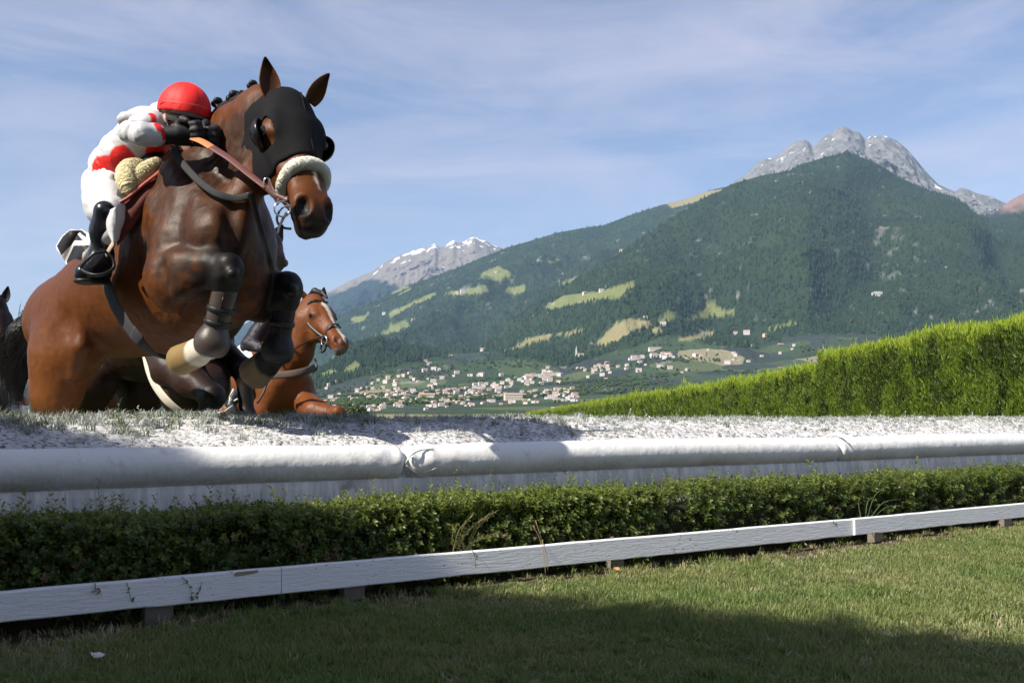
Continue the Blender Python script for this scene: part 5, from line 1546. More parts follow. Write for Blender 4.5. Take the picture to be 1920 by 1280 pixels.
for y in (-1, 1):
    eq = gx_ - HH3(.187, .116 * y, -.060); ex = eq @ HX / .062; ey = eq @ HY / .065; ez = eq @ HZ / .050
    D = np.maximum(D, (1 - np.sqrt(ex * ex + ey * ey + ez * ez)) * .036)
Vh, Fh = surface_nets(D.astype(np.float32), lo, res, 4)
hood = mesh_np('blinker_hood', Vh, Fh, M_blackcloth, horse)
g = Geo(); tubes('hood_seam', M_blackcloth, hood, ([HH3(x, .020, np.interp(x, [0, .1, .2, .31], [.018, .022, .018, .020])) for x in np.linspace(.02, .31, 10)], .0035))
for y in (-1, 1):   # eye cups
    c_ = HH3(.182, .100 * y, -.066); a_ = unit(-.10 * HX + .66 * y * HY - .70 * HZ)
    b1 = unit(np.cross(a_, HZ)); b2 = np.cross(a_, b1); VV, FF = [], []
    na, nb = 9, 24
    for i in range(na + 1):
        t_ = math.radians(78) * i / na
        for j in range(nb):
            f_ = 2 * math.pi * j / nb
            VV.append(c_ + .058 * (math.cos(t_) * a_ * .95 + math.sin(t_) * (math.cos(f_) * b1 + math.sin(f_) * b2)))
    FF = [[i * nb + j, i * nb + (j + 1) % nb, (i + 1) * nb + (j + 1) % nb, (i + 1) * nb + j] for i in range(na) for j in range(nb)]
    cup = mesh_np('eye_cup', np.array(VV), FF, M_blackplastic, hood)
    sm = cup.modifiers.new('thick', 'SOLIDIFY'); sm.thickness = .004

# sheepskin noseband: a fuzzy roll over the nose
def fuzzy(name, path, radii, mat, parent, seed, hair=.008, n=2600, up=None, lump=.08):
    path = np.array(path); m = len(path); g = Geo(); g.tube(list(path), list(radii), 18)
    V = np.array(g.V); V += (np.mean(radii) * lump) * np.stack([vnoise(V * 45, seed), vnoise(V * 45, seed + 1), vnoise(V * 45, seed + 2)], 1)
    o = mesh_np(name, V, g.F, mat, parent)
    r = np.random.default_rng(seed); VV, FF = [], []
    i = r.integers(0, m - 1, n); f = r.random((n, 1)); c = path[i] * (1 - f) + path[i + 1] * f; rad = (np.array(radii)[i] * (1 - f[:, 0]) + np.array(radii)[i + 1] * f[:, 0])
    t_ = path[i + 1] - path[i]; t_ /= np.linalg.norm(t_, axis=1)[:, None]
    d = r.normal(0, 1, (n, 3)); d -= (d * t_).sum(1)[:, None] * t_; d /= np.linalg.norm(d, axis=1)[:, None]
    p = c + d * rad[:, None] * .97; d2 = d + r.normal(0, .45, (n, 3)); d2 /= np.linalg.norm(d2, axis=1)[:, None]
    s1 = np.cross(d2, t_); s1 /= np.linalg.norm(s1, axis=1)[:, None]; w = .0030
    tip = p + d2 * hair * r.uniform(.5, 1.1, (n, 1)); mid = p + d2 * hair * .45
    V = np.stack([p - s1 * w, p + s1 * w, mid + t_ * w, tip], 1).reshape(-1, 3); b = np.arange(n)[:, None] * 4
    F = np.concatenate([b + np.array([0, 1, 3]), b + np.array([1, 2, 3]), b + np.array([2, 0, 3])])
    fz = mesh_np('fleece_tufts', V, F, mat, o, smooth=False); fz['kind'] = 'stuff'
    return o
nb_path = catmull([HH3(.415, -.066, -.100), HH3(.400, -.074, -.055), HH3(.378, -.055, -.004), HH3(.366, 0, .014), HH3(.370, .052, -.002), HH3(.382, .076, -.045), HH3(.392, .072, -.08)], 5)
fuzzy('sheepskin_noseband', nb_path, [.014 + .010 * math.sin(math.pi * (.12 + .76 * i / (len(nb_path) - 1))) for i in range(len(nb_path))], M_fleece, horse, 5, .0050, 7000)

# bridle: cheek straps, bit rings, cavesson, curb loop
bridle = empty('bridle', horse.location) if False else None
def strap(name, pts, w, mat, parent, thick=.25, n=5, up=None):
    P = catmull(pts, n); return Geo().tube(list(P), [w] * len(P), 8, flat=thick, up=up).build(name, mat, parent)
cp = CAM
def toward(p, d): p = np.asarray(p, float); return p + unit(CAM - p) * d
strap('cheek_strap', [toward(at_y(504, 340, 3.42), 0), at_y(508, 352, 3.38), at_y(515, 366, 3.36), at_y(522, 380, 3.34)], .013, M_brownleather, horse, .3, up=HY)
strap('noseband_strap', [at_y(500, 352, 3.40), at_y(514, 366, 3.35), at_y(532, 374, 3.335), at_y(540, 372, 3.33)], .012, M_brownleather, horse, .35, up=HY)
ring_c = at_y(529, 392, 3.33)
Geo().tube([ring_c + .026 * (math.cos(a) * unit([1, .4, 0]) + math.sin(a) * UP) for a in np.linspace(0, 6.28, 20, endpoint=False)], .0035, 7, closed=True).build('bit_ring', M_steel, horse)
rc2 = at_y(535, 412, 3.35)
Geo().tube([at_y(x, y, 3.34) for x, y in catmull([(524, 395), (519, 408), (522, 420), (532, 427), (546, 429)], 5)], .0045, 7).build('chin_loop', M_black, horse)
Geo().tube([at_y(x, y, 3.335) for x, y in catmull([(538, 398), (530, 412), (524, 426), (521, 439)], 5)], .010, 7, flat=.3, up=HY).build('loose_strap_end', M_greyweb, horse)
Geo().tube([at_y(x, y, 3.335) for x, y in catmull([(524, 396), (532, 388), (545, 386)], 5)], .0035, 7).build('bit_bar', M_steel, horse)
Geo().tube([at_y(500 + 6 * math.cos(a), 345 + 11 * math.sin(a), 3.41) for a in np.linspace(0, 6.28, 16, endpoint=False)], .003, 6, closed=True).build('rein_ring', M_steel, horse)
# reins: rubber grip then leather down to the bit
rp = catmull([(362, 259, 3.62), (380, 266, 3.585), (398, 277, 3.56)], 6)
Geo().tube([at_y(*p) for p in rp], .016, 10, flat=.28, up=unit([.3, -.8, .5])).build('rein_grip', M_orange, horse)
rp = catmull([(397, 276, 3.561), (430, 297, 3.52), (465, 325, 3.46), (500, 352, 3.405)], 8)
Geo().tube([at_y(*p) for p in rp], [.0155 - .003 * i / len(rp) for i in range(len(rp))], 10, flat=.22, up=unit([.3, -.8, .5])).build('rein', plain('plum_leather', (.115, .042, .038), .55, .35, bump=.3), horse)
rp = catmull([(324, 277, 3.70), (335, 296, 3.66), (352, 318, 3.62), (378, 344, 3.575), (408, 364, 3.55), (440, 372, 3.56), (470, 366, 3.57)], 6)
Geo().tube([at_y(*p) for p in rp], .0135, 8, flat=.25, up=unit([0, -1, .1])).build('neck_strap', M_greyweb, horse)
rp = catmull([(468, 360, 3.55), (478, 392, 3.57), (492, 440, 3.60), (505, 485, 3.62), (512, 512, 3.66)], 6)
Geo().tube([at_y(*p) for p in rp], .011, 8, flat=.3, up=unit([.5, -1, 0])).build('breast_strap', M_black, horse)

# plaited mane: knots along the crest
M_plait = M_blackhair
crest = Geo(); P = catmull([HM(383, 249), HM(408, 214), HM(441, 191), HM(490, 168)], 8)
crest.tube(list(P), [.012 + .012 * math.sin(3.14 * i / (len(P) - 1)) for i in range(len(P))], 8).build('mane_crest', M_plait, horse)
for bx, by, tx, ty, s_ in ((412, 218, 407, 193, 1.0), (438, 200, 438, 183, 1.25), (455, 190, 452, 178, .8), (480, 178, 473, 160, .9), (398, 236, 390, 222, .8)):
    b, tp = HM(bx, by), HM(tx, ty); sk = Sculpt()
    sk.cone(b, tp, .014 * s_, .012 * s_, .01)
    ax = unit(tp - b)
    for kx in range(7):
        a = kx * 2.4; sk.ball(tp + .012 * s_ * np.array([math.cos(a), math.sin(a), .6 * math.sin(a * 1.7)]), .0125 * s_, .006)
    D, lo, res = sk.grid(.003, .02); Vk, Fk = surface_nets(D, lo, res, 1)
    mesh_np('mane_plait', Vk, Fk, M_plait, horse)
# forelock side hair under the hood edge
# tail: long black strands
r = np.random.default_rng(4); TV, TF = [], []
dock = HM(90, 600, .06)
for i in range(420):
    px0, py0 = 66 + r.normal(0, 7), 600 + r.normal(0, 16)
    k_end = r.random(); ex = 2 + 46 * k_end + r.normal(0, 9); ey = 690 + 95 * r.random() ** .8
    mid = (r.uniform(-2, 42), r.uniform(620, 690))
    dd = r.normal(0, .07)
    if i < 40: ex, ey, mid = r.uniform(34, 62), r.uniform(560, 640), (r.uniform(38, 58), r.uniform(580, 615))
    P = [at_y(x, y, dock[1] + dd + .12 * f) for f, (x, y) in zip(np.linspace(0, 1, 11), catmull([(px0, py0), mid, (ex, ey)], 5))]
    n0 = len(TV); w = r.uniform(.0012, .0030)
    for j, p in enumerate(P):
        f = j / (len(P) - 1); ww = w * (1.15 - f)
        TV += [p + np.array([ww, 0, 0]), p + np.array([-.5 * ww, -.8 * ww, 0]), p + np.array([-.5 * ww, .8 * ww, 0])]
    for j in range(len(P) - 1):
        for q_ in range(3): TF.append([n0 + j * 3 + q_, n0 + j * 3 + (q_ + 1) % 3, n0 + (j + 1) * 3 + (q_ + 1) % 3, n0 + (j + 1) * 3 + q_])
tail = mesh_np('tail', np.array(TV), np.array(TF), M_blackhair, horse)
tail['kind'] = 'stuff'
tc = Sculpt(); tc.chain([dock, at_y(44, 628, dock[1] + .03), at_y(34, 690, dock[1] + .08), at_y(34, 745, dock[1] + .1)], [.05, .065, .05, .02], .04); D, lo, res = tc.grid(.008); Vt, Ft = surface_nets(D, lo, res, 1)
mesh_np('dock', Vt, Ft, M_blackhair, horse)

# tendon boots on the forelegs with two straps each
def boot(knee, fet, back, r0, r1, rf, strap_f, name='leg_boot', mat=None, lab=None):
    s = Sculpt(); ax = unit(fet - knee)
    s.cone(knee, fet, r0, r1, .02)
    s.ell(fet + ax * .004, np.array([ax, unit(back - np.dot(back, ax) * ax), unit(np.cross(ax, back))]), (.066, .066, .064), .02)
    s.ell(fet + ax * .078, np.array([ax, unit(back - np.dot(back, ax) * ax), unit(np.cross(ax, back))]), (.03, .1, .1), .012, 's')
    D, lo, res = s.grid(.005, .02); Vb, Fb = surface_nets(D, lo, res, 1)
    o = mesh_np(name, Vb, Fb, mat, horse)
    L_ = np.linalg.norm(fet - knee); u_ = unit(np.cross(ax, [.3, .5, .8])); v_ = np.cross(ax, u_)
    for f_ in strap_f:
        c_ = knee + (fet - knee) * f_; rr = r0 + (r1 - r0) * f_ + .003
        Geo().tube([c_ + rr * (math.cos(a) * u_ + math.sin(a) * v_) for a in np.linspace(0, 6.283, 26, endpoint=False)], .0105, 8, flat=.35, up=[unit(math.cos(a) * u_ + math.sin(a) * v_) for a in np.linspace(0, 6.283, 26, endpoint=False)], closed=True).build('boot_strap', M_black, o)
    Geo().tube([knee + (fet - knee) * f_ + unit(CAM - knee) * (r0 + (r1 - r0) * f_ + .0015) for f_ in np.linspace(.12, .95, 10)], .003, 6).build('boot_edge', M_black, o)
    return o
M_boot1 = plain('brown_black_boot', (.050, .038, .032), .42, .45, vary=.25, scale=40, bump=.35)
M_boot2 = plain('black_boot', (.008, .008, .009), .5, .3, vary=.25, scale=40, bump=.35)
boot(HM(422, 545, .18), HM(398, 640, .18), -HD, .045, .041, .05, (.36, .62), mat=M_boot1)
boot(HM(532, 585, -.15), HM(521, 655, -.15), -HD, .045, .042, .05, (.30, .72), mat=M_boot2)
# ================================================================== the rider in white and red, his saddle and cloth
def silk_material(name, rough=.55, bump=.35, spec=.3, fold=22):
    t = NT(name); at = t.attr('coat')
    n1 = t.noise(fold, 4, .55, t.pos((1, 1, 1.8)), 1.0); n2 = t.noise(fold * 2.6, 3, .5, t.pos(), .8)
    c = t.mix(.12, at.outputs['Color'], t.mix(n1, (.6, .6, .6), (1.2, 1.2, 1.2)), 'MULTIPLY')
    return t.bsdf(c, rough, t.bump(n2, bump * .22, .006, t.bump(n1, bump, .014)), spec)
M_silk = silk_material('racing_silk', .5, .32, .3, 11); M_breech = silk_material('white_breeches_cloth', .6, .22, .25, 16)
M_skin = plain('skin', (.42, .24, .17), .5, .4, vary=.12, scale=60, bump=.1)
M_bootleather = plain('polished_boot', (.009, .010, .014), .24, .5, vary=.1, scale=20, bump=.18, bdist=.004)
M_glove = plain('black_glove', (.012, .012, .013), .55, .3, vary=.3, bump=.4, scale=120)
t = NT('red_cap_silk'); n1 = t.noise(18, 4, .5, t.pos())
M_cap = t.bsdf(t.mix(n1, (.62, .012, .012), (.78, .022, .018)), .62, t.bump(t.noise(30, 3, .5, t.pos()), .18, .006), .35)
M_redleather = plain('red_saddle_leather', (.17, .032, .022), .5, .4, vary=.3, scale=40, bump=.5)
M_reddark = plain('dark_red_lining', (.10, .020, .016), .7, .3, vary=.3, scale=60, bump=.5)
WHITE = (.52, .52, .535); RED = (.62, .018, .015)

person = empty('person', tuple(np.array([HM(260, 320)[0], HM(260, 320)[1], 0.])))
tag(person, 'jockey in white and red silks with red cap crouching on the leaping bay horse', 'person', 'jockeys')
def sd_mesh(s, res, name, mat, parent, relax=1, colours=None, base=(.5, .5, .5), pad=.02, noise=None):
    D, lo, r_ = s.grid(res, pad); V, F = surface_nets(D, lo, r_, relax)
    if noise: V = V + noise(V)
    o = mesh_np(name, V, F, mat, parent)
    if colours is not None:
        px, py = project(V)
        def at_surf(p):                      # a colour mark traced in the picture sits on the cloth seen there
            if len(p) == 3: return p
            d = (px - p[0]) ** 2 + (py - p[1]) ** 2; k = np.where(d < max(30, d.min() * 1.5))[0]; return V[k[np.argmin(V[k, 1])]]
        vcol(o, 'coat', paint(V, base, [(at_surf(a), at_surf(b), ra, rb, c, sf) for a, b, ra, rb, c, sf in colours]))
    return o
# joints
Hc = HM(345, 221, .10)                     # head centre
_Y = Hc[1]
sh_r, sh_l = HM(285, 236, .20), HM(318, 244, -.16)
el_r, wr_r = HM(243, 247, .36), HM(322, 253, .245)
el_l, wr_l = HM(342, 262, -.26), at_y(374, 250, 3.74)
pelv = HM(218, 350, .02); waist = HM(238, 312, .04); chest = HM(275, 250, .04); neck = HM(310, 226, .08)
hip_r, kn_r, an_r = HM(200, 372, .13), HM(207, 396, .325), HM(190, 478, .34)
hip_l, kn_l, an_l = HM(212, 366, -.10), HM(270, 392, -.30), HM(235, 480, -.30)
FX = unit(HD * .97 + np.array([0, 0, -.25])); FY = -HR; FZ = unit(np.cross(FX, FY)); FY = np.cross(FZ, FX); FB = np.array([FX, FY, FZ])
def FH(x, y, z): return Hc + x * FX + y * FY + z * FZ
bs = Sculpt()
bs.ell(FH(-.01, 0, .015), FB, (.098, .076, .098), .03); bs.ell(FH(.045, 0, -.055), FB, (.062, .058, .075), .03)
bs.cone(FH(.085, 0, -.02), FH(.108, 0, -.055), .012, .016, .014); bs.ell(FH(.075, 0, -.118), FB, (.028, .026, .022), .02)
bs.ell(FH(.092, 0, -.085), FB, (.012, .024, .010), .008); bs.cone(FH(.09, -.025, -.082), FH(.09, .025, -.082), .004, .004, .006, mode='s')
for y in (-1, 1):
    bs.ell(FH(.082, .032 * y, -.012), FB, (.012, .016, .011), .012, 's'); bs.ell(FH(-.005, .078 * y, -.03), FB, (.020, .010, .032), .010)
    bs.ball(FH(.078, .032 * y, -.012), .011, .004)
bs.cone(FH(-.03, 0, -.06), neck, .055, .062, .03); bs.cone(neck, chest, .055, .075, .04)
bs.cone(chest, waist, .075, .075, .04, HR, 1.15); bs.cone(waist, pelv, .075, .085, .04, HR, 1.15)
for sh, el, wr, hp, kn, an in ((sh_r, el_r, wr_r, hip_r, kn_r, an_r), (sh_l, el_l, wr_l, hip_l, kn_l, an_l)):
    bs.chain([chest * .4 + sh * .6, sh, el, wr], [.045, .036, .028, .025], .02)
    bs.chain([pelv * .5 + hp * .5, hp, kn, an], [.08, .066, .040, .030], .03)
    bs.cone(kn * .6 + an * .4, kn * .3 + an * .7, .045, .036, .03)
def hand(s, wr, palm_dir, across, curl_n, size=1.0, th=1.0):
    """palm, four bent fingers of unequal length closed on the rein, and a thumb"""
    pd, ac, cn = unit(palm_dir), unit(across), unit(curl_n)
    s.ell(wr + pd * .050 * size, np.array([pd, ac, cn]), (.052 * size, .042 * size * th ** .5, .021 * size * th), .015)
    for i, ln in enumerate((.88, 1.0, .94, .74)):
        k = wr + pd * .088 * size + ac * (.033 - .022 * i) * size
        a = k + (pd * .55 + cn * .75) * .036 * ln * size; b = a + (pd * -.35 + cn * .8) * .026 * ln * size; c = b + (-pd * .9 + cn * .1) * .020 * ln * size
        s.chain([k - pd * .02, k, a, b, c], np.array([.0130, .0125, .0115, .0105, .0090]) * size * th, .006 if th < 1.1 else .010)
    b0 = wr + pd * .030 * size + ac * .036 * size; b1 = b0 + (pd * .6 + ac * .5 + cn * .5) * .034 * size; b2 = b1 + (pd * .6 - ac * .2 + cn * .7) * .030 * size
    s.chain([b0, b1, b2], np.array([.0155, .0125, .0105]) * size * th, .008)
gr = unit(at_y(362, 259, 3.62) - wr_r)
hdir = unit(at_y(372, 250, 3.66) - wr_r)
hand(bs, wr_r, hdir, UP * .9 + HR * .2, unit(np.cross(hdir, UP)) + np.array([0, 0, -.25]), 1.05, .62)
body_r = sd_mesh(bs, .0065, 'body', M_skin, person, 1)
# gloves: the same hands a little larger
for wr, dr, nm in ((wr_r, hdir, 1), (at_y(382, 255, 3.76), unit([.75, -.55, -.25]), 2)):
    g_ = Sculpt(); g_.cone(wr - dr * .035, wr + dr * .02, .036, .034, .02)
    hand(g_, wr, dr, UP * .9 + HR * .2, unit(np.cross(dr, UP)) + np.array([0, 0, -.25]), 1.0, 1.12)
    sd_mesh(g_, .0042, 'glove', M_glove, person, 1)
# jacket
js = Sculpt()
js.cone(neck, chest, .066, .090, .04); js.cone(chest, HM(248, 292, .04), .100, .098, .05, HR, 1.15); js.cone(HM(243, 296, .04), HM(228, 318, .03), .112, .118, .04, HR, 1.15)
js.ell(HM(290, 238, .04), np.array([HD, HR, UP]), (.07, .165, .05), .03)
js.chain([chest * .4 + sh_r * .6, sh_r, HM(264, 246, .285), el_r], [.064, .054, .049, .038], .025)
js.chain([el_r, HM(266, 252, .345), HM(292, 253, .295), wr_r - hdir * .035], [.038, .043, .040, .030], .014)
js.chain([chest * .4 + sh_l * .6, sh_l, el_l, wr_l - unit(wr_l - el_l) * .03], [.08, .066, .05, .034], .03)
js.cone(neck, FH(-.035, 0, -.035), .070, .066, .03); js.ball(HM(241, 252, .36), .026, .02); js.ball(HM(258, 236, .25), .034, .03)
hemA, hemB = HM(240, 300, .04), HM(205, 330, .03)
jcol = [(HM(232, 312, .20), HM(196, 318, .14), .045, .06, RED, .010), (HM(200, 312, .08), HM(214, 288, .10), .05, .03, RED, .010),
        ((287, 211), (292, 221), .014, .013, RED, .007), ((292, 221), (298, 231), .013, .013, RED, .007), ((298, 231), (304, 240), .013, .013, RED, .007), ((196, 322), (232, 298), .022, .05, RED, .010), (HM(305, 290, .0), HM(300, 275, .06), .07, .05, RED, .012),
        ((310, 241), (311, 251), .010, .010, RED, .006), ((311, 251), (312, 263), .010, .010, RED, .006), (wr_l - hdir * .06, wr_l - hdir * .07, .06, .06, RED, .006)]
def crease(V):
    # drawn folds running down from the shoulder and round the bent elbow
    al = unit([.55, .1, -.8]); ac = unit(np.cross(al, [-.35, -.85, .1]))
    q = np.stack([V @ ac * 26 + 1.2 * vnoise(V * 9, 3), V @ al * 6, V @ np.cross(al, ac) * 5], -1)
    n = fbm(q, 2, 12, .4, ridged=True)
    el = np.exp(-(np.linalg.norm(V - HM(258, 250, .33), axis=1) / .07) ** 2)
    ring = np.sin(np.linalg.norm(V - HM(238, 236, .33), axis=1) * 260 + 2 * vnoise(V * 14, 7))
    return (.0085 * np.clip(n - .1, -.4, .8) * (1 - .6 * el) + .0035 * el * ring)[:, None] * unit(np.array([-.4, -.8, .3]))
jacket = sd_mesh(js, .0050, 'jacket', M_silk, person, 1, jcol, WHITE, noise=crease)
# breeches
br = Sculpt()
br.ell(HM(221, 374, .02), np.array([HD, HR, UP]), (.100, .118, .105), .05)
br.cone(HM(232, 318, .04), HM(212, 352, .03), .105, .12, .05, HR, 1.1)
br.chain([HM(208, 366, .10), HM(202, 372, .14), HM(200, 386, .245), HM(207, 397, .325)], [.10, .092, .080, .060], .03)
br.chain([HM(207, 397, .325), HM(204, 440, .340)], [.050, .043], .03)
br.chain([HM(212, 366, -.08), hip_l, kn_l, kn_l * .6 + an_l * .4], [.11, .10, .075, .055], .04)
br.cone(HM(190, 334, .12), HM(206, 334, .18), .016, .022, .02)
sd_mesh(br, .0065, 'breeches', M_breech, person, 1, [], WHITE, noise=lambda V: (.0065 * np.clip(fbm(np.stack([V @ unit([.6, .3, .7]) * 22, V @ unit([-.5, .1, .85]) * 7, V @ HR * 6], -1), 2, 3, .4, True) - .1, -.4, .8))[:, None] * unit(np.array([-.4, -.8, .2])))
# boots
for kn, an, rr, side in ((HM(196, 396, .365), an_r, .30, 1), (kn_l * .9 + an_l * .1, an_l, -.30, -1)):
    s = Sculpt(); s.chain([kn, kn * .55 + an * .45, an], [.040, .044, .035], .03)
    toe = an + HD * .03 + HR * .08 * side + np.array([0, 0, -.082]); heel = an - HD * .035 - HR * .02 * side + np.array([0, 0, -.062])
    s.cone(an, heel, .038, .034, .03); s.cone(heel, toe, .033, .031, .03); s.cone(an + np.array([0, 0, -.01]), toe, .037, .030, .03)
    bt = sd_mesh(s, .0055, 'riding_boot', M_bootleather, person, 1)
    so_ = Sculpt(); so_.cone(heel + np.array([0, 0, -.034]), toe + np.array([0, 0, -.030]), .036, .040, .02, UP, .35)
    sd_mesh(so_, .006, 'boot_sole', M_black, bt, 1)
# cap: panelled silk over a helmet, peak, button and goggles
VV, FF = [], []; na, nb = 16, 72
CB = FB; cc = FH(-.008, 0, .030)
for i in range(na + 1):
    t_ = (math.pi * .56) * i / na
    for j in range(nb):
        f_ = 2 * math.pi * j / nb
        rr = .985 + .03 * abs(math.sin(f_ * 3)) ** .4 * min(1, i / 4)
        VV.append(cc + (.106 * math.sin(t_) * math.cos(f_) * rr) * FX + (.091 * math.sin(t_) * math.sin(f_) * rr) * FY + (.102 * math.cos(t_)) * FZ)
FF = [[i * nb + j, i * nb + (j + 1) % nb, (i + 1) * nb + (j + 1) % nb, (i + 1) * nb + j] for i in range(na) for j in range(nb)]
cap = mesh_np('racing_cap', np.array(VV), FF, M_cap, person); sm = cap.modifiers.new('thick', 'SOLIDIFY'); sm.thickness = .006; sm.offset = -1
g = Geo()
for j in range(6):
    f_ = math.pi * j / 3 + 0.0
    g.tube([cc + (.1115 * math.sin(t_) * math.cos(f_ + .26)) * FX + (.0965 * math.sin(t_) * math.sin(f_ + .26)) * FY + (.1070 * math.cos(t_)) * FZ for t_ in np.linspace(.03, math.pi * .52, 14)], .0021, 6)
g.build('cap_seam', M_cap, cap)
Geo().tube([cc + FZ * .098, cc + FZ * .108], [.012, .009], 10).build('cap_button', M_cap, cap)
Geo().tube([cc + (.1095 * math.cos(f_)) * FX + (.0945 * math.sin(f_)) * FY + .004 * FZ + .012 * math.cos(f_) * FZ for f_ in np.linspace(0, 6.283, 40, endpoint=False)], .009, 8, flat=.3, up=FX, closed=True).build('cap_band', plain('pale_red_band', (.62, .06, .055), .6, .3, bump=0), cap)
V, Fc = [], []                                     # peak
for i in range(13):
    f_ = math.radians(-62 + 124 * i / 12)
    for k_i in range(4):
        e = k_i / 3; V.append(cc + (.101 + .048 * e * math.cos(f_)) * math.cos(f_) * FX + (.089 + .018 * e) * math.sin(f_) * FY + (-.006 - .022 * e) * FZ)
Fc = [[i * 4 + k_i, i * 4 + k_i + 1, i * 4 + k_i + 5, i * 4 + k_i + 4] for i in range(12) for k_i in range(3)]
pk = mesh_np('cap_peak', np.array(V), Fc, M_blackcloth, cap); sm = pk.modifiers.new('thick', 'SOLIDIFY'); sm.thickness = .005
gg = Sculpt(); gg.ell(FH(.088, 0, -.020), FB, (.030, .066, .030), .01); sd_mesh(gg, .005, 'goggles', M_blackplastic, person, 1)
Geo().tube([FH(.10 * math.cos(f_) - .01, .082 * math.sin(f_), -.024 + .012 * (1 - math.cos(f_))) for f_ in np.linspace(0, 6.283, 30, endpoint=False)], .011, 8, flat=.25, up=[unit(math.cos(f_) * FX + math.sin(f_) * FY) for f_ in np.linspace(0, 6.283, 30, endpoint=False)], closed=True).build('goggle_strap', M_greyweb, person)
Geo().tube([FH(.01, -.080, -.02), FH(.04, -.070, -.075), FH(.055, -.03, -.135), FH(.055, .03, -.135), FH(.04, .070, -.075), FH(.01, .080, -.02)], .006, 7, flat=.4, up=FX).build('chin_strap', M_black, person)

# --- saddle with red flap, fleece roll, girth, stirrups
saddle = empty('saddle', tuple(np.array([HM(260, 400)[0], HM(260, 400)[1], 0.])))
tag(saddle, 'small racing saddle with red flap and yellowed fleece on the leaping bay horse', 'saddle')
def sheet_px(poly_rows, mat, name, parent, thick=.006):
    """rows of (px, py, r) points -> curved thick sheet"""
    R_ = [catmull([(x, y, r) for x, y, r in row], 5) for row in poly_rows]
    R_ = np.array(R_); rows = [catmull(R_[:, j], 5) for j in range(R_.shape[1])]
    G = np.array(rows); P = np.array([[HM(*q) for q in c] for c in G])
    o = mesh_np(name, P.reshape(-1, 3), grid_faces(P.shape[0], P.shape[1]), mat, parent)
    sm = o.modifiers.new('thick', 'SOLIDIFY'); sm.thickness = thick; sm.offset = 0
    return o
sheet_px([[(306, 312, .13), (272, 344, .225), (238, 372, .285), (216, 386, .315)],
          [(312, 322, .15), (276, 364, .235), (244, 398, .285), (217, 412, .305)],
          [(308, 332, .16), (268, 392, .245), (240, 428, .28), (219, 436, .30)],
          [(300, 344, .17), (256, 416, .255), (232, 446, .28), (220, 462, .295)]], M_reddark, 'saddle_flap', saddle)
Geo().tube([HM(*q) for q in catmull([(310, 314, .145), (290, 330, .20), (262, 352, .255), (236, 374, .30), (215, 385, .325)], 6)], .012, 9, flat=.6, up=UP).build('flap_rim', plain('rim_leather', (.33, .075, .055), .5, .4, vary=.2, bump=.3), saddle)
sheet_px([[(222, 350, .28), (230, 345, .26), (240, 350, .24)], [(220, 362, .29), (228, 360, .28), (238, 366, .26)], [(218, 380, .30), (226, 378, .29), (236, 374, .28)]], plain('dark_green_pad', (.03, .04, .028), .8, .2, bump=.4), 'saddle_pad', saddle)
fuzzy('fleece_roll', catmull([HM(262, 314, .16), HM(246, 318, .22), HM(238, 332, .265), HM(240, 350, .285), HM(246, 358, .27)], 5), [.030, .034, .036, .038, .040, .042, .043, .044, .044, .043, .042, .040, .038, .036, .034, .032, .030, .026, .022, .016, .012][:21], M_fleecey, saddle, 21, .007, 4500)
fuzzy('fleece_cover', catmull([HM(298, 306, .10), HM(280, 318, .18), HM(262, 334, .225), HM(248, 350, .26)], 6), [.018 + .018 * math.sin(3.14 * (i + 2) / 22) for i in range(19)], M_fleecey, saddle, 23, .007, 4000)
g_ = Sculpt(); g_.chain([HM(240, 352, 0), HM(270, 330, 0), HM(300, 306, 0)], [.075, .065, .05], .05, HR, 1.5); sd_mesh(g_, .01, 'seat', M_black, saddle, 1)
Geo().tube([HM(*q) for q in catmull([(268, 318, .20), (280, 308, .17), (292, 302, .13)], 5)], .018, 8, flat=.4, up=UP).build('pommel_strap', M_brownleather, saddle)
# girth
gp = catmull([(196, 520, .285), (212, 565, .290), (236, 606, .287), (262, 640, .262), (288, 664, .20), (312, 668, .10)], 8)
P = [HM(*q) for q in gp]
Geo().tube(P, .034, 10, flat=.16, up=[HR * (.9 - .5 * i / len(P)) + UP * (-.1 - .8 * (i / len(P)) ** 2) for i in range(len(P))]).build('girth', M_greyweb, saddle)
pp = [HM(*q) for q in catmull([(248, 622, .290), (256, 632, .283), (264, 641, .272)], 3)]
Geo().tube(pp, .035, 8, flat=.16, up=HR * .9 - UP * .3).build('girth_patch', plain('dark_patch', (.035, .035, .037), .8, .2, bump=.5), saddle)
# stirrup leather, white flap strap and iron
sheet_px([[(206, 394, .365), (214, 390, .36), (217, 388, .355)], [(184, 410, .370), (206, 412, .37), (218, 412, .355)], [(198, 430, .365), (209, 436, .365), (218, 436, .35)], [(208, 448, .36), (213, 452, .36), (218, 450, .345)], [(211, 456, .355), (213, 458, .355), (215, 457, .35)]], M_breech, 'white_strap', saddle, .004)
vcol(bpy.data.objects[[o.name for o in COL.objects if o.name.startswith('white_strap')][-1]], 'coat', np.tile(np.array(WHITE), (len(COL.objects[[o.name for o in COL.objects if o.name.startswith('white_strap')][-1]].data.vertices), 1)))
Geo().tube([HM(213, 455, .36), HM(206, 466, .36), HM(199, 478, .355)], .012, 8, flat=.3, up=HR).build('stirrup_leather', plain('pale_leather', (.42, .34, .24), .7, .3, bump=.3), saddle)
ir = catmull([(198, 472, .40), (178, 475, .44), (162, 488, .46), (152, 504, .46), (172, 515, .45), (194, 514, .42), (213, 502, .38), (211, 484, .38), (198, 472, .40)], 5)
Geo().tube([HM(*q) for q in ir], .0075, 8, flat=.7).build('stirrup_iron', M_black, saddle)
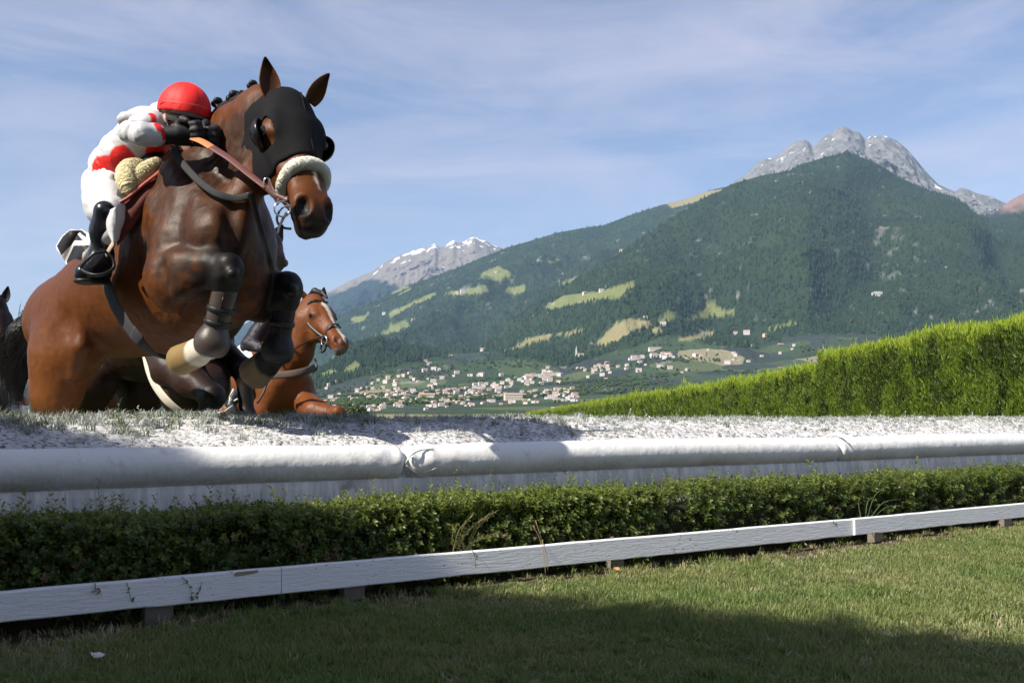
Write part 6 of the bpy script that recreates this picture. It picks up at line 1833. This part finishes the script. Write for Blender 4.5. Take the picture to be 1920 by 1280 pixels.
# --- black and white saddle cloth flying behind the boot
cloth_out = [(109, 460), (120, 443), (134, 433), (157, 433), (171, 440), (174, 454), (172, 469), (159, 489), (151, 503), (139, 513), (132, 509), (129, 497), (119, 479), (110, 468)]
b_up = [(111, 461), (122, 444), (134, 434.5), (157, 434.5), (165, 441), (165, 449), (153, 440), (140.5, 440), (151, 445), (160, 454), (143, 453), (131, 462), (119, 477)]
b_lo = [(143, 460.5), (167, 463.5), (159, 474.5), (156, 489), (149, 504), (129.5, 493), (130.5, 485)]
xs_, ys_ = np.arange(107, 178, .9), np.arange(430, 516, .9)
X_, Y_ = np.meshgrid(xs_, ys_, indexing='ij'); ins = in_poly(X_, Y_, cloth_out)
blk = in_poly(X_, Y_, b_up) | in_poly(X_, Y_, b_lo)
idm = -np.ones(X_.shape, int); idm[ins] = np.arange(ins.sum())
Pc_ = np.array([HM(x, y, .235 + .030 * math.sin((x - y) * .055) + .012 * math.sin(x * .16 + y * .07) - .0006 * (174 - x)) for x, y in zip(X_[ins], Y_[ins])])
q4 = np.stack([idm[:-1, :-1], idm[1:, :-1], idm[1:, 1:], idm[:-1, 1:]], -1).reshape(-1, 4); q4 = q4[(q4 >= 0).all(1)]
cl = mesh_np('saddle_cloth', Pc_, q4, M_breech); vcol(cl, 'coat', np.where(blk[ins][:, None], np.array([.014, .014, .016]), np.array([.70, .70, .70])))
sm = cl.modifiers.new('thick', 'SOLIDIFY'); sm.thickness = .010
tag(cl, 'black and white saddle cloth flapping behind the boot on the leaping horse', 'saddle cloth')
# ================================================================== the horses behind
M_dark = coat_material('dark_brown_coat', .46); M_chest = coat_material('chestnut_coat', .46)
class Frame:
    """a horse's own frame: x forward, y to its left, z up; origin under the withers"""
    def __init__(s, O, yaw, pitch=0.):
        s.O = np.asarray(O, float); c, n = math.cos(yaw), math.sin(yaw)
        f = np.array([c, n, 0]); l = np.array([-n, c, 0])
        s.f = f * math.cos(pitch) + UP * math.sin(pitch); s.l = l; s.u = np.cross(s.f, s.l)
        s.B = np.array([s.f, s.l, s.u])
    def __call__(s, x, y, z): return s.O + x * s.f + y * s.l + z * s.u
def trunk(s, T, zb=0.0):
    B = T.B
    s.ell(T(-.02, 0, 1.20), B, (.34, .235, .375), .10); s.ell(T(-.30, 0, 1.20), B, (.36, .275, .345), .10)
    s.ell(T(-.62, 0, 1.26), B, (.34, .255, .29), .10); s.ell(T(-.90, 0, 1.27), B, (.28, .25, .27), .10)
    s.ell(T(.24, 0, 1.18), B, (.24, .20, .31), .10); s.ell(T(.36, 0, 1.12), B, (.14, .16, .20), .08)
    for y in (-1, 1):
        s.ell(T(-1.0, .14 * y, 1.18), B, (.20, .14, .24), .08)
        s.cone(T(.04, .12 * y, 1.45), T(.32, .16 * y, 1.12), .075, .105, .08); s.cone(T(.05, .19 * y, 1.2), T(-.02, .19 * y, 1.02), .09, .09, .07)
        s.ell(T(.38, .09 * y, 1.08), B, (.09, .085, .13), .05)
    s.cone(T(0, 0, 1.54), T(-.25, 0, 1.48), .055, .06, .1)
def fore(s, T, y, elbow, knee, fet, hoof):
    E, K, Ft, Hf = [T(p[0], y * 1.0 + (p[2] if len(p) > 2 else 0), p[1]) for p in (elbow, knee, fet, hoof)]
    s.chain([E, E * .55 + K * .45, K], [.105, .080, .058], .05); s.ball(E - .03 * T.f, .065, .05)
    s.ball(K, .060, .03); s.chain([K, K * .5 + Ft * .5, Ft], [.048, .037, .042], .03); s.ball(Ft, .050, .03)
    s.cone(Ft, Hf, .042, .050, .03); ax = unit(Hf - Ft); s.cone(Hf, Hf + ax * .05, .050, .062, .015)
    return E, K, Ft, Hf
def hind(s, T, y, stifle, hock, fet, hoof):
    P = [T(-.92, y, 1.15), T(stifle[0], y * 1.15, stifle[1]), T(hock[0], y, hock[1]), T(fet[0], y, fet[1]), T(hoof[0], y, hoof[1])]
    s.chain(P, [.19, .13, .062, .045, .052], .06); return P
def ear_pair(parent, mat, f, B, spread, colour, L_=.15, wd=.036, fwd=.35):
    for y in (-1, 1):
        b = f(-.005, .058 * y, -.045); ear(b, b - B[0] * L_ * .8 + B[2] * L_ * fwd + B[1] * y * spread, B[2] * .8 + B[1] * y * .5, wd, mat, parent, colour=colour)
def eyes(parent, f, S=1.0):
    for y in (-1, 1):
        c_ = f(.184, .115 * y, -.058); VV = []
        for i in range(9):
            for j in range(10):
                a, b = math.pi * i / 8, 2 * math.pi * j / 10; VV.append(c_ + .021 * S * np.array([math.sin(a) * math.cos(b), math.sin(a) * math.sin(b), math.cos(a)]))
        Geo().add(VV, [[i * 10 + j, i * 10 + (j + 1) % 10, (i + 1) * 10 + (j + 1) % 10, (i + 1) * 10 + j] for i in range(8) for j in range(10)]).build('eye', M_eye, parent)
def frame_head(x, y_hint):
    X = unit(x); Y = unit(np.asarray(y_hint, float) - np.dot(y_hint, X) * X); return np.array([X, Y, unit(np.cross(X, Y))])

# ---------------- dark horse right behind the leaper
T2 = Frame((0, 0, 0), -math.radians(40), math.radians(12))
ref = at_y(402, 560, 5.45)                       # its chest front
T2.O = ref - (T2(.42, 0, 1.15) - T2.O)
P02 = T2.O.copy()
def M2(px, py, y=0.0): return on_plane(px, py, P02 + y * T2.l, T2.l)
DK, DKB = (.026, .0125, .0085), (.010, .0075, .0065)
s = Sculpt(); trunk(s, T2)
hp2 = at_y(497, 436, 5.05); B2 = frame_head([.16, -.80, -.58], [.86, .45, -.03])
def H2(x, y, z): return hp2 + x * B2[0] + y * B2[1] + z * B2[2]
nb0, nb1 = T2(.16, 0, 1.30), H2(.02, 0, -.10)
s.chain([nb0, nb0 * .5 + nb1 * .5 + UP * .03, nb1], [.22, .165, .125], .1, T2.l, .6); s.cone(nb1, H2(.12, 0, -.14), .12, .10, .06, T2.l, .65)
head_sculpt(s, H2, B2)
s.ell(M2(365, 730, 0), T2.B, (.24, .17, .17), .08)
# right fore folded forwards, left fore hanging
k2r = M2(398, 742, -.19); e2r = M2(322, 690, -.22)
s.chain([T2(.12, -.18, 1.1), e2r, e2r * .5 + k2r * .5, k2r], [.13, .105, .078, .058], .04); s.ball(k2r, .064, .03); s.ball(e2r + np.array([0, 0, -.02]), .08, .04)
f2r = M2(372, 808, -.19); s.chain([k2r, f2r], [.045, .042], .03); s.ball(f2r, .05, .03); s.cone(f2r, f2r - .10 * T2.f + UP * -.03, .045, .055, .02)
k2l = M2(456, 690, .17); e2l = M2(400, 650, .19)
s.chain([T2(.15, .17, 1.1), e2l, k2l], [.13, .10, .058], .04); s.ball(k2l, .062, .03)
f2l = M2(464, 782, .17); s.chain([k2l, f2l], [.045, .042], .03); s.ball(f2l, .052, .03); s.cone(f2l, f2l - .09 * T2.f - UP * .06, .045, .055, .02)
hp_a = hind(s, T2, -.16, (-.62, .92), (-1.02, .52), (-.92, .20), (-.86, .08)); hp_b = hind(s, T2, .16, (-.66, .90), (-1.08, .52), (-.98, .20), (-.92, .08))
D, lo, res = s.grid(.014); V, F = surface_nets(D, lo, res, 2); V = flesh(V, F, 1.3)
C = paint(V, DK, [(k2r, f2r, .10, .09, DKB, .06), (k2l, f2l, .10, .09, DKB, .06), (H2(.5, 0, -.06), H2(.62, 0, -.07), .08, .1, DKB, .05)])
h2 = empty('dark_horse', tuple(np.array([T2.O[0], T2.O[1], 0.]))); tag(h2, 'dark brown horse with a white girth half hidden behind the leaping bay', 'horse', 'racehorses')
o = mesh_np('body', V, F, M_dark, h2); vcol(o, 'coat', C); eyes(h2, H2); ear_pair(h2, M_dark, H2, B2, .03, DK)
# folded hoof of its other foreleg seen between the legs
gp = [M2(x, y, r_) for x, y, r_ in catmull([(272, 664, -.285), (279, 694, -.292), (292, 724, -.285), (316, 754, -.255), (350, 778, -.17), (385, 786, -.05)], 8)]
M_whiteweb = plain('white_webbing', (.58, .53, .44), .8, .2, vary=.2, scale=60, bump=.4)
Geo().tube(gp, .034, 10, flat=.16, up=[T2.l * -.9 - UP * (.1 + .7 * (i / len(gp)) ** 2) for i in range(len(gp))]).build('white_girth', M_whiteweb, h2)
Geo().tube([M2(350, 774, -.19), M2(392, 772, -.02), M2(388, 800, .0)], .05, 8, flat=.2, up=UP).build('green_girth_end', plain('olive_cloth', (.05, .06, .025), .8, .2, bump=.4), h2)
# saddle and number cloth are hidden by the bay; its tail hangs behind
Geo().tube([T2(-1.16, 0, 1.38), T2(-1.30, .02, 1.15), T2(-1.34, .0, .8), T2(-1.3, 0, .55)], [.03, .06, .06, .02], 10).build('tail', M_blackhair, h2)

# ---------------- chestnut with the white blaze
CH = (.125, .039, .010); CHD = (.07, .022, .008)
T3 = Frame((0, 0, 0), -math.radians(58), math.radians(4))
T3.O = at_y(543, 726, 8.7) - (T3(.45, 0, 1.10) - T3.O)
s = Sculpt(); trunk(s, T3)
hp3 = at_y(596, 557, 8.55); B3 = frame_head([.36, -.42, -.52], [.70, .70, -.03])
def H3(x, y, z): return hp3 + 1.06 * (x * B3[0] + y * B3[1] + z * B3[2])
nb0, nb1 = T3(.22, 0, 1.26), H3(.03, 0, -.11)
s.chain([nb0, at_y(556, 652, 8.62), at_y(570, 606, 8.58), nb1], [.22, .180, .158, .130], .1, T3.l, .72); s.cone(nb1, H3(.13, 0, -.15), .115, .10, .06, B3[1], .65)
head_sculpt(s, H3, B3, 1.06)
for y in (-1, 1): s.cone(T3(.42, .10 * y, 1.15), T3(.30, .17 * y, .92), .10, .10, .06)
kl = at_y(634, 778, 8.35); s.chain([T3(.30, .17, 1.0), at_y(592, 772, 8.5), kl], [.125, .105, .062], .05); s.ball(kl, .072, .03); s.ball(kl + np.array([.0, -.03, .035]), .045, .03); fl_ = kl + np.array([-.06, .05, -.28]); s.chain([kl, fl_], [.048, .042], .03); s.cone(fl_, fl_ + np.array([-.09, .06, -.03]), .045, .055, .03)
fore(s, T3, -.17, (.24, .92), (.42, .62), (.30, .34), (.20, .26))
hind(s, T3, -.16, (-.62, .95), (-1.05, .55), (-.98, .22), (-.92, .10)); hind(s, T3, .16, (-.66, .95), (-1.12, .58), (-1.2, .26), (-1.2, .14))
D, lo, res = s.grid(.0125); V, F = surface_nets(D, lo, res, 2); V = flesh(V, F, 1.5)
GREY = (.16, .13, .115)
C = paint(V, CH, [(T3(.1, 0, 1.55), T3(-1, 0, 1.5), .05, .05, CHD, .1),
    (H3(.505, 0, -.11), H3(.60, 0, -.11), .055, .075, GREY, .05), (H3(.56, 0, -.14), H3(.60, 0, -.14), .035, .035, (.05, .04, .036), .02),
    (H3(.12, .005, .012), H3(.20, .012, .012), .032, .022, WHT, .008), (H3(.20, .012, .012), H3(.36, .016, .010), .021, .021, WHT, .008), (H3(.36, .016, .010), H3(.54, .022, -.002), .022, .030, WHT, .008),
    (H3(.55, -.05, -.005), H3(.56, -.05, -.005), .024, .024, (.03, .012, .012), .012), (H3(.20, -.10, -.06), H3(.2, -.11, -.06), .028, .03, (.07, .03, .018), .02)])
h3 = empty('chestnut_horse', tuple(np.array([T3.O[0], T3.O[1], 0.]))); tag(h3, 'chestnut horse with a white blaze galloping up behind the bank', 'horse', 'racehorses')
o = mesh_np('body', V, F, M_chest, h3); vcol(o, 'coat', C); eyes(h3, H3)
ear(at_y(575, 562, 8.62), at_y(563, 540, 8.62), [.6, -.8, 0], .030, M_chest, h3, colour=CH); ear(at_y(607, 554, 8.7), at_y(608, 538, 8.7), [.6, -.8, 0], .026, M_chest, h3, colour=CH)
mk = Sculpt(); mk.chain([at_y(575, 560, 8.66), at_y(590, 546, 8.62), at_y(606, 550, 8.55), at_y(613, 558, 8.5)], [.02, .028, .024, .012], .02); D, lo, res = mk.grid(.008); V, F = surface_nets(D, lo, res, 1); mesh_np('forelock', V, F, M_blackhair, h3)
mk = Sculpt(); mk.chain([at_y(576, 560, 8.66), at_y(556, 590, 8.75), at_y(540, 630, 8.85)], [.03, .05, .05], .04); D, lo, res = mk.grid(.012); V, F = surface_nets(D, lo, res, 1); mesh_np('mane', V, F, M_blackhair, h3)
def band(f, B, pts, w, mat, name, parent, flat=.3):
    P = [f(*p) for p in catmull(pts, 5)]; return Geo().tube(P, w, 8, flat=flat, up=-B[1] * .8 + B[2] * .3).build(name, mat, parent)
band(H3, B3, [(.06, -.096, .0), (.09, -.116, -.10), (.20, -.118, -.13), (.33, -.092, -.115), (.43, -.066, -.09)], .013, M_black, 'cheek_strap', h3)
band(H3, B3, [(.43, -.062, -.095), (.40, -.068, -.04), (.385, -.045, .012), (.38, .0, .024), (.385, .05, .0)], .014, M_black, 'noseband', h3)
band(H3, B3, [(.06, -.088, .0), (.08, -.05, .02), (.085, .05, .02)], .012, M_black, 'browband', h3)
rc = H3(.455, -.075, -.095)
Geo().tube([rc + .040 * (math.cos(a) * B3[0] + math.sin(a) * B3[2]) - .01 * B3[1] for a in np.linspace(0, 6.28, 18, endpoint=False)], .006, 6, closed=True).build('bit_ring', M_steel, h3)
Geo().tube([rc + B3[0] * .02 + .035 * math.cos(a) * B3[0] + (.045 * math.sin(a) - .055) * B3[2] for a in np.linspace(0, 6.28, 18, endpoint=False)], .009, 6, closed=True).build('curb_strap', M_black, h3)
Geo().tube([at_y(*p) for p in catmull([(606, 630, 8.25), (580, 638, 8.3), (556, 652, 8.38), (532, 668, 8.6)], 6)], .010, 7, flat=.5).build('rein', M_black, h3)
Geo().tube([at_y(*p) for p in catmull([(497, 706, 8.48), (520, 703, 8.36), (550, 700, 8.28), (577, 694, 8.32), (590, 688, 8.5)], 6)], .030, 8, flat=.25, up=np.array([.4, -.9, 0])).build('breast_girth', plain('taupe_webbing', (.07, .05, .045), .8, .2, bump=.4), h3)
Geo().tube([at_y(*p) for p in catmull([(503, 712, 8.36), (494, 736, 8.3), (482, 756, 8.28)], 5)], .009, 6).build('girth_strap', M_black, h3)
Geo().tube([at_y(*p) for p in catmull([(590, 672, 8.55), (595, 684, 8.5), (592, 694, 8.5), (586, 698, 8.5)], 4)], .006, 6).build('loose_strap', M_black, h3)

# ---------------- riders behind
M_darksilk = silk_material('dark_silk', .55, .3, .3, 14)
def small_rider(label, Hp, headp, hipp, sh, el, wr, kn, an, toe, lat, jcol, jbase, bcol, capcol, fwd, boots=BLK, group='jockeys', far=None, res=.012):
    e = empty('person', tuple(np.array([hipp[0], hipp[1], 0.]))); tag(e, label, 'person', group)
    f = unit(fwd); l = unit(lat); u = np.cross(f, l) if np.cross(f, l)[2] > 0 else np.cross(l, f); B = np.array([f, l, u])
    s = Sculpt(); s.ell(headp, B, (.10, .078, .115), .03); s.cone(headp + f * .085 - u * .03, headp + f * .11 - u * .045, .013, .016, .012); s.ell(headp + f * .05 - u * .08, B, (.05, .05, .06), .03)
    nk = headp - u * .10 - f * .05; mid = (np.array(sh[0]) + np.array(sh[1])) / 2
    s.cone(headp - u * .05, mid, .055, .07, .03); s.cone(mid, hipp, .10, .10, .05)
    for k in (0, 1):
        s.chain([mid, sh[k], el[k], wr[k]], [.08, .06, .042, .028], .03)
        d = unit(np.array(wr[k]) - np.array(el[k])); hand(s, np.array(wr[k]), d, u * .9, unit(np.cross(d, u)), 1.0)
        s.chain([hipp, kn[k], an[k]], [.085, .055, .038], .03); s.cone(an[k], toe[k], .036, .032, .02)
    sd_mesh(s, res * .8, 'body', M_skin, e, 1)
    s = Sculpt(); s.cone(mid, hipp * .75 + mid * .25, .135, .125, .05, l, 1.15); s.ell(mid, B, (.09, .19, .08), .05)
    for k in (0, 1): s.chain([mid * .4 + np.array(sh[k]) * .6, sh[k], el[k], np.array(wr[k]) - unit(np.array(wr[k]) - np.array(el[k])) * .03], [.09, .075, .062, .036], .03)
    sd_mesh(s, res, 'jacket', M_darksilk if jbase[0] < .1 else M_silk, e, 1, jcol, jbase, noise=lambda V: (.010 * (fbm(V * 18, 3, 4, .5, True) - .2))[:, None] * unit([-.3, -.8, .3]))
    s = Sculpt(); s.ell(hipp, B, (.13, .15, .12), .05)
    for k in (0, 1): s.chain([hipp, kn[k], np.array(kn[k]) * .7 + np.array(an[k]) * .3], [.115, .075, .055], .04)
    sd_mesh(s, res, 'breeches', M_breech, e, 1, [], bcol)
    for k in (0, 1):
        s = Sculpt(); s.chain([np.array(kn[k]) * .75 + np.array(an[k]) * .25, an[k]], [.056, .044], .03); s.cone(an[k], toe[k], .044, .038, .03); s.cone(an[k], np.array(an[k]) * 1.25 - np.array(toe[k]) * .25 - UP * .04, .04, .036, .02)
        sd_mesh(s, res, 'riding_boot', M_bootleather, e, 1)
    s = Sculpt(); s.ell(headp + u * .035, B, (.118, .098, .098), .02); s.ell(headp - u * .16, B, (.25, .25, .13), .02, 's'); s.ell(headp + f * .11 + u * .01, B, (.06, .08, .014), .02)
    sd_mesh(s, res * .7, 'racing_cap', capcol, e, 1)
    g = Sculpt(); g.ell(headp + f * .088 - u * .0, B, (.03, .068, .028), .01); sd_mesh(g, .008, 'goggles', M_blackplastic, e, 1)
    return e
# black and white rider on the chestnut
l3 = T3.l
hip3 = at_y(468, 668, 9.25); hd3 = at_y(528, 560, 8.95)
small_rider('jockey in black jacket and white breeches riding the chestnut horse', None, hd3, hip3,
    (at_y(505, 594, 8.85), at_y(527, 600, 9.2)), (at_y(470, 645, 8.75), at_y(540, 640, 9.3)), (at_y(512, 662, 8.6), at_y(535, 660, 9.0)),
    (at_y(496, 690, 8.75), at_y(545, 690, 9.4)), (at_y(432, 755, 8.85), at_y(560, 770, 9.5)), (at_y(444, 785, 8.6), at_y(570, 790, 9.3)), l3,
    [(at_y(521, 608, 8.75), at_y(516, 640, 8.75), .075, .05, (.5, .52, .55), .02), (at_y(455, 610, 9.0), at_y(480, 585, 9.0), .05, .05, (.5, .52, .55), .02)], (.014, .013, .018), (.80, .80, .82), M_cap, T3.f * .95 - UP * .2)
# bright fastenings of his stirrup and boot
for k, (a, b, w) in enumerate((((412, 768), (422, 752), .012), ((431, 745), (438, 730), .014), ((429, 758), (432, 744), .010), ((440, 751), (446, 748), .012), ((420, 772), (436, 760), .009), ((408, 775), (418, 772), .014))):
    Geo().tube([at_y(*a, 8.55), at_y((a[0] + b[0]) / 2 + 1, (a[1] + b[1]) / 2 - 1, 8.53), at_y(*b, 8.55)], w, 7, flat=.5).build('stirrup_trim', plain('pale_trim', (.78, .80, .76), .6, .3, bump=0), [o for o in COL.objects if o.name.startswith('person')][-1])

# ---------------- dark horse at the left edge
T4 = Frame((0, 0, 0), -math.radians(40), math.radians(2))
hp4 = at_y(-2, 560, 8.6); B4 = frame_head([.30, -.30, -.80], [.60, .78, -.05])
def H4(x, y, z): return hp4 + 1.08 * (x * B4[0] + y * B4[1] + z * B4[2])
T4.O = hp4 - (T4(.72, 0, 1.98) - T4.O)
s = Sculpt(); trunk(s, T4); nb0, nb1 = T4(.16, 0, 1.30), H4(.02, 0, -.11)
s.chain([nb0, nb0 * .5 + nb1 * .5, nb1], [.23, .17, .125], .1, T4.l, .6); s.cone(nb1, H4(.12, 0, -.14), .12, .10, .06, T4.l, .65); head_sculpt(s, H4, B4, 1.08)
for y in (-.17, .17): fore(s, T4, y, (.16, .95), (.34, .62), (.22, .32), (.12, .22))
for y in (-.16, .16): hind(s, T4, y, (-.62, .95), (-1.05, .55), (-.98, .22), (-.92, .10))
D, lo, res = s.grid(.016); V, F = surface_nets(D, lo, res, 2)
h4 = empty('dark_horse', tuple(np.array([T4.O[0], T4.O[1], 0.]))); tag(h4, 'almost black horse whose head shows at the left edge behind the bay tail', 'horse', 'racehorses')
o = mesh_np('body', V, F, M_dark, h4); vcol(o, 'coat', paint(V, (.020, .010, .008), [])); eyes(h4, H4, 1.2)
ear(at_y(8, 566, 8.7), at_y(15, 536, 8.7), [.3, -1, 0], .036, M_dark, h4, colour=(.02, .01, .008)); ear(at_y(-14, 566, 8.5), at_y(-22, 536, 8.5), [.3, -1, 0], .034, M_dark, h4, colour=(.02, .01, .008))
band(H4, B4, [(.39, -.07, -.09), (.375, -.045, .008), (.37, .0, .026), (.375, .05, .006)], .014, M_brownleather, 'noseband', h4)
Geo().tube([T4(-1.16, 0, 1.38), T4(-1.30, .02, 1.15), T4(-1.34, .0, .8)], [.03, .06, .03], 10).build('tail', M_blackhair, h4)

# ---------------- bay and its rider farther back, glimpsed through the legs
T5 = Frame((0, 0, 0), -math.radians(48), math.radians(0))
T5.O = at_y(172, 744, 10.8) - (T5(.30, -.15, 1.20) - T5.O)
s = Sculpt(); trunk(s, T5); B5 = frame_head([.35, -.28, -.72], [.60, .78, -.05]); hp5 = T5(.78, 0, 1.85)
def H5(x, y, z): return hp5 + (x * B5[0] + y * B5[1] + z * B5[2])
nb0, nb1 = T5(.16, 0, 1.28), H5(.02, 0, -.11); s.chain([nb0, nb0 * .5 + nb1 * .5, nb1], [.23, .17, .125], .1, T5.l, .6); s.cone(nb1, H5(.12, 0, -.14), .12, .10, .06, T5.l, .65); head_sculpt(s, H5, B5)
for y in (-.17, .17): fore(s, T5, y, (.16, .95), (.30, .60), (.18, .30), (.10, .20))
for y in (-.16, .16): hind(s, T5, y, (-.62, .95), (-1.05, .55), (-.98, .22), (-.92, .10))
D, lo, res = s.grid(.018); V, F = surface_nets(D, lo, res, 2)
h5 = empty('bay_horse', tuple(np.array([T5.O[0], T5.O[1], 0.]))); tag(h5, 'light bay horse glimpsed between the hind legs of the leaping bay', 'horse', 'racehorses')
o = mesh_np('body', V, F, M_chest, h5); vcol(o, 'coat', paint(V, (.11, .042, .014), [])); eyes(h5, H5); ear_pair(h5, M_chest, H5, B5, .03, (.11, .042, .014))
hip5 = at_y(128, 700, 10.5); wz = np.array
small_rider('jockey with white breeches and dark boots glimpsed between the bay hind legs', None, at_y(165, 590, 10.1), hip5,
    (at_y(140, 630, 9.95), at_y(172, 632, 10.4)), (at_y(118, 668, 9.85), at_y(182, 665, 10.4)), (at_y(160, 676, 9.7), at_y(185, 680, 10.1)),
    (at_y(146, 728, 9.75), at_y(190, 720, 10.4)), (at_y(136, 770, 9.75), at_y(170, 770, 10.6)), (at_y(150, 795, 9.55), at_y(190, 790, 10.4)), T5.l, [], (.62, .62, .64), (.80, .80, .82), M_cap, T5.f * .95 - UP * .2, res=.016)
# another rider low at the left edge
hip6 = at_y(24, 764, 9.6)
small_rider('jockey in white and red crouching low at the left edge of the bank', None, at_y(-8, 700, 9.3), hip6,
    (at_y(-10, 738, 9.3), at_y(14, 736, 9.6)), (at_y(-14, 772, 9.2), at_y(30, 752, 9.5)), (at_y(10, 784, 9.1), at_y(44, 752, 9.4)),
    (at_y(34, 786, 9.3), at_y(44, 786, 9.7)), (at_y(20, 830, 9.4), at_y(40, 830, 9.8)), (at_y(34, 850, 9.2), at_y(54, 850, 9.6)), T4.l, [(at_y(12, 784, 9.1), at_y(20, 790, 9.1), .06, .06, RED, .02)], (.66, .64, .66), (.78, .78, .80), M_cap, T4.f, res=.016)
